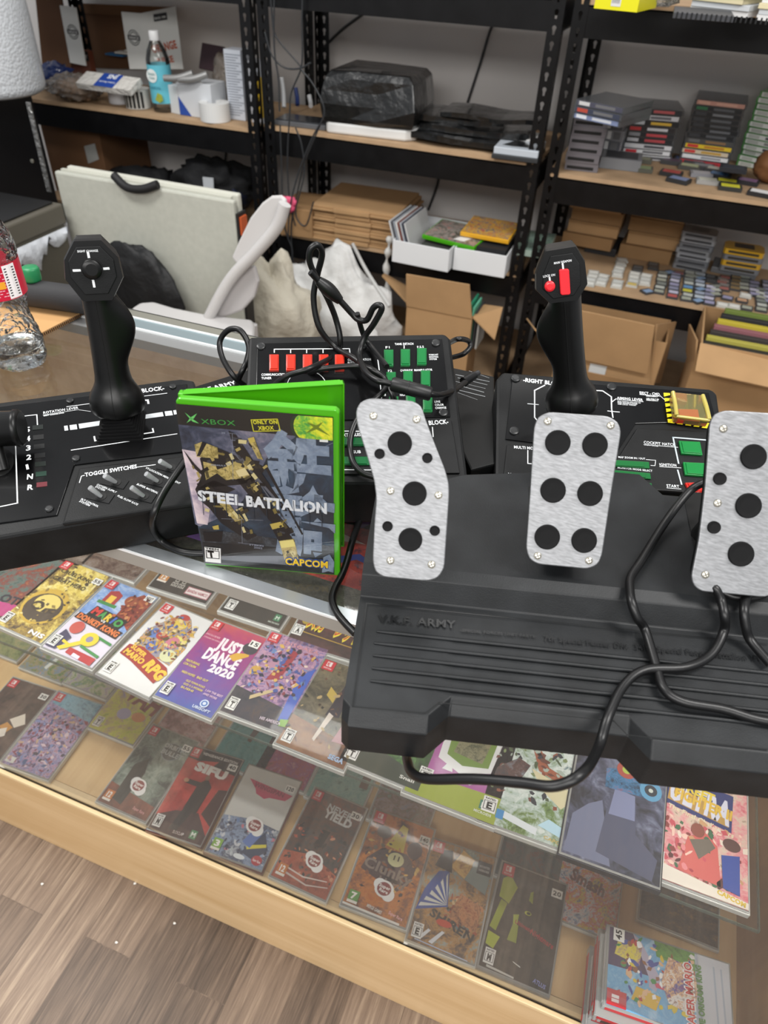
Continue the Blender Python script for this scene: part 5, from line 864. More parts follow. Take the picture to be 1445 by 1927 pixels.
# ============================================================ THINGS ON THE LEFT END OF THE COUNTER
PETM = thin('pet', (.985, .99, .99), .012, 1.5, .03, (.9, .9, .9), bump=(55, .9, .01))
bc = Vector((-.768, .652, .9712))
bt = thing('water_bottle', 'clear water bottle with a red label at the left edge of the counter', 'bottle', bc)
b = MB()
pr = [(.018, .004), (.026, .001), (.031, .004), (.0335, .015), (.034, .03), (.0325, .045), (.029, .06), (.0265, .075), (.027, .085), (.031, .098), (.0325, .102), (.0325, .148), (.034, .153), (.034, .162), (.031, .178), (.024, .196), (.015, .21), (.0125, .216), (.0125, .228)]
R = []
nn = 48
for i in range(len(pr)-1):
    for k in range(4):
        t = k/4; r = pr[i][0]*(1-t)+pr[i+1][0]*t; z = pr[i][1]*(1-t)+pr[i+1][1]*t
        R.append([bc+Vector(((r+(.0009*math.sin(z*520+2*math.sin(6.2832*j/nn*3)) if z < .1 else 0)+(.0008*math.sin(j*6.2832*5/nn) if z < .03 else 0))*math.cos(6.2832*j/nn), (r+(.0009*math.sin(z*520+2*math.sin(6.2832*j/nn*3)) if z < .1 else 0))*math.sin(6.2832*j/nn), z)) for j in range(nn)])
b.rings(R, PETM, True, False); b.build('bottle_body', bt)
b = MB(); b.lathe([(.029, .0045), (.0325, .015), (.033, .029), (.0328, .031), (.001, .031)], M('#f4f8f8', .03, trans=1.0, ior=1.33, bump=(60, .4, .003)), bc, n=36); b.build('water', bt)
b = MB(); b.lathe([(.0331, .103), (.0331, .147)], M('#c21f3a', .4), bc, n=48, cap=False)
for k in range(9):
    zz = .108+k*.0036
    for j in range(22):
        a = -2.3+j*.105; 
        if (j*7+k*3) % 5 and a < -.45: b.add([bc+Vector((.0333*math.cos(q), .0333*math.sin(q), zz+dz)) for q, dz in ((a, 0), (a+.085, 0), (a+.085, .0012), (a, .0012))], [(0, 1, 2, 3)], M('#e6aab4', .5))
for dz, c_, a0_, a1_, h_ in ((.104, '#efe9e9', -.42, .1, .042), (.118, '#e8a02c', -.7, -.46, .009)):
    b.add([bc+Vector((.0334*math.cos(q), .0334*math.sin(q), z)) for z in (dz, dz+h_) for q in (a0_, (a0_+a1_)/2, a1_)], [(0, 1, 4, 3), (1, 2, 5, 4)], M(c_, .5))
for k in range(11):
    z = .107+k*.0034; b.add([bc+Vector((.0336*math.cos(q), .0336*math.sin(q), z+d)) for d in (0, .0014) for q in (-.36, .04)], [(0, 1, 3, 2)], M('#1c1c1e', .5))
b.build('paper_label', bt, label='red wrap-around label with pale small print')
MB().lathe([(.0145, .218), (.015, .22), (.015, .234), (.0145, .235)], M('#e8e8e8', .4), bc).build('bottle_cap', bt)
b = MB(); b.pprism([(157, 585), (82, 624), (-110, 722), (-140, 560), (60, 566)], -.0065, 0, M('#b98f5e', .85, noise=(5, .1)), Pl((0, 0, .9775)))
for k in range(70):   # corrugation seen at the cut edge
    t = k/70; a = Vector(zc(157, 586, .9773)).lerp(Vector(zc(-110, 723, .9773)), t); b.box((a.x-.001, a.y-.001, .9718), (a.x+.001, a.y+.0005, .9762), M('#4a3420', .9))
b.build('cardboard_sheet', label='flat tan cardboard sheet on the glass beneath the black foam tube', cat='cardboard')
t0, t1 = zc(20, 546, 1.0), zc(165, 566, 1.0)
b = MB(); t0 = t0-(t1-t0)*.8; d_ = (t1-t0).normalized(); b.tube([t0, t0+d_*.004, t1-d_*.004, t1], lambda k: .0205 if .01 < k < .99 else .018, M('#2b2b2d', .7, bump=(700, .4, .001)), 28, 1); b.build('foam_tube', label='matte black foam tube lying on the cardboard behind the bottle', cat='tube')
p = zc(50, 520, 1.03); b = MB(); b.lathe([(.0, 0), (.012, 0), (.013, .003), (.013, .018), (.011, .021), (0, .021)], M('#1f7a4a', .4), (p.x, p.y+.01, 1.02), n=24)
b.build('green_cap', label='small round green cap just right of the bottle label', cat='tin')  # round green piece, taken for a cap
# ============================================================ SHELVING
MDF = M('#ad9070', .8, noise=(14, .12)); MDFE = M('#b9946a', .85)
def post(xo, yo, sx, sy, parent):
    """angle post with keyhole slots: outer corner xo,yo, legs running sx along X and sy along Y"""
    b = MB(); P_ = .0375; w = .04; t = .0018
    for fx in (0, 1):
        for k in range(48):
            z0 = .01+k*P_; cz = z0+P_*.5; cx = w*.52
            hole = [(cx+.0062*math.cos(t_), cz+.004+.0062*math.sin(t_)) for t_ in (math.pi*.0, math.pi*.25, math.pi*.5, math.pi*.75, math.pi)]+[(cx-.0034, cz-.004), (cx-.0028, cz-.0125), (cx+.0028, cz-.0125), (cx+.0034, cz-.004)]
            outr = [(w, cz+.004), (w, z0+P_), (cx, z0+P_), (0, z0+P_), (0, cz+.004), (0, cz-.004), (0, z0), (w, z0), (w, cz-.004)]
            n = 9; loc = (lambda a, z, d: Vector((xo+sx*a, yo+sy*d, z))) if not fx else (lambda a, z, d: Vector((xo+sx*d, yo+sy*a, z)))
            vs = [loc(a, z, d) for d in (0, t) for a, z in outr+hole]
            fs = []
            for i in range(n):
                j = (i+1) % n; fs += [(i, j, n+j, n+i), (2*n+i, 3*n+i, 3*n+j, 2*n+j), (n+i, n+j, 3*n+j, 3*n+i)]
            b.add(vs, fs, STEELB)
    return b.build('post', parent)
def bay(label, xl, xr, levels, gap=0):
    u = thing('shelving_unit', label, 'shelf', ((xl+xr)/2, 2.63, 0), 'black boltless shelving units along the wall')
    for x, sx in ((xl, 1), (xr, -1)):
        for y, sy in ((2.4, 1), (2.857, -1)): post(x, y, sx, sy, u)
    for z in levels:
        b = MB(); b.box((xl+.035, 2.402, z-.088), (xr-.035, 2.405, z-.012), STEELB); b.box((xl+.035, 2.402, z-.016), (xr-.035, 2.43, z-.0135), STEELB)
        for x in (xl+.09, xl+.105, (xl+xr)/2-.008, (xl+xr)/2+.008): b.disc((x, -(z-.05)), .003, -2.4019, -2.4015, M('#55585a', .4), Pl((0, 0, 0), 0, -90) if False else Pl((0, 0, 0), 0, 90), 10) if False else None
        b.build('beam', u)
        MB().box((xl+.035, 2.852, z-.088), (xr-.035, 2.855, z-.012), STEELB).build('beam', u)
        for x in (xl+.003, xr-.003): MB().box((x-.0015, 2.43, z-.088), (x+.0015, 2.83, z-.012), STEELB).build('beam', u)
        MB().box((xl+.008, 2.404, z-.0125), (xr-.008, 2.853, z), MDF).build('shelf_board', u, label='tan particle board shelf')
bay('black metal shelving unit at the left, holding snack bags and label rolls', yc(198, 290, 2.857).x, -1.368, (1.31, .868, .50, .12))
bay('black metal shelving unit in the middle, holding black mailers and flattened boxes', -1.343, -.385, (1.31, .885, .53, .12))
bay('black metal shelving unit at the right, covered with game cases and cartridges', -.361, .64, (1.303, .864, .53, .12))

def rbox(p0, p1, d, hgt, mat, name, label, cat, group=None, bevel=.002, z=None, build=True, inset=0):
    """box whose front foot runs p0-p1 (world points), going back by d"""
    p0, p1 = Vector(p0), Vector(p1); a = math.degrees(math.atan2(p1.y-p0.y, p1.x-p0.x)); pl = Pl(p0, a, 0); w = (p1-p0).length
    b = MB(); b.box((0, 0, .0004), (w, d, hgt), mat, pl)
    if build: return b.build(name, label=label, cat=cat, group=group, bevel=bevel)
    return b, pl, w
ORD = ['first', 'second', 'third', 'fourth', 'fifth', 'sixth', 'seventh', 'eighth', 'ninth', 'tenth', 'eleventh', 'twelfth', 'thirteenth', 'fourteenth']
# ---- right unit, upper open shelf: stacks of cases
SR = .8645
def stack(bl, br, n, t, d, fn, name, labf, cat, group, z0=SR, jit=.004, bevel=.0008):
    p0, p1 = zc(*bl, z0), zc(*br, z0); a = math.atan2(p1.y-p0.y, p1.x-p0.x); w = (p1-p0).length; m0 = (p0+p1)/2
    for i in range(n):
        aa = a+random.uniform(-.03, .03); c = m0+Vector((random.uniform(-jit, jit), random.uniform(-jit, jit), 0))
        o = c-Vector((math.cos(aa), math.sin(aa), 0))*w/2; pl = Pl((o.x, o.y, z0+i*t), math.degrees(aa), 0)
        b = MB(); fn(b, pl, w, d, t, i); b.build(name, label=labf(i), cat=cat, group=group, bevel=bevel)
def cart(b, pl, w, d, t, i):
    m = M('#6f6b70', .6); b.box((0, 0, .0002), (w, d, t-.0002), m, pl); b.box((w*.06, -.0006, t*.2), (w*.86, 0, t*.55), M('#151516', .6), pl)
stack((1062, 319), (1124, 326), 7, .025, .13, cart, 'game_cartridge', lambda i: 'grey boxy cartridge, %s from the bottom of the stack beside the post' % ORD[i], 'cartridge', 'stack of grey cartridges')
def dvd(cols, white=False):
    def f(b, pl, w, d, t, i):
        c = cols[i % len(cols)]; b.box((0, 0, .0003), (w, d, t-.0003), M('#4b4d50', .25, coat=.5, alpha=.85) if not c[2] else M(c[2], .3, coat=.4), pl)
        b.box((w*.04, -.0005, .002), (w*.96, 0, t-.002), M(c[0], .4), pl); b.box((w*.08, -.0007, .0035), (w*.3, -.0004, t-.0035), M(c[1], .4), pl)
        b.box((w*.42, -.0007, .0045), (w*.82, -.0004, t-.0045), M(c[3] if len(c) > 3 else '#6a6a6c', .5), pl)
    return f
LB = lambda s: (lambda i: s % ORD[i])
stack((1076, 222), (1166, 241), 3, .016, .17, dvd([('#7a86a8', '#dfe3ea', None, '#c8ccd4'), ('#3a3f50', '#b04a3a', None), ('#4a4a58', '#c8c8c8', None)]), 'game_case', LB('clear-wrapped bluish game case, %s up, on top of the grey cartridges'), 'game case', 'wrapped cases on the grey cartridges', z0=SR+7*.025+.001)
stack((1128, 300), (1160, 305), 4, .03, .06, dvd([('#8a8a8e', '#e0e0e0', '#8f9094'), ('#5a5a60', '#d0d0d0', '#7f8084')]), 'game_case', LB('small frosted case, %s from the bottom, behind the clear box'), 'game case', 'small frosted cases')
stack((1166, 298), (1260, 306), 9, .0168, .17, dvd([('#d6d6d8', '#c8323a', None, '#5a5a5e'), ('#dcdcde', '#c8323a', None, '#707074'), ('#d2d2d6', '#d8d8da', None, '#4a4a50'), ('#26282c', '#c6c6ca', None, '#b84a50'), ('#26282c', '#8f9094', None, '#c0484e'), ('#2e2a2c', '#b8383a', None, '#d0d0d4'), ('#222326', '#c0c4c8', None, '#d8b040'), ('#d0d0d4', '#55565a', None, '#6a6a70'), ('#2a2c30', '#3a3a3e', None, '#b8585a')]), 'game_case', LB('plastic game case, %s from the bottom, in the stack with red and white spines'), 'game case', 'stack with red and white spines')
stack((1276, 306), (1368, 318), 12, .0155, .17, dvd([('#b8303a', '#c83a40', None, '#8a2a30'), ('#d8d8da', '#dcdcdc', None, '#8f8f94'), ('#c8b8a0', '#c83a3a', None, '#b8903a'), ('#dcbc2c', '#c83238', None, '#b87a28'), ('#4a4a48', '#6a6a6c', None, '#8a6a48'), ('#1f2124', '#3a3c40', None, '#5a5c60'), ('#1f2124', '#2c2e32', None, '#6a6c70'), ('#1c1e20', '#3a3c40', None, '#55575a'), ('#222427', '#3c3e42', None, '#5f6164'), ('#1f2124', '#3a3c40', None, '#77797c'), ('#202326', '#2f6a46', None, '#55575a'), ('#b8887a', '#c89a88', None, '#c89a88')]), 'game_case', LB('plastic game case, %s from the bottom, in the stack with the yellow spine'), 'game case', 'stack with the yellow spine')
stack((1384, 310), (1476, 330), 13, .0165, .17, dvd([('#d4d6d2', '#b8bcb6', '#4f8a4a', '#8a8c88'), ('#dcdedb', '#b8bcb6', '#4f8a4a', '#55575a'), ('#d0d2ce', '#a8aca6', '#3f7a3a', '#c86a3a'), ('#dadcd8', '#b8bcb6', '#4f8a4a', '#3a3a40')]), 'game_case', LB('green and white game case, %s from the bottom, in the rightmost stack'), 'game case', 'rightmost stack of green and white cases')
# things along the front of that shelf
def small(px, w, d, t, side, topc, label, name='game_cartridge', cat='cartridge', ang=0, z=SR, group=None, bevel=.0008):
    p = zc(*px, z); pl = Pl(p, ang, 0); b = MB(); b.box((-w/2, -d/2, .0003), (w/2, d/2, t), M(side, .5), pl); b.box((-w*.4, -d*.38, t), (w*.4, d*.4, t+.0006), M(topc, .45), pl)
    return b.build(name, label=label, cat=cat, group=group, bevel=bevel)
small((1166, 312), .125, .11, .032, '#7c7e82', '#3a3b3e', 'clear plastic box with a dark cartridge inside, right of the grey stack', 'cartridge_box', 'box', 4)
for i, (x, y, s_, t_, a, lab) in enumerate([
 (1206, 305, '#5a5a50', '#8f9078', 2, 'tan labelled dark cartridge standing by itself right of the clear box'), (1207, 322, '#55564c', '#8a9a70', 3, 'olive labelled dark cartridge in front of the tan one'),
 (1262, 330, '#2b2c2e', '#b8504a', -8, 'dark cartridge with a red label on the bare front board'), (1276, 343, '#2b2c2e', '#7a86a8', -18, 'dark cartridge with a blue label, lowest of the loose pair'), (1262, 308, '#3a3a3c', '#5a4a58', 0, 'dark plum labelled cartridge below the red and white spines'),
 (1286, 304, '#35363a', '#5a6a9a', 6, 'dark cartridge with a royal blue label'), (1296, 318, '#4a4a46', '#a8b08a', -3, 'dark cartridge with a pale green label'), (1306, 308, '#3c3c40', '#8f949a', -5, 'dark cartridge with a silver label'), (1322, 318, '#3c3c40', '#777a80', 4, 'dark cartridge with a slate label'), (1318, 332, '#8a8a90', '#b0b0b6', 8, 'clear shelled cartridge, rear one of two'), (1330, 345, '#9a9a98', '#c8c8bc', 5, 'clear shelled cartridge with a cream label, front one of two'),
 (1342, 311, '#3a3a34', '#c8c06a', -4, 'dark cartridge with a straw yellow label'), (1346, 324, '#3a3a3c', '#b0b0a8', -8, 'dark cartridge with an off-white label'), (1352, 334, '#2c2e34', '#4f7aa8', -12, 'dark cartridge with a blue and orange label'), (1366, 347, '#2c2e2c', '#d8d23a', 0, 'dark cartridge with a bright yellow label, rear one'), (1372, 357, '#2c2e2c', '#dcd642', 2, 'dark cartridge with a bright yellow label, nearest the shelf edge'), (1405, 346, '#2a2a2e', '#8a6a8c', -10, 'dark cartridge with a purple label'), (1428, 368, '#222224', '#dcdcdc', -12, 'black cartridge with a white label at the right edge')]):
    small((x, y), .066, .042, .012, s_, t_, lab, ang=a)
for i in range(5): small((1378, 322), .075, .05, .012, '#1e2026', '#2a2d36', 'thin black cartridge, %s from the bottom of the small black pile' % ORD[i], z=SR+i*.0128, group='small black pile of cartridges', ang=random.uniform(-4, 4))
b = MB(); p = zc(1447, 345, SR); b.blob((p.x, p.y, SR+.05), (.06, .05, .05), M('#7c5432', .6), 3, .15, low=SR+.0005); b.build('leather_pouch', label='brown leather pouch at the right edge of the shelf', cat='pouch')
# ---- right unit, lower open shelf
SL = .5305
def kraft(b, pl, w, d, t, i):
    b.box((0, 0, .0005), (w, d, t-.001), CARD if i % 2 else CARDD, pl); b.box((w*.0, -.0012, t*.75), (w, 0, t-.001), CARDD, pl)
stack((1060, 458), (1152, 474), 4, .043, .17, kraft, 'kraft_box', LB('flat kraft box, %s from the bottom of the left kraft stack'), 'box', 'left stack of kraft boxes', z0=SL+.03, jit=.008)
rbox(zc(1098, 474, SL), zc(1156, 485, SL), .15, .028, M('#2a2b2e', .5), 'dark_case', 'flat dark case beneath the left stack of kraft boxes', 'case')
stack((1166, 482), (1262, 499), 5, .047, .17, kraft, 'kraft_box', LB('flat kraft box, %s from the bottom of the right kraft stack'), 'box', 'right stack of kraft boxes', z0=SL, jit=.012)
def shell(c, c2):
    def f(b, pl, w, d, t, i):
        cc = c[i % len(c)]; b.prism([(w*.04, 0), (w*.96, 0), (w, d*.1), (w, d*.8), (w*.9, d), (w*.1, d), (0, d*.8), (0, d*.1)], .0004, t-.0006, M(cc, .3, coat=.5), pl); b.box((w*.12, -.0008, t*.3), (w*.88, 0, t*.7), M(c2, .4), pl); b.box((w*.25, d*.3, t-.0006), (w*.75, d*.85, t), M('#4a4038' if 'd' in cc[:3] else '#77797d', .4), pl)
    return f
stack((1262, 503), (1326, 515), 7, .0185, .085, shell(['#86888c', '#6d6f74', '#9a9ca0'], '#3a3b3f'), 'game_cartridge', LB('clear-cased grey cartridge, %s from the bottom, in front of the kraft stack'), 'cartridge', 'stack of clear-cased grey cartridges', z0=SL)
rbox(zc(1336, 512, SL), zc(1420, 528, SL), .11, .02, M('#6d6f73', .4), 'cartridge_tray', 'flat grey plastic tray under the yellow cartridges', 'tray')
stack((1350, 508), (1424, 520), 4, .0195, .085, shell(['#7a7c80', '#d8a822', '#7c7e84', '#dcac1e'], '#3a3428'), 'game_cartridge', LB('rounded cartridge, %s from the bottom, in the stack with two yellow shells'), 'cartridge', 'stack with two yellow cartridges', z0=SL+.0205)
# small handheld cartridges, laid in columns running back from the edge
colz = [(1108, 536, 4, 0, 'w'), (1130, 536, 3, 0, 'w'), (1159, 540, 2, 0, 'w'), (1161, 520, 3, 0, 'w'), (1188, 538, 4, 0, 'wy'), (1211, 535, 3, 0, 'w'), (1218, 551, 1, 45, 'b'), (1240, 551, 6, 0, 'g'), (1264, 560, 7, 0, 'rb'), (1291, 565, 8, 0, 'yb'), (1313, 569, 8, 0, 'b'), (1333, 572, 5, 0, 'v'), (1345, 556, 3, 20, 'g'), (1358, 576, 1, 0, 'w'), (1368, 563, 1, 0, 'v'), (1362, 546, 4, 0, 'r'), (1381, 579, 1, 0, 'w'), (1383, 545, 4, 0, 't'), (1396, 568, 1, 0, 'o'), (1404, 582, 1, 0, 'g'), (1402, 558, 1, 0, 'w'), (1400, 545, 4, 10, 'g'), (1419, 556, 4, 0, 'v'), (1432, 585, 6, 0, 'g'), (1446, 570, 6, 0, 'v'), (1198, 512, 2, 0, 'k'), (1228, 506, 2, 0, 'k'), (1258, 515, 1, 0, 'b'), (1278, 517, 1, 0, 'r'), (1298, 521, 1, 0, 'g'), (1168, 498, 2, 10, 'w'), (1315, 525, 2, 0, 'g'), (1336, 530, 2, 0, 'k'), (1357, 534, 2, 0, 'r')]
PALC = {'w': ['#e2e2dc', '#d8dad6', '#e6e6e0'], 'g': ['#a8ac9e', '#c4c8c0', '#868c86'], 'b': ['#8aa4c4', '#c4ced8', '#a8b2c4'], 'v': ['#a09ebc', '#c8c6da', '#9092aa'], 'r': ['#a86a64', '#8c8684', '#b09a94'], 'k': ['#55585a', '#6a6c6e'], 't': ['#8a7450', '#9a8460'], 'o': ['#c8a080']}
NAMES = {'w': 'pale', 'g': 'grey green', 'b': 'blue grey', 'v': 'violet grey', 'r': 'reddish', 'k': 'charcoal', 't': 'brown', 'o': 'peach', 'y': 'yellow'}
protoc = {}
for ci, (x, y, n, rot, pk) in enumerate(colz):
    p = zc(x, y, SL)
    for k in range(n):
        kind = 'g' if pk[0] == 'y' else pk[0]; cols = PALC[kind]; c = cols[k % len(cols)]; nm = NAMES[kind]
        if k == 0 and pk == 'wy': c, nm = '#d8c070', 'yellow'
        if k == 2 and pk == 'yb' or pk == 'yb' and k == 2: c, nm = '#d2cc4a', 'yellow'
        if pk == 'yb' and k == 3: c = '#6f9cc8'
        if k == 0 and pk == 'rb': c, nm = '#b8605c', 'red'
        if pk == 'rb' and k: c = PALC['v'][k % 3]
        if pk == 'yb' and k not in (2, 3): c = PALC['g'][k % 3]
        shellc = '#b8b8b2' if kind == 'w' else '#3c3d40'
        key_ = (c, shellc)
        nrow = ORD[k]+' back from the edge' if n > 1 else 'lying alone'
        lab = '%s handheld cartridge, %s, column %d from the left, lower shelf' % (nm, nrow, ci+1)
        px_ = p+Vector((random.uniform(-.002, .002), .0005+k*.0345+random.uniform(-.001, .001), 0))
        if key_ not in protoc:
            b = MB(); b.box((-.0185, -.0165, .0003), (.0185, .0165, .007), M(shellc, .4, coat=.3), Pl(px_, rot, 0)); b.box((-.0145, -.012, .007), (.0145, .009, .0076), M(c, .45), Pl(px_, rot, 0))
            o = b.build('handheld_cartridge', label=lab, cat='cartridge', group='small cartridges in columns on the lower right shelf', origin=px_); protoc[key_] = o
        else:
            o = protoc[key_].copy(); COL.objects.link(o); o.location = px_; o.rotation_euler = (0, 0, math.radians(random.uniform(-7, 7)+rot)); o['label'] = lab
# ---- right unit, top shelf
ST = 1.3035
b, pl, w = rbox(zc(1117, 16, ST), zc(1198, 24, ST), .16, .045, M('#e2dc12', .4, coat=.4), '', '', '', build=False); b.box((w*.38, -.0008, .008), (w*.6, 0, .04), M('#d8d8d8', .5), pl)
for k in range(7): b.box((w*(.4+.026*k), -.0012, .014), (w*(.41+.026*k), -.0007, .036), M('#26262a', .5), pl)
b.build('wrapped_pack', label='bright yellow plastic wrapped pack with a barcode on the top shelf', cat='pack', bevel=.006)
b = MB(); p = zc(1225, 12, ST); b.blob((p.x, p.y, ST+.03), (.07, .06, .03), thin('film', (.96, .97, .96), .25, 1.45, .12, (.6, .6, .55), bump=(40, 1, .02)), 2, .3, low=ST+.001); b.build('film_bag', label='crumpled clear film right of the yellow pack', cat='bag')
b = MB(); p0, p1 = zc(1265, 35, ST), zc(1378, 43, ST); pl = Pl(p0, 3, 0); b.box((0, 0, .0005), ((p1-p0).length, .16, .012), M('#3f4044', .5), pl)
for k in range(22): b.box((.006+k*.0105, -.001, .001), (.010+k*.0105, .003, .0135), M('#17181a', .5), pl)
b.build('spiral_notebook', label='dark grey spiral-bound notebook at the edge of the top shelf', cat='notebook', bevel=.001)
def paper(b, pl, w, d, t, i): b.box((0, 0, .0002), (w, d, t-.0002), M(['#dcdcdc', '#c8ccd0', '#d8cda8', '#e2e2e2'][i % 4], .7), pl)
stack((1290, 22), (1398, 34), 5, .012, .15, paper, 'paper_pad', LB('white paper pad, %s from the bottom, behind the spiral notebook'), 'paper', 'paper pads on the top shelf', z0=ST+.002, jit=.01)
stack((1420, 38), (1480, 44), 6, .011, .15, paper, 'envelope_pack', LB('white envelope pack, %s from the bottom, at the right end of the top shelf'), 'paper', 'envelope packs on the top shelf', z0=ST, jit=.003)
b = MB(); p = zc(1420, 12, ST); b.blob((p.x-.01, p.y+.02, ST+.03), (.04, .04, .03), thin('film', (.96, .97, .96), .25), 5, .3, low=ST+.001); b.build('film_bag', label='small crumpled clear film between the pads and the envelopes', cat='bag')
# ---- middle unit, upper open shelf
SM = .8855
MAIL = M('#141516', .3, coat=.6, bump=(9, 1.0, .02))
b = MB(); pl = Pl(zc(612, 250, SM), 4, 0)
b.prism([(0, .01), (.01, 0), (.28, 0), (.31, .03), (.31, .24), (0, .24)], .0005, .035, M('#d8d8d6', .5), pl); b.build('white_tray', label='white rounded tray under the shrink-wrapped black mailers', cat='tray', bevel=.008)
b = MB(); R = []
for z_, e in ((.036, .0), (.05, -.006), (.09, -.01), (.13, -.004), (.165, .003), (.182, .02), (.185, .06)):
    R.append([pl.w(*q, z_+random.uniform(-.003, .003)) for q in [(e-.004+random.uniform(-.003, .003), e), (.09, e+random.uniform(-.006, .004)), (.18, e+random.uniform(-.006, .006)), (.30-e, e+random.uniform(-.004, .004)), (.31-e, .12), (.30-e, .25-e*.5), (.15, .25-e*.5), (.01+e, .25-e*.5), (e-.002, .12)]])
b.rings(R, MAIL, False); b.build('mailer_pack', label='bulky shrink-wrapped block of black mailing bags on the white tray', cat='mailing bags', bevel=.004)
def sheet(b, x0, y0, w, d, a, z, t, mat):
    pl_ = Pl((x0, y0, z), a, 0); n = 8; R = []
    for i in range(n+1):
        u = i/n*w; R.append([pl_.w(u, -.0+.012*math.sin(i*1.3+z*300), t*.4+.004*math.sin(i*1.1)), pl_.w(u, d, t*.4+.003*math.cos(i)), pl_.w(u, d, t+.004*math.sin(i*.9)), pl_.w(u, .0+.012*math.sin(i*1.3+z*300), t+.006*math.sin(i*1.1))])
    b.rings(R, mat, False)
p = zc(770, 268, SM)
for k, (dx, dy, w_, a_, t_) in enumerate([(0, 0, .40, -2, .03), (.02, .03, .36, 4, .028), (-.01, .05, .3, 9, .026), (.08, .06, .32, 3, .02)]):
    b = MB(); sheet(b, p.x+dx, p.y+dy, w_, .2-k*.01, a_, SM+.001+k*.022, t_, MAIL); b.build('mailing_bag', label='loose black glossy mailing bags, %s layer from the shelf' % ['lowest', 'second', 'third', 'topmost'][k], cat='mailing bags', group='loose black mailing bags')
for k in range(4):
    p0 = zc(940+k*2, 262, SM+.004+k*.011); b = MB(); b.box((0, 0, 0), (.125-k*.008, .1, .009), M('#d6d6d4', .7), Pl((p0.x, p0.y+.02, SM+.001+k*.0105), 8-k*3, 0)); b.build('white_booklet', label='white booklet, %s of the fanned pile beside the black mailers' % ['lowest', 'second', 'third', 'topmost'][k], cat='booklet', group='fanned white booklets', bevel=.003)
b = MB(); pl = Pl(zc(924, 298, SM), 2, 0); b.box((0, 0, .0005), (.145, .15, .014), M('#2e3032', .5), pl); b.box((.004, .004, .014), (.143, .15, .034), M('#b9c0c8', .35, coat=.5), pl); b.build('case_pack', label='pale clear box on a dark base beside the right post of the middle unit', cat='box', bevel=.002)
b = MB(); pl = Pl(zc(516, 235, SM), 3, 0); b.box((0, 0, .0005), (.19, .1, .016), M('#5a5c60', .35, coat=.5), pl); b.box((.003, .003, .016), (.187, .097, .02), M('#202226', .3, coat=.5), pl); b.build('laptop_dock', label='flat dark device with a silver rim behind the hanging wires', cat='device', bevel=.003)
for k, (x, y, hh, c) in enumerate([(535, 215, .11, '#c8cacc'), (560, 210, .07, '#22356a'), (585, 212, .05, '#c6c8ca')]):
    p = zc(x, y, SM); b = MB(); b.tube([(p.x, p.y, SM+.022), (p.x-.01, p.y+.02, SM+hh*.6), (p.x-.02, p.y+.03, SM+hh)], .008, M(c, .5), 10, 4); b.build('plug_adapter', label=['tall white adapter on the dark device', 'navy blue adapter on the dark device', 'short white adapter at the right of the dark device'][k], cat='adapter')
# hanging wires
WR = M('#2e3033', .35)
wires = [[(508, -30), (512, 30), (520, 70), (560, 118), (566, 128)], [(570, -30), (568, 40), (569, 90), (566, 130), (548, 175), (545, 215), (541, 300), (545, 380), (556, 425)], [(498, 60), (512, 105), (535, 127), (563, 129), (585, 118)], [(566, 130), (590, 160), (610, 205), (600, 240), (575, 300), (560, 360), (548, 430), (553, 500), (565, 507)], [(527, 235), (530, 320), (534, 420), (550, 470), (548, 500), (575, 492)], [(556, 240), (568, 275), (572, 330), (556, 400), (575, 425), (590, 380)], [(516, -20), (516, 90), (524, 150), (526, 210)], [(601, 235), (585, 265), (560, 330), (545, 395), (542, 450)]]
for i, wv in enumerate(wires):
    P = [yc(x, y, 2.388-.004*i) for x, y in wv]; b = MB(); b.tube(P, .0028, WR, 8, 6); b.build('hanging_wire', label='dark wire dangling before the left post of the middle unit, strand %s' % ORD[i], cat='wire', group='wires dangling before the middle unit')
for i, (wv, lab) in enumerate([([(945, 15), (925, 50), (905, 115), (880, 193)], 'dark cord running down the wall behind the upper middle shelf'), ([(826, 325), (822, 350), (806, 395)], 'dark cord running down the wall behind the boxed magazines'), ([(685, 25), (645, 55), (608, 90)], 'dark cord slanting across the wall by the middle unit'), ([(428, 250), (424, 300), (420, 330)], 'dark cord on the wall behind the black jackets')]):
    b = MB(); b.tube([yc(x, y, 2.92) for x, y in wv], .005, M('#3a3a3c', .5), 8, 5); b.build('wall_cord', label=lab, cat='cord')
p = yc(541, 380, 2.385); b = MB()
for k in range(7): b.blob((p.x+random.uniform(-.028, .028), 2.375, p.z+random.uniform(-.025, .025)), (.02, .01, .016), M('#e0587c', .6), k, .4, 12, 8)
b.build('pink_ribbon', label='pink ribbon bow tied to the hanging wires above the chair back', cat='ribbon')
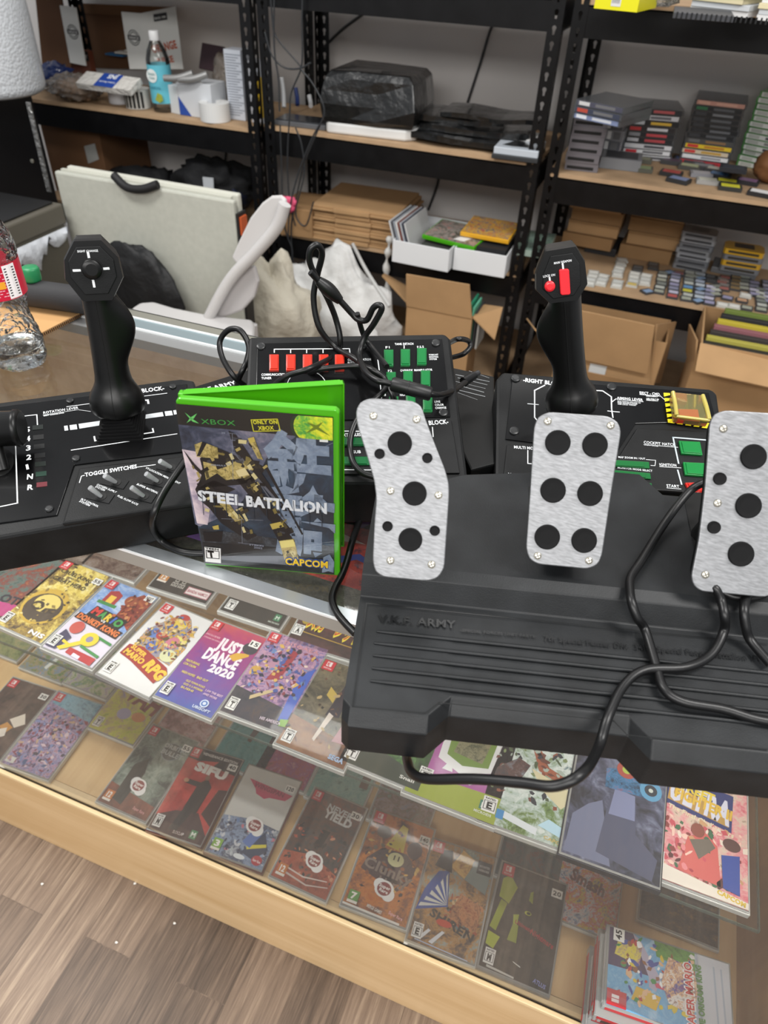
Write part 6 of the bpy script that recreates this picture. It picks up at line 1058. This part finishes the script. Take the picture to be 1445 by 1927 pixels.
# ---- middle unit, lower open shelf
S3 = .5305
def flatb(b, pl, w, d, t, i):
    b.box((0, 0, .0006), (w, d, t*.45), CARD, pl); b.box((.004, .006, t*.5), (w-.01, d, t-.0006), CARDD if i % 2 else CARD, pl); b.box((w*.27, -.006, .001), (w*.68, .01, t*.8), CARD, pl)
stack((588, 448), (748, 474), 7, .0175, .3, flatb, 'flattened_box', LB('flattened cardboard box, %s from the bottom of the brown pile'), 'cardboard box', 'pile of flattened cardboard boxes', z0=S3, jit=.005, bevel=.001)
b, pl, w = rbox(zc(526, 441, S3), zc(588, 450, S3), .2, .1, CARDD, '', '', '', build=False); b.build('kraft_box', label='brown box squeezed between the left post and the flattened boxes', cat='box', bevel=.002)
def tray(bl, br, lab):
    p0, p1 = zc(*bl, S3+.005), zc(*br, S3+.005); pl = Pl(p0, math.degrees(math.atan2(p1.y-p0.y, p1.x-p0.x)), 0); w = (p1-p0).length; d = .3; hh = .075; b = MB(); m = M('#d4d6d8', .6)
    b.box((0, 0, 0), (w, .004, hh), m, pl); b.box((0, d-.004, 0), (w, d, hh), m, pl); b.box((0, .004, 0), (.004, d-.004, hh), m, pl); b.box((w-.004, .004, 0), (w, d-.004, hh), m, pl); b.box((.004, .004, 0), (w-.004, d-.004, .004), m, pl)
    b.build('cardboard_tray', label=lab, cat='tray', bevel=.0015); return pl, w
pl, w = tray((737, 492), (842, 513), 'white cardboard tray holding leaning discs and a green case')
for k in range(8):
    b = MB(); P_ = Pl(pl.w(.012+k*.008, .02, .008), math.degrees(math.atan2(pl.u.y, pl.u.x))+90, 72); b.box((0, 0, 0), (.2, .125, .005), M(['#c8cacc', '#55565c', '#9aa0a8', '#d8d8d6', '#7a4a42', '#b0b4ba', '#3f4450', '#c0c0c0'][k], .3, coat=.4), P_); b.build('leaning_case', label='thin game case, %s from the left, leaning in the left white tray' % ORD[k], cat='game case', group='cases leaning in the left white tray', bevel=.001)
b = MB(); b.box((.085, .02, .006), (w-.01, .27, .06), M('#3a3b38', .6), pl); b.build('magazine_pile', label='dark magazines filling the left white tray', cat='magazines')
P_ = Pl(pl.w(.08, .07, .071), math.degrees(math.atan2(pl.u.y, pl.u.x))-8, 6); b = MB(); b.box((0, 0, 0), (.2, .15, .014), XG, P_); b.flat([(.004, .004), (.196, .004), (.196, .146), (.004, .146)], .0145, art(['#2a2a26', '#5f5a50', '#8f8a84', '#a84a3a'], 30, 97), P_); b.flat([(.11, .02), (.15, .02), (.18, .1), (.15, .1)], .015, M('#d4d4d2', .4), P_); b.build('green_case', label='green edged game case lying on top of the left white tray', cat='game case', bevel=.002)
pl, w = tray((851, 507), (948, 524), 'white cardboard tray under the yellow bordered case')
b = MB(); b.box((.01, .02, .006), (w-.012, .27, .085), M('#1f2023', .6), pl); b.build('magazine_pile', label='black cases filling the right white tray', cat='magazines')
P_ = Pl(pl.w(.0, .06, .095), math.degrees(math.atan2(pl.u.y, pl.u.x))-3, 5); b = MB(); b.box((0, 0, 0), (.17, .15, .014), M('#d8a022', .4, coat=.4), P_); b.flat([(.004, .006), (.166, .006), (.166, .146), (.004, .146)], .0145, art(['#3f4a8a', '#a84a3a', '#c8a83a', '#6a4a7a', '#4f7a4a'], 40, 98), P_); b.build('yellow_case', label='yellow bordered colourful case lying on the right white tray', cat='game case', bevel=.002)
P_ = Pl(pl.w(.19, .07, .06), 2, 0); b = MB(); b.box((0, 0, 0), (.11, .2, .02), M('#8a9a90', .4), P_); b.flat([(.004, .004), (.106, .004), (.106, .196), (.004, .196)], .0205, art(['#3a5a4a', '#8fa89a', '#4a4a58'], 30, 99), P_); b.build('magazine_pile', label='pale green magazines behind the right post of the middle unit', cat='magazines')
# ---- middle unit, floor level
b = MB(); b.blob((-1.03, 2.26, .26), (.25, .1, .26), M('#c2c2c0', .5, bump=(12, .8, .02)), 4, .3, 48, 28, 2.2, low=.004); b.build('plastic_bag', label='big bulging white plastic bag on the bottom of the middle unit', cat='bag')
b = MB(); b.tube([yc(664, 460, 2.36), yc(690, 510, 2.24), yc(733, 577, 2.12)], .0065, M('#b4b4b2', .4), 10, 4); b.build('white_rod', label='thin pale rod leaning from the flattened boxes down over the white bag', cat='rod')
b = MB(); b.tube([yc(734, 445, 2.39), yc(731, 470, 2.385), yc(727, 500, 2.385), yc(729, 545, 2.385)], lambda k: .009+.006*math.sin(k*20), M('#cfcfcc', .5), 10, 5); b.build('knotted_bag_tail', label='twisted strip of white plastic hanging left of the white trays', cat='bag')
def carton(x0, x1, y0, y1, z1, label, flaps, z0=.0, cat='cardboard box', tag_=None):
    b = MB(); t = .005
    b.box((x0, y0, z0), (x1, y0+t, z1), CARD); b.box((x0, y1-t, z0), (x1, y1, z1), CARDD); b.box((x0, y0+t, z0), (x0+t, y1-t, z1), CARD); b.box((x1-t, y0+t, z0), (x1, y1-t, z1), CARDD); b.box((x0+t, y0+t, z0), (x1-t, y1-t, z0+t), CARDD)
    for quad in flaps:
        q = [Vector(p) for p in quad]; n = (q[1]-q[0]).cross(q[2]-q[0]).normalized()*t
        b.add(q+[p+n for p in q], [(0, 1, 2, 3), (7, 6, 5, 4), (0, 4, 5, 1), (1, 5, 6, 2), (2, 6, 7, 3), (3, 7, 4, 0)], CARD)
    if tag_: b.box(tag_[0], tag_[1], M('#c8cac8', .7))
    return b.build('cardboard_carton', label=label, cat=cat)
a0_, a1_ = yc(765, 575, 2.26), yc(888, 600, 2.26); zt = a0_.z
carton(a0_.x, a1_.x, 2.262, 2.39, zt, 'open carton with a raised front flap under the white trays', [
 ((a0_.x, 2.262, zt), (a1_.x, 2.262, zt), yc(884, 535, 2.25), yc(765, 515, 2.25)), ((a0_.x, 2.27, zt), (a0_.x, 2.38, zt), yc(722, 516, 2.36), yc(718, 520, 2.3)), ((a1_.x, 2.38, zt), (a1_.x, 2.265, zt), yc(930, 640, 2.2), yc(945, 580, 2.25))])
p = yc(890, 575, 2.33); b = MB()
for k in range(4): b.box((p.x+k*.012, 2.28, zt-.12), (p.x+.006+k*.012, 2.38, zt+.04-k*.012), M(['#2f8a6a', '#6ab89a', '#3a3a3c', '#a8a8a4'][k], .5))
b.build('file_bundle', label='green edged files sticking up in the open carton', cat='files')
# ---- right unit, floor cartons
r0, r1 = yc(1090, 700, 2.3), yc(1215, 735, 2.3)
p0, p1 = yc(1060, 572, 2.18), yc(1232, 615, 2.18)
carton(yc(1040, 700, 2.2).x, yc(1225, 740, 2.2).x, 2.2, 2.38, yc(1222, 640, 2.2).z, 'big open carton with a broad front flap under the handheld cartridges', [
 (yc(1030, 660, 2.19), yc(1218, 703, 2.19), yc(1232, 612, 2.17), yc(1050, 575, 2.17)), (yc(1222, 720, 2.2), yc(1240, 720, 2.37), yc(1270, 605, 2.37), yc(1234, 610, 2.19)), (yc(1035, 650, 2.2), yc(1020, 640, 2.37), yc(990, 600, 2.36), yc(1005, 620, 2.19))],
 tag_=(tuple(yc(1098, 735, 2.198)), tuple(yc(1142, 690, 2.199))))
carton(yc(1300, 700, 2.1).x, yc(1500, 740, 2.1).x, 2.1, 2.38, yc(1312, 645, 2.1).z, 'open carton of magazines in the lower right, its near flap folded out', [
 (yc(1318, 645, 2.1), yc(1500, 690, 2.1), yc(1500, 740, 2.02), yc(1308, 698, 2.02)), (yc(1303, 730, 2.1), yc(1290, 660, 2.37), yc(1296, 610, 2.36), yc(1310, 640, 2.1))])
zt = yc(1312, 645, 2.1).z
for k, c in enumerate(['#2c2a26', '#a8a04a', '#3a3634', '#8a5a60', '#b8a83a', '#2c2c2e', '#6a7a3a']):
    b = MB(); x = yc(1325, 640, 2.12).x+k*.008; b.box((x, 2.13+k*.03, zt-.1), (x+.34, 2.148+k*.03, zt-.008+k*.006), M(c, .5)); b.build('magazine', label='upright magazine, %s from the front, in the lower right carton' % ORD[k], cat='magazine', group='magazines in the lower right carton', bevel=.001)
carton(yc(1085, 740, 2.06).x, yc(1230, 740, 2.06).x, 1.95, 2.15, yc(1120, 728, 1.95).z-.06, 'low brown carton on the floor in front of the broad flapped one', [])
# ---- left unit
S1 = .8685
WB = M('#d2d2ce', .6)
def panel(px, Y, mat, name, label, cat, t=.006, extra=None):
    pl = Pl((0, Y, 0), 0, 90); b = MB(); b.pprism(px, -t, 0, mat, pl)
    if extra: extra(b, pl)
    return b.build(name, label=label, cat=cat)
def logo(b, pl, x, y, r, h=.0006):
    c = pl.q(x, y, h); rr = abs(pl.q(x+r, y, h)[0]-c[0]); m = M('#26262a', .6)
    for k in (1, .72): b.line([(c[0]+rr*k*math.cos(t), c[1]+rr*k*math.sin(t)) for t in [i*.393 for i in range(17)]], rr*.12, h, m, pl)
    b.flat([(c[0]-rr*1.15, c[1]-rr*.3), (c[0]+rr*1.15, c[1]-rr*.3), (c[0]+rr*1.15, c[1]+rr*.3), (c[0]-rr*1.15, c[1]+rr*.3)], h+.0003, m, pl); b.text('SINCE', (c[0]-rr*.9, c[1]-rr*.18), (c[0]+rr*.9, c[1]-rr*.18), rr*.34, M('#d8d8d4', .5), h+.0006, pl)
x0, x1 = yc(112, 12, 2.78).x, yc(338, 12, 2.62).x
b = MB(); pl = Pl((0, 2.7, 0), 0, 90)
b.pprism([(112, 10), (143, 14), (162, 124), (132, 118)], -.004, 0, WB, pl); b.pprism([(66, -10), (116, -4), (134, 122), (128, 140), (80, 128)], -.012, -.006, M('#5a3c26', .85), pl); b.pprism([(143, 14), (240, 20), (262, 130), (162, 128)], -.22, -.205, M('#5f4128', .85), pl)
b.pprism([(145, 6), (330, 14), (330, 40), (240, 30), (144, 24)], -.2, -.195, M('#6a4a2e', .85), pl)
b.pprism([(228, 22), (264, 25), (276, 130), (244, 130)], .003, .007, WB, pl); logo(b, pl, 137, 60, 9, .0005); logo(b, pl, 252, 71, 10, .0075)
pr_ = Pl((yc(264, 25, 2.69).x, 2.69, 0), 8, 90)
b.pprism([(264, 25), (330, 12), (345, 130), (276, 130)], -.004, 0, WB, pr_)
b.pprism([(288, 27), (313, 23), (315, 37), (290, 41)], 0, .0008, M('#2a2a2c', .6), pr_); b.ptext('SINCE 1988', (291, 37), (312, 33), 4, M('#d8d8d4', .5), .0012, pr_)
b.ptext('ORANGE', (288, 100), (334, 90), 15, M('#b4583c', .6), .001, pr_, .04); b.ptext('JUICE', (296, 122), (328, 116), 12, M('#b4583c', .6), .001, pr_, .04)
b.build('juice_carton', label='open white printed carton with brown insides and orange lettering, behind the bottle', cat='cardboard box')
# snack bag, bread bag, tissue pack
CLR = thin('crinkle', (.93, .92, .9), .22, 1.5, .12, (.55, .47, .4), bump=(60, 1, .02))
p = zc(140, 190, S1); b = MB(); b.blob((p.x, p.y+.02, S1+.035), (.09, .06, .035), M('#a5856a', .8, noise=(60, .4)), 1, .25, 36, 20, low=S1+.002); b.build('snack_bag_filling', label='brown crumbly snack filling inside the clear bag at the left end of the shelf', cat='snack')
b = MB(); b.blob((p.x, p.y+.015, S1+.045), (.105, .075, .044), CLR, 2, .3, 40, 24, 4, low=S1+.001); b.build('snack_bag', label='crinkled clear plastic bag around the brown snack', cat='bag')
p = zc(95, 175, S1); b = MB(); b.blob((p.x-.01, p.y+.05, S1+.05), (.09, .05, .045), M('#20356f', .35, coat=.6, bump=(30, 1, .01)), 3, .35, 30, 18, low=S1+.002); b.build('snack_packet', label='shiny blue packet left of the clear snack bag', cat='packet')
p = zc(140, 160, S1); b = MB(); b.box((p.x-.05, p.y+.06, S1+.001), (p.x+.05, p.y+.09, S1+.115), M('#6e3a26', .5)); b.box((p.x-.05, p.y+.0595, S1+.08), (p.x+.05, p.y+.06, S1+.115), M('#161616', .5)); b.text('BEEF JERKY', (p.x-.045, 0), (p.x+.045, 0), .012, WM, -(p.y+.059), Pl((0, 0, S1+.09), 0, 90)); b.build('jerky_pouch', label='brown pouch with a black header behind the clear snack bag', cat='packet', bevel=.006)
b = MB(); p = zc(160, 160, S1+.066); pl = Pl((p.x+.02, p.y-.01, S1+.066), -2, 22)
b.box((-.03, -.02, 0), (.21, .055, .02), M('#c9c6c0', .6, bump=(60, 1, .01)), pl); b.box((.05, -.021, .0203), (.135, .056, .0212), M('#20459a', .4, coat=.4), pl); b.text('JNS', (.122, .05), (.078, .05), .022, WM, .0216, pl, .04); b.text('Cotton Rounds', (.13, .01), (.06, .01), .009, WM, .0216, pl)
b.build('cotton_pack', label='clear pack of cotton pads with a blue band, lying across the rolls', cat='pack', bevel=.003)
p = zc(185, 158, S1); b = MB()
for k in range(3): b.box((p.x-.02+k*.05, p.y+.1, S1+.09+k*.01), (p.x+.07+k*.05, p.y+.2, S1+.096+k*.01), M(['#2f6a9a', '#d4d2ca', '#c9c7bf'][k], .6), Pl((0, 0, 0), 0, 0))
b.build('folded_flyers', label='folded pale flyers above the cotton pack', cat='papers', bevel=.001)
def roll(x, y, r, hh, mat, lab, stripes=0, z=S1):
    p = zc(x, y, z); b = MB(); b.lathe([(r*.45, .001), (r, .001), (r, hh), (r*.45, hh), (r*.45, .001)], mat, (p.x, p.y+r, z), n=32, smooth=False, cap=False)
    for k in range(stripes):
        a = -2.6+k*.32; b.add([Vector((p.x+(r+.0006)*math.cos(q), p.y+r+(r+.0006)*math.sin(q), z+d)) for q, d in ((a, .004), (a+.2, .004), (a+.2, hh-.004), (a, hh-.004))], [(0, 1, 2, 3)], M('#1c1c1c', .5))
    return b.build('label_roll', label=lab, cat='label roll')
roll(247, 206, .047, .062, M('#cfcfca', .6), 'label roll with black barcode stripes in front of the drink bottle', 7)
roll(214, 197, .04, .055, M('#c9c9cc', .6), 'plain white label roll partly hidden by the striped one')
roll(391, 232, .053, .058, M('#d4d4d2', .6), 'white label roll with a loose printed strip, nearest the shelf edge')
b = MB(); pl = Pl((0, 2.46, 0), 0, 90); b.pprism([(353, 150), (378, 152), (397, 205), (372, 207)], 0, .001, M('#dcdcda', .6), pl)
for k in range(3): x, y = 374+k*5, 164+k*15; b.ptext('FRAGILE', (x-6, y), (x+9, y+1), 4, M('#6a6a6c', .6), .0014, pl)
b.build('label_strip', label='loose strip of printed labels rising from the nearest white roll', cat='labels')
# drink bottle
p = zc(300, 212, S1); b = MB(); bt = thing('drink_bottle', 'clear drink bottle with a light blue label and white cap on the left shelf', 'bottle', (p.x, p.y+.035, S1))
c = Vector((p.x, p.y+.035, S1)); b.lathe([(.034, .001), (.041, .006), (.041, .05), (.041, .158), (.04, .166), (.033, .19), (.02, .214), (.0155, .222), (.0155, .23)], thin('pet2', (.97, .98, .97), .02, 1.5, .05), c, n=32, cap=False); b.build('bottle_body', bt)
b = MB(); b.lathe([(.0415, .03), (.0415, .15)], M('#5fb4c6', .5), c, n=40, cap=False); pl = Pl(c+Vector((0, -.0425, -.008)), 0, 90); b.disc((-.004, .125), .021, -.0002, .0004, M('#dfe4e2', .5), pl, 24); b.text('Simple', (-.018, .127), (.01, .127), .009, M('#5a8a8c', .5), .0008, pl); b.text('Clean', (-.016, .115), (.008, .115), .008, M('#5a8a8c', .5), .0008, pl); b.text('SPARKLING', (-.02, .085), (.026, .085), .008, M('#3a8498', .5), .0008, pl); b.flat([(-.004, .05), (.014, .042), (.03, .05), (.028, .068), (.01, .074)], .0006, art(['#6a8a3a', '#a8b84a', '#8a5a3a'], 60, 5), pl); b.build('paper_label', bt)
MB().lathe([(.0175, .22), (.018, .222), (.018, .246), (.016, .249)], M('#dcdcdc', .4), c, n=24).build('bottle_cap', bt)
b, pl, w = rbox(zc(322, 212, S1), zc(338, 216, S1), .05, .09, M('#cdd0d2', .6), '', '', '', build=False); b.build('small_carton', label='narrow white carton just right of the drink bottle', cat='box', bevel=.001)
b, pl, w = rbox(zc(340, 216, S1), zc(402, 226, S1), .09, .11, M('#c9ccd0', .6), '', '', '', build=False); b.flat([(0, .001), (.05, .001), (.0, .06)], .001, M('#2a4a9c', .5), Pl(pl.P, math.degrees(math.atan2(pl.u.y, pl.u.x)), 90)); b.build('small_carton', label='white carton with a blue corner behind the loose label strip', cat='box', bevel=.001)
for k, (x, y, a, lab) in enumerate([(318, 150, 25, 'grey handled scraper lying on the white carton'), (345, 152, -10, 'silver tape dispenser on the white carton')]):
    p = zc(x+14, y, S1+.12); b = MB(); b.tube([p+Vector((-.05, 0, 0)), p+Vector((0, .01, .004)), p+Vector((.05, .03, .02))], .011, M('#8f8f8e', .35, .3), 12, 4); b.build('hand_tool', label=lab, cat='tool')
p = zc(372, 165, S1); b = MB(); b.box((p.x-.06, p.y+.06, S1+.09), (p.x+.09, p.y+.14, S1+.125), M('#d2b41c', .45)); b.build('yellow_box', label='yellow box behind the white cartons', cat='box', bevel=.002)
b = MB(); b.box((p.x-.06, p.y+.062, S1+.001), (p.x+.088, p.y+.138, S1+.0895), M('#55585a', .6)); b.build('grey_bin', label='grey bin under the yellow box', cat='bin')
b = MB(); pl = Pl(Vector(yc(378, 130, 2.68)), -18, 70); b.box((0, 0, 0), (.12, .085, .012), M('#38262c', .6), pl); b.build('maroon_wallet', label='dark maroon wallet propped above the yellow box', cat='wallet', bevel=.003)
p = zc(415, 215, S1); b = MB(); b.blob((p.x, p.y+.06, S1+.09), (.045, .045, .09), CLR, 5, .3, 24, 18, 4, low=S1+.001); b.build('film_bag', label='clear crinkled bag left of the white spray can', cat='bag')
p = zc(408, 216, S1); b = MB(); b.box((p.x-.012, p.y, S1+.001), (p.x+.03, p.y+.02, S1+.035), M('#d6cc1e', .5)); b.build('yellow_tag', label='small yellow tag beside the nearest white roll', cat='tag', bevel=.003)
p0_ = zc(446, 226, S1); b = MB(); b.box((p0_.x-.03, p0_.y, S1+.001), (p0_.x+.035, p0_.y+.06, S1+.215), M('#c4c9d2', .5))
for k in range(24): b.box((p0_.x-.026, p0_.y-.0005, S1+.015+k*.008), (p0_.x+.015+.01*((k*7) % 3), p0_.y, S1+.018+k*.008), M('#7f8590', .6))
b.build('printed_carton', label='tall white carton covered in small print beside the left post', cat='box', bevel=.002)
b = MB(); q_ = zc(484, 232, S1); b.box((q_.x-.02, q_.y, S1+.001), (q_.x+.028, q_.y+.05, S1+.19), M('#b9bcc2', .5)); b.box((q_.x-.008, q_.y-.0008, S1+.02), (q_.x+.028, q_.y, S1+.145), M('#dcb416', .45)); b.build('yellow_carton', label='tall carton with a yellow panel between the two posts', cat='box', bevel=.002)
# left unit, lower shelf
SL2 = .5005
p = yc(200, 330, 2.5)
b = MB(); b.box((yc(84, 270, 2.5).x, 2.5, SL2), (yc(195, 300, 2.5).x, 2.8, SL2+.27), M('#6a4a30', .85)); kb_ = b.build('kraft_box', label='brown carton with a white shipping label at the back of the left unit', cat='box', bevel=.003)
pl = Pl((0, 2.4985, 0), 0, 90); b = MB(); b.pprism([(158, 275), (178, 270), (186, 300), (166, 308)], 0, .001, M('#a0a09c', .6), pl); b.build('shipping_label', kb_)
jk_ = []
JK = M('#0b0c0f', .8, bump=(25, .8, .01))
for k, (x, y, rx, rz_, lab) in enumerate([(268, 345, .17, .075, 'black jacket heaped at the left on the lower left shelf'), (398, 338, .16, .085, 'black jacket with a white tag heaped beside the other one'), (440, 362, .05, .05, 'dark navy cloth by the left post beneath the jackets')]):
    p = yc(x, y, 2.5); b = MB(); b.blob((p.x, 2.52, p.z-.02), (rx, .11, rz_), JK if k < 2 else M('#151b33', .75), 20+k, .35, 36, 20, 2.6); jk_.append(b.build('black_jacket', label=lab, cat='clothing', group='dark clothes on the lower left shelf'))
pl = Pl((0, 2.392, 0), 0, 90); b = MB(); b.pprism([(381, 333), (401, 335), (402, 356), (383, 354)], 0, .002, M('#b4b8bc', .6), pl); b.build('garment_tag', jk_[1])

# ============================================================ BEHIND THE COUNTER
TBM = M('#adaea4', .55, noise=(60, .05)); TBE = M('#bdbdb2', .45)
t0, t1 = yc(100, 321, 1.78), yc(438, 372, 1.78)
ft = thing('folding_table', 'folded grey-white plastic table leaning on edge behind the counter', 'table', ((t0.x+t1.x)/2, 1.81, 0))
MB().box((-1.722, 1.781, .002), (t1.x, 1.80, .835), TBM).build('table_top', ft, bevel=.006); MB().box((-1.70, 1.812, .002), (t1.x-.002, 1.832, .845), TBE).build('table_top', ft, bevel=.006, label='rear half of the folded table top')
b = MB(); b.box((-1.712, 1.8005, .82), (t1.x-.02, 1.8115, .838), TBE); b.build('table_edge', ft)
b = MB(); b.box((t1.x+.0005, 1.785, .3), (t1.x+.008, 1.828, .8), M('#1b1b1c', .5)); b.box((t1.x+.002, 1.79, .74), (t1.x+.014, 1.822, .79), M('#b8542c', .5)); b.build('side_latch', ft, label='black side latch with an orange catch')
h0, h1, h2, h3 = yc(214, 330, 1.775), yc(238, 352, 1.765), yc(268, 356, 1.765), yc(297, 347, 1.775); b = MB(); b.tube([h0, h1, h2, h3], .012, M('#141415', .6), 8, 6); b.build('carry_strap', ft, label='black carrying strap')
# white chair
CW = M('#bdbbba', .4); CWSHADE = M('#a9a6a6', .5)  # second grey is the chair white with shade painted in
ch = thing('folding_chair', 'white plastic folding chair with an oval back behind the counter', 'chair', (-1.15, 1.62, 0))
pl = Pl((0, 1.6, 0), 0, 86); 
def lens(b, px, h0, h1, mat, k=3): b.pprism(px, h0, h1, mat, pl)
b = MB(); lens(b, [(528, 368), (538, 376), (537, 400), (520, 425), (490, 468), (455, 510), (435, 485), (448, 455), (470, 410), (492, 382), (510, 369)], -.012, .0, CW); b.build('backrest', ch, bevel=.006)
b = MB(); lens(b, [(478, 500), (486, 530), (478, 560), (455, 585), (420, 598), (392, 600), (400, 575), (425, 540), (455, 505)], -.02, -.006, CWSHADE); b.build('backrest_lower', ch, bevel=.006, label='lower lobe of the chair back with painted shade')
b = MB(); b.tube([pl.w(*pl.q(x, y, .01), .01) for x, y in ((536, 384), (520, 428), (480, 476), (442, 515), (415, 555), (385, 615), (372, 650))], .016, CW, 14, 6)
b.build('frame_tube', ch)
b = MB(); z = .555; ps = [(247, 578), (262, 568), (290, 566), (330, 578), (390, 590), (440, 596), (476, 600), (480, 612), (474, 680), (400, 700), (250, 640)]; b.prism([zc(x, y, z)[:2] for x, y in ps], z-.03, z, CW); b.build('seat', ch, bevel=.012, seg=3)
for x, y in ((-1.2, 1.62), (-1.03, 1.45), (-1.03, 1.68)): b = MB(); b.tube([(x, y, 0), (x+.01, y, .53)], .012, CW, 10, 1); b.build('leg', ch)
b = MB(); b.blob((-1.13, 1.99, .33), (.16, .1, .26), M('#b3ad9e', .8, bump=(14, .8, .02)), 13, .3, 36, 26, 2.2, low=.01); b.build('canvas_bag', label='slumped off-white canvas bag behind the white chair', cat='bag')
# dark office chair back
b = MB(); c = yc(262, 545, 1.72); b.blob((c.x, 1.72, c.z-.03), (.15, .035, .17), M('#0e0f11', .6, bump=(18, .8, .01)), 31, .12, 40, 26, 2); b.build('black_bag', label='rounded black cloth bag hanging behind the left joystick', cat='bag')
# bin with liner
BX = -1.69; bn = thing('waste_bin', 'tall grey-brown waste bin with black lid and white liner, behind the bottle', 'bin', (-1.93, 1.55, 0)); BM = M('#4f4b42', .5)
b = MB(); b.box((-2.2, 1.3, .002), (BX-.004, 1.748, .70), BM); b.build('bin_body', bn, bevel=.01)
b = MB(); b.box((-2.205, 1.295, .695), (BX, 1.752, .755), M('#57534a', .45)); b.build('bin_rim', bn, bevel=.006)
MB().box((-2.19, 1.31, .7555), (BX-.02, 1.735, .762), M('#131314', .45)).build('bin_lid', bn, bevel=.003, label='black lid')
b = MB(); R = []
for i in range(25):
    y = 1.31+.43*i/24; dz = .02*math.sin(i*1.1)+.015*math.sin(i*2.7); lo = .60+.05*i/24 if i < 20 else .66
    R.append([Vector((BX+.003, y, .69)), Vector((BX+.012+.006*math.sin(i*2), y, .68)), Vector((BX+.016+.006*math.sin(i*2.3), y, lo+.02+dz)), Vector((BX+.006, y, lo+dz))])
b.rings(R, M('#c6cad0', .45, alpha=.85, bump=(40, .6, .01)), True, False, False); b.build('bin_liner', bn, label='white plastic liner hanging over the rim')
CX_ = yc(107, 370, 2.2).x
cbt = thing('metal_cabinet', 'black metal cabinet with a silver edge strip at the far left', 'cabinet', (CX_-.25, 2.0, 0))
b = MB(); b.box((CX_-.6, 1.86, .002), (CX_, 2.2, yc(65, 160, 2.2).z), M('#141416', .4)); b.build('cabinet_body', cbt, bevel=.003)
pl = Pl((0, 1.8595, 0), 0, 90); b = MB(); b.pprism([(48, 192), (56, 193), (96, 362), (88, 360)], 0, .004, M('#8a8a88', .3, .8, bump=(80, 1, .01)), pl); b.build('edge_strip', cbt, label='scratched silver edge strip')
b = MB(); b.disc(pl.q(60, 303, .002), .006, 0, .003, M('#c8c6b8', .2, .9), pl, 16); b.build('screw', cbt)
# bubble wrap roll
BW = M('#c4c8cc', .4, coat=.4)
m = BW; nt = m.node_tree; vo = nt.nodes.new('ShaderNodeTexVoronoi'); vo.inputs['Scale'].default_value = 120; tc = nt.nodes.new('ShaderNodeTexCoord'); bp = nt.nodes.new('ShaderNodeBump'); bp.invert = True; bp.inputs['Strength'].default_value = .6; bp.inputs['Distance'].default_value = .003
nt.links.new(tc.outputs['Object'], vo.inputs['Vector']); nt.links.new(vo.outputs['Distance'], bp.inputs['Height']); nt.links.new(bp.outputs[0], nt.nodes['Principled BSDF'].inputs['Normal'])
e = yc(48, 120, 2.03); r = .17; b = MB(); b.lathe([(.02, .001), (r-.02, .001), (r-.004, .01), (r, .025), (r, .2), (r-.008, .45), (r-.02, .46), (.02, .46)], BW, (e.x-r, 2.03, yc(65, 160, 2.2).z+.002), n=56); b.build('bubble_wrap_roll', label='big white bubble wrap roll standing on the black cabinet', cat='bubble wrap')
# loose bits on the floor
for x, y, lab in ((254, 1663, 'tiny white scrap on the floor at the foot of the oak board'), (329, 1738, 'tiny round silver bead on the wooden floor'), (220, 1774, 'tiny white crumb on the floor below the bead'), (80, 1664, 'pale splinter on the floor at the left')):
    p = zc(x, y, 0); b = MB(); b.blob((p.x, p.y, .002), (.003, .0025, .0015), M('#dcdad4', .5), x, .4, 10, 6); b.build('floor_scrap', label=lab, cat='scrap')
